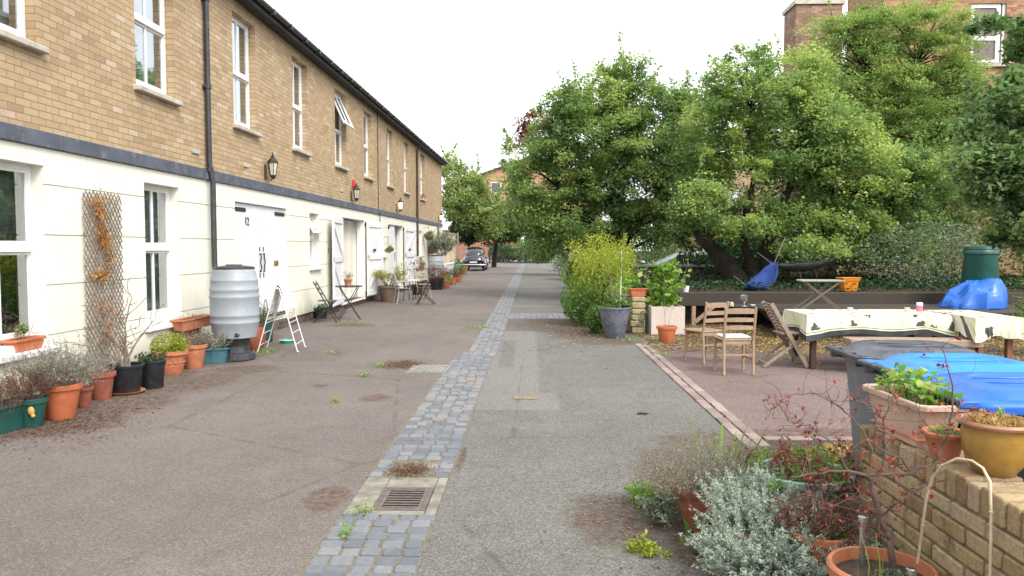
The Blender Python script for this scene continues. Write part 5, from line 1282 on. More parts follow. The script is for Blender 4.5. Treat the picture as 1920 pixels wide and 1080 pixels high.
# tall folding table standing on the deck step
ft = thing('folding_table', 'grey topped folding table with crossed legs on the deck step', 'table', (Q(1537, 530, 14.0).x, 14.0, .456), R(-6))
m = MB(); m.box(-.36, .38, -.24, .24, .53, .555); m.build('tabletop', plain('bleached_top', (.42, .40, .38), .8, .1, 8), ft, bevel=.005)
for A, B in (((-.40, .0), (.30, .53)), ((.36, .0), (-.30, .53))):
    m = MB(); o_ = .2 if A[0] < 0 else .16
    for sy in (-1, 1): m.beam((A[0], sy * o_, A[1]), (B[0], sy * o_, B[1]), .02, .032)
    m.beam((A[0], -o_, .02), (A[0], o_, .02), .02, .02); m.build('leg_frame', M['woodgrey'], ft, bevel=.003)
# orange garden chest, hammocks, chair, composter, tarpaulin
oc = thing('orange_box', 'orange plastic box standing on the raised bed under the trees', 'box', (Q(1590, 550, 16.4).x, 16.4, .665), R(10))
m = MB(); m.loft([[Vector((sx * w_, sy * w_ * .7, z)) for sx, sy in ((-1, -1), (1, -1), (1, 1), (-1, 1))] for w_, z in ((.14, 0), (.17, .20), (.20, .25), (.19, .27))]); m.build('body', plain('orange_box', (.62, .20, .01), .5, .1, 6), oc, bevel=.015, seg=2)
m = MB(); m.box(-.21, .21, -.15, .15, .272, .30); m.build('lid', plain('orange_lid', (.55, .17, .01), .5, .1, 6), oc, bevel=.008)
def hammock(label, A, B, sag, w, mat, cat='hammock'):
    h = thing('hammock', label, cat, (0, 0, 0), 0, 'hammocks slung under the trees'); A = Vector(A); B = Vector(B); nn = 22; mm = 8; vs = []
    d = (B - A); sd = Vector((-d.y, d.x, 0)).normalized()
    for i in range(nn + 1):
        f = i / nn; c_ = A.lerp(B, f) - Vector((0, 0, sag * 4 * f * (1 - f))); ww = w * math.sin(math.pi * min(max(f, .04), .96)) ** .6
        for j in range(mm + 1):
            g = j / mm * 2 - 1; vs.append(c_ + sd * g * ww / 2 + Vector((0, 0, .14 * ww * g * g * 2 + .008 * math.sin(i * 1.3 + j))))
    m = MB(); m.add(vs, [(i * (mm + 1) + j, (i + 1) * (mm + 1) + j, (i + 1) * (mm + 1) + j + 1, i * (mm + 1) + j + 1) for i in range(nn) for j in range(mm)])
    o = m.build('sling', mat, h, smooth=True); s_ = o.modifiers.new('s', 'SOLIDIFY'); s_.thickness = .01
    m = MB(); u = (A - B).normalized(); m.tube([A, A + u * .5 + Vector((0, 0, .4))], .008, 5); m.build('rope', M['twig'], h)
    m = MB(); m.tube([B, B - u * .5 + Vector((0, 0, .4))], .008, 5); m.build('rope', M['twig'], h)
hammock('grey hammock hanging low between the dark trunks and the hedge', Q(1455, 500, 18), Q(1572, 480, 18.5), .22, .8, plain('grey_canvas', (.05, .05, .06), .9, .3, 6))
hammock('bright blue hammock hung from the tree trunk', Q(1398, 535, 16.6), Q(1452, 493, 17.4), .36, .6, plain('blue_canvas', (.010, .035, .17), .85, .3, 6))
bistro_chair('folding_chair', 'wooden slatted chair on the raised bed behind the hammock', (Q(1513, 500, 20).x, 20, .66), R(-90), M['woodgrey'], M['wood'])
cp = thing('compost_bin', 'dark green conical compost bin standing at right beneath the trees', 'compost bin', (Q(1838, 500, 15.0).x, 15.0, .66))
m = MB(); m.lathe([(.34, 0), (.35, .02), (.28, .78), (.285, .79), (.275, .82)], (0, 0, 0), 32); m.build('body', plain('compost_green', (.012, .085, .06), .5, .2, 5), cp, smooth=True)
m = MB(); m.lathe([(.29, .80), (.305, .815), (.305, .87), (.28, .90), (.29, .91), (.275, .96), (.001, .98)], (0, 0, 0), 32); m.build('lid', plain('compost_lid', (.010, .07, .05), .45, .15, 5), cp, smooth=True)
tp = thing('tarpaulin_mound', 'crumpled bright blue tarpaulin covering a mound beside the compost bin', 'tarpaulin', (Q(1822, 560, 14.7).x, 14.7, .456))
m = MB(); nn, mm = 44, 20; vs = []
for j in range(mm + 1):
    f = j / mm; z = 1.0 * math.sin(f * math.pi / 2) ** 1.0; r0 = math.cos(f * math.pi / 2) ** .75
    for i in range(nn):
        a = 2 * math.pi * i / nn; w_ = 1 + (.07 * math.sin(a * 5 + 1) + .05 * math.sin(a * 11 + f * 3) + .03 * math.sin(a * 19)) * (1 - f * .6)
        lop = .18 * math.cos(a - .4) * (1 - f)
        vs.append(((.58 * r0 * w_ + lop * .3) * math.cos(a) + .14 * f, .45 * r0 * w_ * math.sin(a), z * .52 + .05 * math.sin(a * 4 + f * 7) * math.sin(math.pi * f) - .10 * math.cos(a) * math.sin(math.pi * f) * -1 + random.gauss(0, .012) * (f < .98)))
m.add(vs, [(j * nn + i, j * nn + (i + 1) % nn, (j + 1) * nn + (i + 1) % nn, (j + 1) * nn + i) for j in range(mm) for i in range(nn)])
m.build('tarpaulin', plain('blue_tarp', (.015, .12, .52), .38, .15, 6, bump=.9, bscale=9), tp, smooth=True)
m = MB(); m.lathe([(.22, 0), (.22, .3)], (0, 0, 0), 12); m.build('covered_load', M['iron'], tp)

# --- pots at the corner of the patio
t_ = thing('potted_plant', 'tall marbled slate grey tapered pot with a leggy shrub and a white cane', 'potted plant', gp(1152, 633))
t = NT('marbled_slate'); o = t.obj(); vv = t.voro(t.mapping(o, (1, 1, .6)), 7, 'DISTANCE_TO_EDGE'); n_ = t.noise(o, 6, 5, .7)
M['marble'] = t.finish(t.mix(t.math('MULTIPLY', t.math('SUBTRACT', 1.0, t.sstep(t.math('ADD', vv, t.math('MULTIPLY', n_, .05)), .03, .06)), .8), t.ramp(n_, [(.3, (.10, .115, .15)), (.7, (.19, .205, .25))]), (.04, .045, .06)), .45, t.bump(n_, .2, .01))
z = rpot(t_, .285, .17, .55, M['marble'], .03, .012)
m = MB(); m.tube([(.10, 0, z - .02), (.12, .02, 1.55)], .009, 6); m.build('cane', M['white'], t_); m = MB(); m.tube(curve_pts((-.02, 0, z), (0, 0, 1), .95, 6, .06), [.012] * 7, 6); m.build('stem', M['twig'], t_)
bush(t_, z + .02, .25, .16, 700, 'L_green', .06, clumps=12); bush(t_, 1.15, .34, .30, 1500, 'L_yg', .04, clumps=26, tint=(0, .8), name='crown')
t_ = thing('potted_plant', 'square cream planter with a climbing large leaved plant', 'planter', P(1251, 628) + Vector((0, .30, 0)), R(2))
m = MB(); w_ = .31; m.loft([[Vector((sx * a, sy * a, z)) for sx, sy in ((-1, -1), (1, -1), (1, 1), (-1, 1))] for a, z in ((w_, 0), (w_, .52), (w_ - .025, .52), (w_ - .03, .45))]); m.build('pot', plain('cream_planter', (.52, .45, .40), .85, .1, 3, dirt=(.42, .34, .28)), t_, bevel=.006)
m = MB(); m.box(-w_ + .03, w_ - .03, -w_ + .03, w_ - .03, .44, .46); m.build('soil', M['soil'], t_)
bush(t_, .52, .30, .30, 420, 'L_bright', .10, clumps=14, aspect=.8); bush(t_, .95, .22, .28, 260, 'L_bright', .10, clumps=9, cx=.02, aspect=.8, name='crown'); twiggy(t_, .45, .2, .95, 10, 'L_bright', .10, 7, .5, .006, aspect=.8, sname='vine', lname='vine_leaves')
t_ = thing('potted_plant', 'empty looking orange pot standing before the square cream planter', 'pot', gp(1250, 642))
z = rpot(t_, .16, .125, .28, M['plterra'], .05, .012); twiggy(t_, z, .05, .7, 2, None, r=.004, spread=.2)
sp_ = thing('stone_pier', 'short crumbling stone pier with ivy between the two planters', 'pier', P(1200, 628) + Vector((0, .35, 0)))
m = MB(); z = 0
for k in range(6): h = random.uniform(.09, .13); o1 = random.uniform(-.02, .02); m.box(-.13 + o1, .12 + o1, -.14, .14, z + .002, z + h - .006); z += h
m.build('stones', plain('yellow_stone', (.36, .30, .18), .95, .3, 9, bump=.8, bscale=25), sp_, bevel=.02); bush(sp_, .2, .16, .12, 160, 'L_olive', .05, cy=-.14, cx=.08, clumps=6, name='ivy')
t_ = thing('potted_plant', 'orange red oblong trough on top of the stone pier', 'planter', sp_.location + Vector((0, 0, z)), R(3)); z2 = trough(t_, .34, .18, .15, M['plterra']); bush(t_, z2, .14, .06, 200, 'L_green', .04, ry=.07)
t_ = thing('potted_plant', 'pale stone pot of green and yellow leaves behind the orange red trough', 'potted plant', sp_.location + Vector((-.22, .45, 0))); z = rpot(t_, .22, .17, .72, M['sill'], .05); bush(t_, z, .30, .30, 900, 'L_bright', .07, clumps=16)

# ================================================================ trees and shrubs
M['L_tree'] = leafmat('apple_leaf', (.10, .18, .07), (.22, .33, .12), (.42, .50, .17), .48, .34)
M['L_tree2'] = leafmat('pale_tree_leaf', (.06, .12, .025), (.13, .21, .045), (.27, .32, .07), .4, .45)
M['L_feather'] = leafmat('feathery_leaf', (.15, .24, .08), (.27, .38, .12), (.42, .50, .18), .42, .4)
M['L_far'] = leafmat('far_leaf', (.12, .19, .07), (.23, .31, .11), (.38, .44, .19), .48)
M['L_glossy'] = leafmat('glossy_leaf', (.09, .17, .07), (.18, .29, .12), (.34, .45, .22), .38, .3)
def tree(name, label, cat, base, limbs, blobs, nclump, nleaf, size, leaf, tint=(.1, .8), shoots=0, csize=.5, flat=.7, aspect=.6, yellow_top=.25, branches=60, bark='bark', kind_parts=True, out=.0):
    root = thing(name, label, cat, base); B = Vector(base)
    tr_ = MB(); LP = []
    for k, (pts, r0, r1) in enumerate(limbs):
        pts = [Vector(p) - B for p in pts]; fine = []
        for i in range(len(pts) - 1):
            for j in range(4): q = pts[i].lerp(pts[i + 1], j / 4); fine.append(q + Vector((random.gauss(0, .02), random.gauss(0, .02), 0)) * (1 if i + j else 0))
        fine.append(pts[-1]); n = len(fine)
        tr_.tube(fine, [(r0 + (r1 - r0) * i / (n - 1)) * random.uniform(.92, 1.08) for i in range(n)], 10); LP += fine[n // 4:] if n > 6 else fine
    tr_.build('trunk', M[bark], root, smooth=True)
    lf = LF(); br = MB(); sh_ = MB(); tot = sum(b[6] for b in blobs); cl = []
    for (cx, cy, cz, rx, ry, rz, w) in blobs:
        for k in range(max(1, int(nclump * w / tot))):
            v = rng.normal(size=3); v /= np.linalg.norm(v); rr = rng.uniform(.25, 1.0) ** .45
            cl.append((np.array([cx, cy, cz]) + v * rr * [rx, ry, rz] - list(B), v, rz, cz - B.z))
    cl = [c for c in cl if c[0][2] + B.z > .3]; m = nleaf // len(cl)
    for c, v, rz, cz in cl:
        s_ = csize * rng.uniform(.45, 1.25)
        d = rng.normal(size=(m, 3)); d /= np.linalg.norm(d, axis=1)[:, None]; d *= (rng.uniform(0, 1, m) ** .5)[:, None]
        stretch = np.array([1, 1, flat]) * s_ * rng.uniform(.75, 1.25, 3)
        C = c + d * stretch
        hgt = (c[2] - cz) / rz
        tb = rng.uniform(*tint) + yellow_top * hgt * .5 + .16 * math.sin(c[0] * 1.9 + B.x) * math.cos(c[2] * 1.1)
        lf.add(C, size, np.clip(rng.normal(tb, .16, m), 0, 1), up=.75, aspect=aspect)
    idx = rng.permutation(len(cl))[:branches]
    for i in idx:
        c = Vector(cl[i][0]); q = min(LP, key=lambda p: (p - c).length + (2 if p.z > c.z else 0)); L = (c - q).length
        mid = q.lerp(c, .5) + Vector((random.gauss(0, .08), random.gauss(0, .08), .10 * L)); r_ = .012 + .014 * L
        br.tube([q, q.lerp(mid, .5) + Vector((0, 0, .02)), mid, mid.lerp(c, .5) + Vector((0, 0, .04)), c], [r_, r_ * .8, r_ * .6, r_ * .4, .006], 6, cap=False)
    top = sorted(range(len(cl)), key=lambda i: -(cl[i][1][2] + out * cl[i][1][0] * -1 + rng.uniform(0, .35)))[:shoots]
    for i in top:
        c, v, _, _ = cl[i]
        p = curve_pts(c, Vector((v[0] * .8 + random.gauss(0, .25), v[1] * .5, .9)), random.uniform(.6, 1.5) * csize * 1.9, 8, .16)
        br.tube(p, [.012 - .0012 * k for k in range(9)], 4, cap=False); A = np.array([list(q) for q in p]); n = 60
        tt = rng.uniform(1.5, 8, n); i0 = np.minimum(tt.astype(int), 7); f = (tt - i0)[:, None]
        lf.add(A[i0] * (1 - f) + A[i0 + 1] * f + rng.normal(size=(n, 3)) * .045, size * .95, rng.uniform(.2, .9, n), aspect=aspect)
        if br.v: br.build('branch', M[bark], root)
    lf.build('crown', M[leaf], root)
    return root
def blob(px, py, d, rx, rz, ry=None, w=None):
    c = Q(px, py, d); k = d / FPX; return (c.x, c.y, c.z, rx * k, (ry if ry else rx * k), rz * k, w or rx * rz)
# big tree overhanging the road
D = 24
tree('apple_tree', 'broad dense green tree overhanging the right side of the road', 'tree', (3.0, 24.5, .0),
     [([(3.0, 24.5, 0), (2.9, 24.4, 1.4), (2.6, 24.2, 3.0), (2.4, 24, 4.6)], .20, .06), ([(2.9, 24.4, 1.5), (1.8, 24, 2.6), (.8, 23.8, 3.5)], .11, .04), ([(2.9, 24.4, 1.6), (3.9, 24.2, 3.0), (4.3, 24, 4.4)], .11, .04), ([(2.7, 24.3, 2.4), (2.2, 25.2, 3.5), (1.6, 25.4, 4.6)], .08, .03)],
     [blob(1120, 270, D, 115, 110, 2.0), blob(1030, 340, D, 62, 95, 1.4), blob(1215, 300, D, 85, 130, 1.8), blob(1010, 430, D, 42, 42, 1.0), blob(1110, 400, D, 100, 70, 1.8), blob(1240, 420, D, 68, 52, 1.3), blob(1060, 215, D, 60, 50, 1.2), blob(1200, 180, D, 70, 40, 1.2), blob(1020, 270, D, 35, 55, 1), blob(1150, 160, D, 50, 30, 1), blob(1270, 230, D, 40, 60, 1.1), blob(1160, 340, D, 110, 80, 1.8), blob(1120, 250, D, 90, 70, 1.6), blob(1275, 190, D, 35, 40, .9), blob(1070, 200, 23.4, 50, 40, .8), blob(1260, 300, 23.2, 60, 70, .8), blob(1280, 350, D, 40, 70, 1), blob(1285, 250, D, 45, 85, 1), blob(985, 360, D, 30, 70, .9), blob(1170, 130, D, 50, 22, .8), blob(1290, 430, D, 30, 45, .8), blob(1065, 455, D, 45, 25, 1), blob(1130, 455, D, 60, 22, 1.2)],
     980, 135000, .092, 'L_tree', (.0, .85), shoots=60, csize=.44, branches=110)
# leaning dark trunked tree beside the raised bed
D = 20
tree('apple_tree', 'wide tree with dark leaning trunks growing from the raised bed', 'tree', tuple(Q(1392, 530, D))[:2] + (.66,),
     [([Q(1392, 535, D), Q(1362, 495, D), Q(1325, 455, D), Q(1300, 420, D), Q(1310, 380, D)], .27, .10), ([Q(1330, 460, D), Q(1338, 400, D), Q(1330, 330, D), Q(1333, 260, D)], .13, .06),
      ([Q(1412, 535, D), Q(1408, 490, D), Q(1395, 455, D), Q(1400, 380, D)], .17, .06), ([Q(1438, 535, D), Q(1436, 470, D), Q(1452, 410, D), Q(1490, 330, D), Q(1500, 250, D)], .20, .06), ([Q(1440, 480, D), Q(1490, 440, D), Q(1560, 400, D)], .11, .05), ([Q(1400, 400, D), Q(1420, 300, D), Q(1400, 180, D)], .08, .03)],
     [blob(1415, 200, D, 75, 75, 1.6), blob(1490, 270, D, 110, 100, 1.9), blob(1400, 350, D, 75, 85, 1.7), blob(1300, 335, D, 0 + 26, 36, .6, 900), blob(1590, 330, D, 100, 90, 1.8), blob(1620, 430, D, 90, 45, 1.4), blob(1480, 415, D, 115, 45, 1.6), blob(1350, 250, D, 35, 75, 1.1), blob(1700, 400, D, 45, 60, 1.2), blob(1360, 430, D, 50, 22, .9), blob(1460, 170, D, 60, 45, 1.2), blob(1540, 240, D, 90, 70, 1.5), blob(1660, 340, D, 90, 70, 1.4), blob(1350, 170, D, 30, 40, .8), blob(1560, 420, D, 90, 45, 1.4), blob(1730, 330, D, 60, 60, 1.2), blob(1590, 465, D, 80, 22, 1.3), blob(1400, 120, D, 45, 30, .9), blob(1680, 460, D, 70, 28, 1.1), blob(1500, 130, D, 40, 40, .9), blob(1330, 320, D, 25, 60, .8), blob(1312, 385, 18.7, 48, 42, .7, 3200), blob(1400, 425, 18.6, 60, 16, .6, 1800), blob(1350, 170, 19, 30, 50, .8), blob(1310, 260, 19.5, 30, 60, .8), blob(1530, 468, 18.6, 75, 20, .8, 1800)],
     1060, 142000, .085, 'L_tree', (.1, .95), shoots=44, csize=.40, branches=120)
# feathery tree in front of the brick block
D = 24.2
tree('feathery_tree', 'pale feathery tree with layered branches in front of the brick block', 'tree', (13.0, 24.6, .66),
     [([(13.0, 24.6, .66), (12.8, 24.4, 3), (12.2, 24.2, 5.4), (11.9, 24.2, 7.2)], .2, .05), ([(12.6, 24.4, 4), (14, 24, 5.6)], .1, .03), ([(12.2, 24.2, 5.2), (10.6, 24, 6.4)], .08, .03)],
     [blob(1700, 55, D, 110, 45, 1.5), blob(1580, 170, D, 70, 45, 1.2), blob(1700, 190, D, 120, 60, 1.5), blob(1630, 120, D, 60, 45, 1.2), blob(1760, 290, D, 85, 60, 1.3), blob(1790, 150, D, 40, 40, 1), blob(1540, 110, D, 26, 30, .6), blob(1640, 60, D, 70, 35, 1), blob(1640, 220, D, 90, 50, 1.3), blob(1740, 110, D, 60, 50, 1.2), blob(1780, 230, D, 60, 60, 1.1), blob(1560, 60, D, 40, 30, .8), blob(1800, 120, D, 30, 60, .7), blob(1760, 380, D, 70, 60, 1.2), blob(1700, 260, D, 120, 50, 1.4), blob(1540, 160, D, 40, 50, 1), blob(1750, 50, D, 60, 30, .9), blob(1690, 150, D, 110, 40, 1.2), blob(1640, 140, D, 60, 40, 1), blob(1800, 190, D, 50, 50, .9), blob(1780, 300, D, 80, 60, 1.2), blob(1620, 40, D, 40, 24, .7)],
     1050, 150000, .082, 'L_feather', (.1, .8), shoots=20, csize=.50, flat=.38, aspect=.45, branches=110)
# near tree leaning in from the right
D = 11.5
tree('leafy_tree', 'nearest tree with large glossy leaves reaching in from the right edge', 'tree', (8.2, 11.6, 0),
     [([(8.2, 11.6, 0), (8.1, 11.5, 1.6), (7.8, 11.5, 3.2), (7.6, 11.5, 4.8)], .13, .04), ([(8.1, 11.5, 2), (7.2, 11.4, 3.4)], .06, .02), ([(7.9, 11.5, 2.8), (7.0, 11.6, 3.0)], .05, .02)],
     [blob(1900, 220, D, 70, 95, .8), blob(1860, 330, D, 52, 55, .6), blob(1920, 400, D, 60, 70, .7), blob(1905, 150, D, 32, 35, .5), blob(1925, 60, D, 30, 50, .5), blob(1835, 300, D, 40, 60, .5), blob(1890, 300, D, 70, 60, .6), blob(1960, 280, D, 60, 150, .8), blob(1838, 40, D, 26, 14, .3, 500)],
     310, 30000, .095, 'L_glossy', (.1, .8), shoots=16, csize=.25, branches=90, out=.8)
# dark red leaved tree behind, far trees, tree by the gate
D = 31
tree('copper_tree', 'dark red leaved tree peeping out at the left edge of the big green tree', 'tree', (3.2, 31, 0), [([(3.2, 31, 0), (2.0, 31, 3), (.3, 31, 5.4)], .15, .05)],
     [blob(1008, 225, D, 30, 24, .8), blob(990, 265, D, 22, 26, .6)], 40, 3400, .10, 'L_red', (.1, 1), shoots=0, csize=.45, branches=30)
D = 44
tree('gate_tree', 'dark leafy tree standing by the right hand end of the gate', 'tree', (2.6, 44, 0), [([(2.6, 44, 0), (2.0, 44, 2), (1.4, 44, 4)], .22, .08), ([(2.0, 44, 2), (.6, 43.8, 3.4)], .12, .05)],
     [blob(1040, 430, D, 48, 38, 1.5), blob(995, 400, D, 38, 40, 1.4), blob(965, 385, D, 20, 60, .9, 700), blob(1100, 440, D, 45, 35, 1.5), blob(1035, 465, D, 42, 22, 1.4), blob(950, 300, D, 12, 40, .5, 260)],
     230, 26000, .16, 'L_far', (.0, .6), shoots=10, csize=.6, branches=60)
D = 57
tree('ash_tree', 'airy green tree beyond the end of the brick terrace', 'tree', (-6.2, 57, 0), [([(-6.2, 57, 0), (-6, 57, 2.5), (-5.2, 57, 5.5)], .28, .08), ([(-6, 57, 2.6), (-3.5, 57, 4)], .15, .05)],
     [blob(868, 375, D, 42, 50, 2), blob(905, 405, D, 48, 42, 2), blob(850, 318, D, 22, 32, 1.2, 420), blob(885, 345, D, 28, 28, 1.3)],
     270, 34000, .17, 'L_far', (.3, 1), shoots=26, csize=.75, branches=60)
D = 60
tree('dark_tree', 'low dark spreading tree above the parked black car', 'tree', (-3.0, 62, 0), [([(-3.0, 62, 0), (-2.8, 62, 2.0), (-2.2, 61, 3.6)], .22, .08)],
     [blob(875, 437, D, 40, 22, 1.8), blob(930, 435, D, 42, 24, 1.8), blob(960, 425, D, 28, 22, 1.4)], 150, 22000, .17, 'L_dark', (.1, .9), shoots=0, csize=.7, branches=40)

# hedges and shrubs
def shrub(label, x, y, r, h, n, leaf, size, name='shrub', group=None, z0=0.0, clumps=26, tint=(0.1, .9), aspect=.6, ry=None):
    t_ = thing(name, label, 'shrub', (x, y, z0), 0, group)
    bush(t_, h * .5 - h * .3, r, h * .5, n, leaf, size, clumps=clumps, tint=tint, aspect=aspect, shell=.45, bottom=-.85, ry=ry)
    st = MB()
    for k in range(9): a = random.uniform(0, 6.28); st.tube(curve_pts((.1 * r * math.cos(a), .1 * r * math.sin(a), 0), (math.cos(a) * r * .9, math.sin(a) * r * .9, h * .75), h * .8, 5, .15), [.014, .012, .01, .008, .006, .004], 5, cap=False)
    st.build('stems', M['bark'], t_); t_.children[-1].name = 'stem'
    return t_
gb_ = 'shrubs behind the raised bed'
shrub('tall dark hedge shrub filling the back behind the compost bin', 13.2, 22.8, 2.3, 5.0, 15000, 'L_tree', .12, 'hedge_shrub', gb_, .6, 60, (0, .5))
shrub('dark hedge shrub behind the orange box and hammock', 9.6, 23.2, 1.9, 2.8, 9000, 'L_dark', .11, 'hedge_shrub', gb_, .6, 40)
shrub('dull green hedge shrub at the far right behind the compost bin', 15.8, 20.0, 2.0, 4.2, 9000, 'L_glossy', .11, 'hedge_shrub', gb_, .6, 40, (0, .5))
shrub('low olive bramble mound between the orange box and the compost bin', 9.6, 18.6, 1.6, 1.5, 6500, 'L_olive', .07, 'bramble', None, .6, 36, (0, .6), .35)
shrub('tall dark shrub in the gap between the two large trees', 5.0, 34, 2.2, 3.3, 9000, 'L_tree', .13, 'hedge_shrub', gb_, 0, 40, (0, .5))
shrub('dark hedge shrub directly behind the leaning trunks', 6.4, 23.4, 1.6, 1.4, 6500, 'L_dark', .10, 'hedge_shrub', gb_, .6, 36)
shrub('mid green hedge shrub beyond the low dark wall', 8.4, 27.8, 1.5, 2.3, 6000, 'L_tree', .11, 'hedge_shrub', gb_, 0, 30, (0, .6))
gc = LF()
C = np.stack([rng.uniform(3.4, 14, 15000), rng.uniform(DKY + .3, 23, 15000), .68 + rng.uniform(0, .16, 15000)], 1); gc.add(C, .075, rng.uniform(0, .8, 15000), up=1.2)
tag(gc.build('ground_ivy', leafmat('ivy_leaf', (.01, .03, .012), (.022, .055, .022), (.05, .10, .035), .15)), kind='stuff')  # leaf green darkened, the shade under the trees put into the colour
t_ = thing('conifer_shrub', 'feathery light green conifer at the right edge behind the tables', 'shrub', (7.75, 11.3, 0))
lf = LF(); st = MB(); st.tube([(0, 0, 0), (0, 0, 1.9)], [.05, .01], 8)
for k in range(170):
    z = random.uniform(.15, 1.95); a = random.uniform(0, 6.28); r_ = (.85 - .30 * z) * random.uniform(.6, 1.1)
    p = curve_pts((0, 0, z), (math.cos(a), math.sin(a), .45), r_, 6, .10, .03); st.tube(p, [.008] * 7, 3, cap=False)
    A = np.array([list(q) for q in p]); n = 130; tt = rng.uniform(1.5, 6, n); i0 = np.minimum(tt.astype(int), 5); f = (tt - i0)[:, None]
    lf.add(A[i0] * (1 - f) + A[i0 + 1] * f + rng.normal(size=(n, 3)) * [.05, .05, .04], .05, np.clip(rng.normal(rng.uniform(.2, .8), .15, n), 0, 1), aspect=.28, ax=A[i0 + 1] - A[i0])
st.build('trunk', M['bark'], t_); lf.build('crown', M['L_bright'], t_)
lw = thing('low_brick_wall', 'low dark brick wall with a pale blue grey coping behind the raised bed', 'wall')
a, b = Q(1165, 500, 23.6).x, Q(1405, 500, 23.6).x
m = MB(); m.box(a, b, 23.6, 23.85, 0, 1.0); m.build('wall', M['brick_dark'], lw); m = MB(); m.box(a - .05, b, 23.55, 23.9, 1.002, 1.07); m.build('coping', plain('blue_grey_coping', (.33, .36, .42), .7, .15, 3), lw)
# silver car beyond that wall
car2 = thing('parked_car', 'pale silver car mostly hidden behind the low dark wall', 'car', (6.2, 31.5, 0), R(-90))
m = MB()
m.loft([superring(y, 0, w, z0, z1, e) for y, w, z0, z1, e in ((-2.1, .6, .35, .75, 3), (-1.95, .8, .28, .85, 3.5), (-1.0, .87, .25, .95, 4), (.5, .88, .25, .98, 4), (1.6, .84, .25, 1.0, 3.5), (2.05, .7, .35, .95, 3))])
m.loft([superring(y, 0, w, z0, z1, e) for y, w, z0, z1, e in ((-1.1, .6, .85, .96, 3), (-.3, .66, .85, 1.38, 3), (.5, .68, .85, 1.46, 3), (1.3, .66, .85, 1.40, 3), (1.95, .6, .85, 1.0, 3))])
t = NT('silver_paint'); M['silver'] = t.finish((.34, .38, .42), .3, Coat_Weight=.6)
m.build('body', M['silver'], car2, smooth=True)
for sx in (-1, 1):
    for (ya, yb) in ((-.5, .35), (.42, 1.35)):
        m = MB(); m.add([(sx * .70, ya, 1.0), (sx * .70, yb, 1.0), (sx * .665, yb, 1.32), (sx * .665, ya + (.2 if ya < 0 else 0), 1.32)], [(0, 1, 2, 3)]); m.build('side_window', M['carglass'], car2)
    for yy in (-1.35, 1.35):
        w = MB(); w.lathe([(.18, -.1), (.30, -.1), (.32, -.06), (.32, .06), (.30, .1), (.18, .1)], (sx * .78, yy, .32), 20, M=Matrix.Rotation(R(90), 4, 'Y')); w.build('wheel', M['tyre'], car2)
# shrubs along the right hand side of the road
gr_ = 'shrubs along the right edge of the road'
s1 = shrub('tall yellow green feathery shrub behind the slate grey pot', 1.45, 15.6, .68, 1.75, 3800, 'L_yg', .045, 'shrub', gr_, 0, 70, (.1, 1), .45)
bush(s1, .20, .72, .62, 3800, 'L_green', .06, ry=.45, clumps=40, name='lower_foliage', tint=(.3, 1))
lf = LF()
for k in range(44):
    a = random.uniform(0, 6.28); q = random.uniform(.1, .6); p = curve_pts((q * math.cos(a), q * math.sin(a), 1.1), (.3 * math.cos(a), .3 * math.sin(a), 1), random.uniform(.45, .95), 6, .12); A = np.array([list(v) for v in p]); n = 70; tt = rng.uniform(0, 6, n); i0 = np.minimum(tt.astype(int), 5); f = (tt - i0)[:, None]
    lf.add(A[i0] * (1 - f) + A[i0 + 1] * f + rng.normal(size=(n, 3)) * .035, .045, rng.uniform(.3, 1, n), aspect=.45)
lf.build('young_growth', M['L_yg'], s1)
shrub('low bright green leafy shrub at the road edge by the cobbled crossing', 1.18, 16.5, .38, .75, 2200, 'L_bright', .07, 'shrub', gr_, 0, 22, (0, .6))
shrub('dark green leafy plant against the foot of the yellow shrub', 1.42, 14.3, .34, .55, 1500, 'L_green', .07, 'shrub', gr_, 0, 18)
shrub('reddish low bush between the yellow shrub and the crossing', 1.5, 17.6, .4, .6, 1500, 'L_red', .05, 'shrub', gr_, 0, 18)
shrub('yellow green rounded shrub further up the road edge', 1.9, 20.2, .75, 1.5, 5200, 'L_yg', .06, 'shrub', gr_, 0, 34)
shrub('mid green shrub beyond the yellow ones on the road edge', 2.15, 24.5, .9, 1.3, 4800, 'L_green', .08, 'shrub', gr_, 0, 30)
shrub('loose green shrub further along under the overhanging tree', 2.3, 30, 1.0, 1.2, 4200, 'L_bright', .09, 'shrub', gr_, 0, 28, (0, .6))
shrub('grey green shrub near the far end of the right road edge', 2.3, 38, 1.1, 1.5, 4200, 'L_olive', .11, 'shrub', gr_, 0, 28)
shrub('last dark shrub before the gate on the right', 3.0, 52, 1.4, 1.8, 3600, 'L_green', .14, 'shrub', gr_, 0, 24)
shrub('leafy green shrub climbing the railings behind the gate', 0.2, 80, 2.2, 2.3, 6500, 'L_green', .20, 'shrub', 'shrubs behind the gate', 0, 40, (.3, 1))
shrub('rounded dark green shrub on the left behind the gate', -2.9, 81, 1.4, 1.9, 3500, 'L_dark', .18, 'shrub', 'shrubs behind the gate', 0, 26, (.3, 1))
shrub('small shrub at the foot of the ochre garden wall', -4.1, 42.5, .45, .9, 900, 'L_green', .08, 'shrub', None, 0, 14)
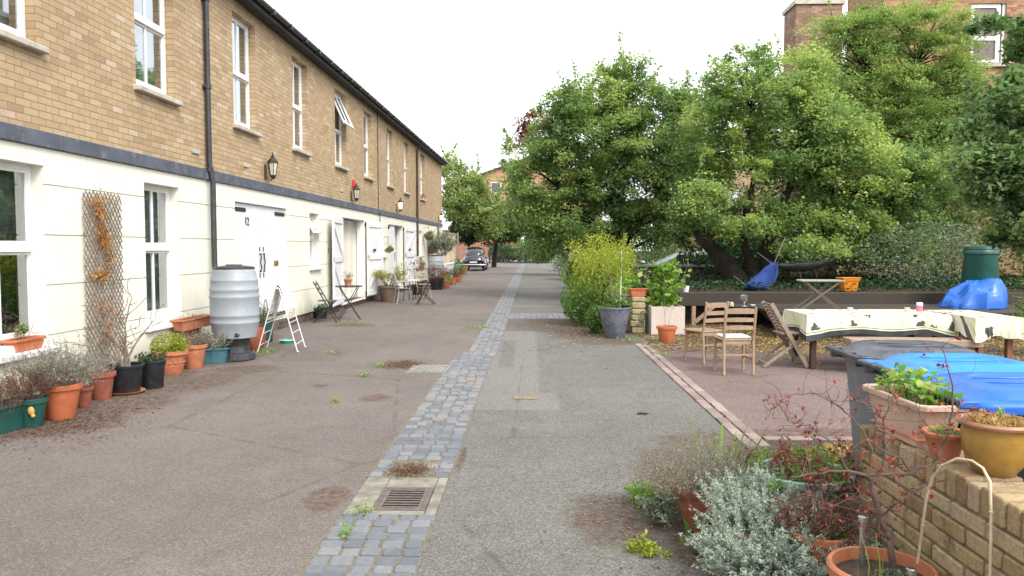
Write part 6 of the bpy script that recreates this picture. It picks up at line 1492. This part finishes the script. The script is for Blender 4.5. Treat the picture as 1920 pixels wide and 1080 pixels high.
# weeds growing in the tarmac
def weed(label, x, y, r=.09, n=60, leaf='L_bright', size=.035, h=.05):
    w = LF(); C = rng.normal(size=(n, 3)) * [r, r, h * .5] + [0, 0, h * .5]; C[:, 2] = np.abs(C[:, 2]) + .005; w.add(C, size, rng.random(n), up=.8, aspect=.5)
    o = w.build('weed', M[leaf]); o.location = (x, y, 0); tag(o, label, 'weed', 'weeds growing through the paving'); return o
for (px, py, lab, r) in ((626, 664, 'small green weed left of the cobbles near the dark tarmac patch', .07), (712, 688, 'green weed beside the brown dirt hollow', .06), (684, 705, 'tiny weed just left of the ribbed access cover', .05),
                         (900, 616, 'spread of green weeds growing on the narrow part of the cobbles', .14), (680, 967, 'weed at the left edge of the drain surround', .035), (648, 1008, 'tiny weed between the nearest setts', .025),
                         (300, 700, 'weed at the foot of the ornate terracotta pot', .05), (498, 662, 'grass tuft at the foot of the clothes airer', .10), (473, 668, 'weed by the front of the water butt stand', .07),
                         (1238, 665, 'weed on the patio corner below the orange pot', .07), (660, 606, 'low weeds in front of the bistro table', .14), (1180, 640, 'weed patch at the foot of the slate grey pot', .10), (630, 755, 'faint weed in the middle of the left tarmac', .03)):
    v = P(px, py); weed(lab, v.x, v.y, r, int(40 + 500 * r), size=.022 + .12 * r)
st_ = P(1205, 778); m = MB(); m.tube([(0, 0, .012), (.03, .01, .016), (.07, .005, .012), (.11, .015, .01)], [.008, .010, .009, .004], 6); o = m.build('fallen_stick', M['bark']); o.location = (st_.x - .05, st_.y, 0); tag(o, 'short dark stick lying on the grey tarmac', 'stick')

# ================================================================ foreground: brick wall, bins, pots
def oldbrick(name, stops):
    t = NT(name); p = t.geo(); c = t.ramp(t.tint(), stops)
    n = t.noise(p, 55, 6, 0.7); n2 = t.noise(p, 9, 6, .75)
    c = t.mix(.8, c, t.ramp(n, [(.3, .55), (.7, 1.1)]), 'MULTIPLY')
    c = t.mix(t.math('MULTIPLY', t.sstep(n2, .52, .68), .65), c, (.10, .085, .055))
    c = t.mix(t.math('MULTIPLY', t.sstep(t.noise(p, 17, 4, .6), .60, .72), .5), c, (.42, .37, .28))
    return t.finish(c, .95, t.bump(t.math('ADD', n, t.math('MULTIPLY', t.noise(p, 16, 4), 1.2)), .9, .008), spec=.15)
fw = thing('garden_wall', 'near yellow stock brick wall with a brick on edge top at lower right', 'wall', (1.6, 3.70, 0))
m = MB(); y_end = 3.0
for c in range(9):
    z = .002 + c * .0715; y = 0.0 if c % 2 else -.105
    while y < y_end:
        l = .215
        for x0 in (0.0, .113):
            j = random.uniform(-.004, .004)
            y0_, y1_ = max(y, 0), min(y + l, y_end)
            if y1_ - y0_ > .03:
                MR = Matrix.Translation((x0 + .05, -(y0_ + y1_) / 2, z + .03)) @ Matrix.Rotation(random.gauss(0, .010), 4, 'Z') @ Matrix.Rotation(random.gauss(0, .008), 4, 'X'); hl = (y1_ - y0_) / 2 - random.uniform(0, .004)
                m.box(-.05 + j, .0525 - (0 if x0 == 0 else j), -hl, hl, -.031, .031 + random.uniform(-.003, .001), M=MR, tint=random.random())
        y += l + .010
m.build('courses', brk := oldbrick('stock_bricks', [(0, (.27, .19, .11)), (.3, (.37, .27, .15)), (.6, (.43, .33, .19)), (.85, (.48, .39, .26)), (1, (.39, .28, .20))]), fw, bevel=.006)
m = MB(); y = 0
while y < y_end:
    w_ = random.uniform(.062, .067); m.box(random.uniform(-.006, .004), .215 + random.uniform(-.004, .006), -y - w_, -y, .647, .75 + random.uniform(-.006, .005), tint=random.random()); y += w_ + .011
m.build('coping', brk, fw, bevel=.009, seg=2)
m = MB(); m.box(.012, .204, -y_end, -.012, 0, .735); m.build('mortar', plain('soft_mortar', (.17, .14, .10), .95, .35, 14, bump=.8, bscale=60), fw)

def rr(w, d, z, c=.05, dy=0.0):
    hx, hy = w / 2, d / 2; return [Vector(v) for v in ((hx, -hy + c + dy, z), (hx, hy - c + dy, z), (hx - c * .3, hy - c * .3 + dy, z), (hx - c, hy + dy, z), (-hx + c, hy + dy, z), (-hx + c * .3, hy - c * .3 + dy, z), (-hx, hy - c + dy, z), (-hx, -hy + c + dy, z), (-hx + c * .3, -hy + c * .3 + dy, z), (-hx + c, -hy + dy, z), (hx - c, -hy + dy, z), (hx - c * .3, -hy + c * .3 + dy, z))]
def wheelie(label, loc, rz, bodym, lidm, tiltlid=0.0):
    b = thing('wheelie_bin', label, 'wheelie bin', loc, rz, 'wheelie bins behind the near brick wall')
    m = MB(); m.loft([rr(.42, .46, .04), rr(.43, .48, .10), rr(.50, .58, .72), rr(.51, .60, .84), rr(.56, .66, .85), rr(.565, .665, .90), rr(.54, .64, .90)]); m.build('body', bodym, b, bevel=.004, smooth=True)
    m = MB(); L0 = .902
    rings = [rr(.585, .70, L0 - .035, .06, .01), rr(.59, .705, L0, .06, .01), rr(.575, .69, L0 + .014, .07, .01), rr(.53, .63, L0 + .020, .09, .01), rr(.50, .58, L0 + .046, .10, .01), rr(.44, .50, L0 + .062, .10, .015), rr(.34, .40, L0 + .064, .10, .02), rr(.31, .37, L0 + .050, .10, .02)]
    m.loft(rings)
    m.box(-.18, .18, .33, .375, L0 - .03, L0 + .012)
    for x in (-.12, .0, .12): m.box(x - .012, x + .012, -.17, .20, L0 + .047, L0 + .058)
    for x in (-.24, 0, .24): m.box(x - .035, x + .035, -.40, -.32, L0 - .012, L0 + .020)
    MB.build(m, 'lid', lidm, b, bevel=.010, smooth=True, seg=2)
    m = MB(); m.tube([(-.27, -.395, L0 + .006), (.27, -.395, L0 + .006)], .016, 12)
    for x in (-.20, .20): m.box(x - .015, x + .015, -.395, -.31, L0 - .045, L0 - .008)
    m.build('handle', M['blackpl'], b)
    for sx in (-1, 1):
        w = MB(); w.lathe([(.03, -.03), (.09, -.03), (.10, -.02), (.10, .02), (.09, .03), (.03, .03)], (sx * .25, -.24, .10), 20, M=Matrix.Rotation(R(90), 4, 'Y')); w.build('wheel', M['tyre'], b)
    return b
greybin = plain('grey_bin', (.165, .175, .205), .5, .1, 4, bump=.05, bscale=150, dirt=(.2, .2, .2)); darklid = plain('dark_grey_lid', (.045, .05, .07), .36, .12, 4, bump=.06, bscale=40, dirt=(.16, .16, .17))
navy = plain('navy_bin', (.010, .012, .022), .45, .1, 4, bump=.05, bscale=150); bluel = plain('blue_lid', (.012, .20, .60), .45, .1, 3, bump=.05, bscale=30, dirt=(.05, .27, .62)); bluel2 = plain('deep_blue_lid', (.012, .12, .50), .45, .1, 3, bump=.05, bscale=30)
wheelie('grey wheelie bin with a dark lid, farthest of the bins behind the wall', (2.30, 4.66, .05), R(-92), greybin, darklid)
wheelie('wheelie bin with a light blue lid standing next to the grey bin', (2.24, 4.02, .055), R(-88), navy, bluel)
wheelie('wheelie bin with a deeper blue lid, nearest bin at the right edge', (2.16, 3.40, .05), R(-91), navy, bluel2)

# --- pots standing on the wall
WT = .752
t_ = thing('potted_plant', 'long pinkish terracotta planter of bright nasturtium leaves at the end of the wall top', 'planter', (1.70, 3.40, WT), R(93))
z = trough(t_, .50, .21, .20, plain('pink_terracotta', (.50, .34, .27), .8, .12, 6, dirt=(.56, .42, .35)), .70, .03)
m = MB(); m.loft([[Vector((sx * a * .5, sy * b_ * .5, z_)) for sx, sy in ((-1, -1), (1, -1), (1, 1), (-1, 1))] for a, b_, z_ in ((.385, .165, .032), (.41, .18, .038), (.385, .165, .044))]); m.build('pot_relief', M['terra'], t_)
lf = LF(); st = MB()
for k in range(150):
    x = random.uniform(-.21, .17); y = random.uniform(-.09, .09); h = random.uniform(.03, .11) * (1.2 if x > 0 else 1); p = (x + random.gauss(0, .02), y + random.gauss(0, .02), z + h); st.tube([(x, y, z - .01), p], .0012, 3, cap=False); lf.add([p], .038, random.random(), up=1.0, aspect=1.0)
lf.build('foliage', M['L_bright'], t_); st.build('stems', M['L_bright'], t_); t_.children[-1].name = 'stem'
t_ = thing('potted_plant', 'small terracotta bowl of tiny green seedlings between the pink planter and the golden pot', 'potted plant', (1.665, 3.07, WT))
z = rpot(t_, .080, .05, .115, M['terra'], .022, .006); bush(t_, z - .01, .055, .022, 420, 'L_bright', .012, clumps=16); twiggy(t_, z, .03, .08, 5, 'L_bright', .012, 6, .5, .001)
t_ = thing('potted_plant', 'round golden glazed pot of straw coloured stems nearest on the wall top', 'potted plant', (1.745, 2.87, WT))
t = NT('golden_glaze'); o = t.obj(); n_ = t.noise(o, 9, 5, .6); sp = t.n('ShaderNodeSeparateXYZ'); t.set(sp.inputs[0], o)
M['gold'] = t.finish(t.mix(t.sstep(t.math('ADD', sp.outputs[2], t.math('MULTIPLY', n_, .06)), .20, .215), t.ramp(n_, [(.3, (.24, .13, .025)), (.7, (.37, .22, .05))]), (.36, .17, .10)), .28, t.bump(n_, .1, .005), Coat_Weight=.4)
m = MB(); m.lathe([(.06, 0), (.072, .008), (.098, .05), (.112, .10), (.116, .15), (.113, .175), (.116, .18), (.130, .186), (.134, .195), (.130, .204), (.118, .204), (.110, .196), (.106, .17)], (0, 0, 0), 40, close=False); m.build('pot', M['gold'], t_, smooth=True)
m = MB(); m.lathe([(.108, .172), (.001, .178)], (0, 0, 0), 20, close=False); m.build('soil', M['soil'], t_)
lf = LF(); n = 520; A_ = rng.uniform(0, 6.28, n); r_ = .10 * np.sqrt(rng.random(n)); lf.add(np.stack([r_ * np.cos(A_), r_ * np.sin(A_), .188 + rng.uniform(0, .022, n)], 1), .055, rng.random(n), up=.6, aspect=.12); lf.build('straw', M['L_straw'], t_)
lf = LF(); lf.add(rng.normal(size=(16, 3)) * [.015, .015, .01] + [.03, .05, .215], .022, rng.random(16)); lf.build('seedling', M['L_bright'], t_)
lf = LF(); st = MB()
for k in range(9):
    p = curve_pts((-.08, -.02, .19), (-.5 + random.gauss(0, .4), random.gauss(0, .4), .6), random.uniform(.06, .14), 5, .4); st.tube(p, .0012, 3, cap=False); lf.add(np.array([list(v) for v in p[2:]]), .016, rng.random(4))
st.build('withered_stems', M['twigred'], t_); t_.children[-1].name = 'withered_stem'; lf.build('withered_leaves', M['L_redflower'], t_)

# --- foreground pots on the ground
gf = 'plants crowded along the near brick wall'
t_ = thing('potted_tree', 'large terracotta pot at the bottom with a bare red tipped maple sapling', 'potted tree', (1.395, 3.0, 0), 0, gf)
m = MB(); m.lathe([(.12, 0), (.13, .01), (.182, .27), (.186, .285), (.200, .29), (.205, .33), (.196, .34), (.184, .338), (.176, .29)], (0, 0, 0), 44, close=False); m.build('pot', M['terra'], t_, smooth=True)
m = MB(); m.lathe([(.178, .292), (.09, .298), (.001, .30)], (0, 0, 0), 24, close=False); m.build('soil', M['soil'], t_)
O = Vector(t_.location); st = MB(); lf = LF(); nodes = []
def br_(pts, r0, r1):
    pts = [Q(*p) - O for p in pts]; fine = []
    for i in range(len(pts) - 1):
        for j in range(3): fine.append(pts[i].lerp(pts[i + 1], j / 3) + Vector((random.gauss(0, .003), random.gauss(0, .003), random.gauss(0, .003))) * (1 if i + j else 0))
    fine.append(pts[-1]); n = len(fine); st.tube(fine, [r0 + (r1 - r0) * i / (n - 1) for i in range(n)], 7); nodes.extend(fine[2:]); return fine
br_([(1676, 1062, 3.0), (1668, 1010, 3.0), (1655, 985, 2.99), (1636, 926, 2.98), (1628, 890, 2.97)], .014, .009)
br_([(1628, 892, 2.97), (1590, 884, 2.97), (1540, 886, 2.98), (1480, 896, 3.0)], .007, .003)
br_([(1628, 890, 2.97), (1665, 890, 2.95), (1708, 886, 2.93), (1752, 866, 2.90), (1775, 830, 2.88), (1788, 770, 2.86), (1783, 700, 2.85), (1765, 650, 2.85)], .008, .0016)
br_([(1708, 887, 2.93), (1690, 860, 2.92), (1660, 848, 2.92), (1625, 820, 2.92), (1598, 780, 2.92), (1560, 752, 2.93), (1520, 736, 2.93), (1478, 742, 2.94), (1440, 770, 2.95)], .005, .0014)
br_([(1656, 885, 2.94), (1658, 820, 2.94), (1656, 788, 2.93), (1640, 762, 2.93), (1600, 752, 2.93), (1565, 752, 2.93)], .004, .0012)
br_([(1656, 788, 2.93), (1664, 760, 2.9), (1672, 720, 2.9)], .002, .001)
br_([(1648, 970, 2.98), (1690, 940, 2.9), (1740, 905, 2.88), (1770, 900, 2.86)], .004, .0015)
br_([(1640, 940, 2.98), (1600, 930, 3.0), (1560, 950, 3.02), (1510, 930, 3.04)], .004, .0014)
br_([(1775, 830, 2.88), (1740, 800, 2.87), (1722, 770, 2.86), (1700, 700, 2.86)], .0025, .001)
br_([(1590, 884, 2.97), (1560, 830, 2.97), (1520, 800, 2.98), (1478, 790, 3.0), (1450, 740, 3.0)], .003, .001)
for k in range(190):
    q = random.choice(nodes); p = curve_pts(q, (random.gauss(-.15, .6), random.gauss(0, .4), random.gauss(.25, .6)), random.uniform(.04, .17), 5, .35); st.tube(p, [.0016, .0014, .0012, .001, .0009, .0008], 3, cap=False)
    for v in (p[-1], p[3]):
        if random.random() < .45: n = random.randint(2, 5); lf.add(np.array(list(v)) + rng.normal(size=(n, 3)) * .007, .020, rng.random(n), up=-.3, aspect=.4)
st.build('branches', M['twigred'], t_); t_.children[-1].name = 'branch'; lf.build('shrivelled_leaves', M['L_redflower'] if False else leafmat('maple_red', (.13, .02, .02), (.30, .045, .035), (.42, .12, .08), .3), t_)
def blades(par, pts, L, n, leafm, w=.012, name='blades'):
    m = MB()
    for k in range(n):
        b = Vector(random.choice(pts)) + Vector((random.gauss(0, .012), random.gauss(0, .012), 0)); d = Vector((random.gauss(0, .16), random.gauss(0, .16), 1)); l = L * random.uniform(.55, 1.1); p = curve_pts(b, d, l, 7, .05, -.0); sd = Vector((random.gauss(0, 1), random.gauss(0, 1), 0)).normalized()
        vs = []; bend = Vector((random.gauss(0, .10), random.gauss(0, .10), -.04)) * l
        for i, q in enumerate(p): f = i / 7; ww = w * (1 - f ** 2.2) * .5 + .0004; q = q + bend * f * f; vs += [q - sd * ww, q + sd * ww]
        m.add(vs, [(2 * i, 2 * i + 1, 2 * i + 3, 2 * i + 2) for i in range(7)], random.random())
    m.build(name, M[leafm], par)
blades(t_, [(-.10, -.08, .29), (-.06, -.10, .29)], .30, 5, 'L_bright', .014, 'iris_leaves')
bush(t_, .285, .10, .03, 260, 'L_olive', .018, cx=.01, cy=-.09, clumps=12, name='creeping_weed')
t_ = thing('potted_plant', 'terracotta pot with wiry brown growth just behind the maple pot', 'potted plant', (1.335, 3.47, 0), 0, gf)
z = rpot(t_, .135, .10, .31, M['terra'], .04, .01); twiggy(t_, z, .16, .22, 90, 'L_heather', .014, 24, 1.1, .0014, 'twigred', 3, aspect=.4); bush(t_, z - .02, .09, .04, 220, 'L_green', .03, cx=.05)
t_ = thing('potted_plant', 'wide pale green plastic pot of mixed straggly weeds behind the silver plant', 'potted plant', (1.44, 4.0, 0), 0, gf)
z = rpot(t_, .235, .18, .43, plain('pale_green_pot', (.22, .34, .29), .5, .15, 6, dirt=(.34, .42, .37)), .04, .014)
twiggy(t_, z - .04, .36, .22, 40, 'L_bright', .022, 20, .9, .0016, 'twig', 3, aspect=.4, tint=(0, .6)); twiggy(t_, z - .04, .40, .30, 40, 'L_red', .022, 14, 1.0, .0016, 'twigred', 3, cx=.06, sname='red_stems', lname='red_leaves'); bush(t_, z - .06, .16, .06, 300, 'L_green', .05, cx=.08, cy=-.06)
# silver leaved mound
t_ = thing('potted_plant', 'silver leaved cushion plant spilling over its pot in the foreground', 'potted plant', (1.10, 3.68, 0), 0, gf)
z = rpot(t_, .17, .13, .25, M['terra2'], .04, .01)
def silver(par, c, R_, n, dirn, L, name):
    st = MB(); lf = LF()
    for k in range(n):
        a = random.uniform(0, 6.283); q = R_ * math.sqrt(random.random()); b = Vector((c[0] + q * math.cos(a) * .6, c[1] + q * math.sin(a) * .6, c[2]))
        d = Vector((dirn[0] + .9 * math.cos(a) * q / R_, dirn[1] + .9 * math.sin(a) * q / R_, dirn[2] + random.uniform(0, .4)))
        l = L * random.uniform(.55, 1.1); p = curve_pts(b, d, l, 7, .13, -.05); st.tube(p, [.0022 - .0002 * i for i in range(8)], 3, cap=False)
        A = np.array([list(v) for v in p]); m_ = 74; tt = rng.uniform(2.2, 7, m_); i0 = np.minimum(tt.astype(int), 6); f = (tt - i0)[:, None]
        lf.add(A[i0] * (1 - f) + A[i0 + 1] * f + rng.normal(size=(m_, 3)) * .0055, .0165, np.clip(rng.normal(.55, .25, m_), 0, 1), aspect=.30, ax=(A[i0 + 1] - A[i0]) * 8)
    st.build('stems', M['twig'], par); par.children[-1].name = 'stem'; lf.build(name, M['L_silver'], par)
silver(t_, (.04, .10, .24), .25, 230, (.0, .1, .45), .24, 'foliage'); silver(t_, (-.03, -.12, .16), .25, 240, (-.15, -.3, .32), .26, 'lower_foliage'); silver(t_, (.22, -.25, .12), .20, 170, (.2, -.3, .4), .28, 'trailing_foliage'); silver(t_, (.0, -.20, .10), .28, 200, (0, -.6, .15), .24, 'front_foliage')
t_ = thing('potted_plant', 'tilted dark terracotta pot of dead grey lavender left of the silver plant', 'potted plant', (.98, 4.25, .02), 0, gf); t_.rotation_euler = (R(-6), R(-9), 0)
z = rpot(t_, .13, .10, .24, M['terra2'], .04, .01); twiggy(t_, z - .02, .30, .36, 210, 'L_lav', .013, 14, 1.3, .0013, 'twig', 4, aspect=.25, tint=(.2, 1)); twiggy(t_, z - .02, .2, .22, 50, 'L_straw', .014, 8, 1.4, .0014, 'twigred', 3, sname='old_stems', lname='straw_leaves')
t_ = thing('iris_clump', 'upright clump of bright green iris blades by the tilted pot', 'plant', (1.12, 4.52, 0), 0, gf)
blades(t_, [(0, 0, 0), (.04, .02, 0), (-.03, .04, 0), (.05, -.04, 0)], .62, 30, 'L_bright', .024, 'blades'); twiggy(t_, 0, .2, .28, 30, 'L_green', .025, 14, .8, .0015, 'twig')
t_ = thing('broad_leaf_plant', 'low plant of broad green leaves at the edge of the road', 'plant', (.86, 3.92, 0), 0, gf)
lf = LF(); C = np.array([(.0, .0, .10), (.06, .03, .12), (-.07, -.02, .08), (.02, -.07, .06), (.1, -.04, .09), (-.03, .07, .10), (.05, .08, .13), (.09, .05, .06)]); lf.add(C, .13, rng.random(8), up=.8, aspect=.5); lf.build('leaves', M['L_green'], t_)
m = MB(); [m.tube([(0, 0, 0), tuple(c)], .003, 4) for c in C]; m.build('stems', M['L_green'], t_); t_.children[-1].name = 'stem'
for (x, y, n, h, lab, lf_) in ((.80, 4.75, 40, .14, 'small bushy bright weed at the edge of the tarmac patch', 'L_bright'), (.83, 4.40, 30, .20, 'pale green upright weed near the tilted pot', 'L_olive'), (.62, 3.95, 14, .06, 'tiny yellow green weed at the patch corner', 'L_yg'),
                               (1.42, 4.75, 60, .20, 'tangle of grey green and rust coloured weeds behind the pale green pot', 'L_olive'), (1.75, 5.2, 60, .15, 'spreading green weeds in the bed below the brick edging', 'L_bright'), (1.6, 5.75, 60, .08, 'low rusty ground weeds beside the end of the brick edging', 'L_heather'),
                               (2.1, 5.5, 110, .14, 'olive weeds between the edging and the grey bin', 'L_yg'), (1.25, 5.3, 90, .12, 'brownish low weeds at the road edge before the bed', 'L_lav'), (2.5, 5.9, 80, .08, 'thin ochre weeds along the front of the patio', 'L_straw')):
    t_ = thing('weed_clump', lab, 'weeds', (x, y, 0)); twiggy(t_, 0, .1 + .0028 * n, h, n, lf_, .018 if n > 60 else .03, 16, 1.2, .0013, 'twig', 2, aspect=.5)
# hoop and solar stakes
hp = thing('cane_hoop', 'bent pale cane hoop arching up from the maple pot', 'hoop', (0, 0, 0))
m = MB(); pts = [Q(*p) for p in ((1720, 1056, 2.93), (1724, 1030, 2.92), (1730, 985, 2.9), (1737, 930, 2.87), (1748, 895, 2.84), (1768, 872, 2.78), (1795, 860, 2.73), (1822, 864, 2.68), (1843, 878, 2.64), (1856, 903, 2.61), (1858, 960, 2.60), (1858, 1020, 2.59), (1856, 1100, 2.58), (1855, 1200, 2.57))]
m.tube(pts, [.0052 + .0006 * math.sin(i * 2.3) for i in range(len(pts))], 9); m.build('cane', M['cane'], hp, smooth=True)
for q in (2, 5, 10):
    m = MB(); m.ball(pts[q], .0072, .0072, .005, 10, 6); m.build('node', M['cane'], hp, smooth=True)
for (px, py, d, lab) in ((1618, 968, 3.12, 'brushed steel solar stake light in the maple pot, farther one'), (1709, 1066, 2.86, 'brushed steel solar stake light at the bottom edge, nearer one')):
    b = Q(px, py, d); s_ = thing('stake_light', lab, 'garden light', (b.x, b.y, .22), 0, 'solar stake lights'); h = b.z - .22
    m = MB(); m.lathe([(.006, 0), (.012, .02), (.012, h - .02), (.019, h - .02), (.019, h), (.017, h + .002)], (0, 0, 0), 18); m.build('tube', M['steel'], s_, smooth=True)
    m = MB(); m.lathe([(.016, h + .0025), (.001, h + .004)], (0, 0, 0), 18, close=False); m.build('solar_cell', M['carglass'], s_)
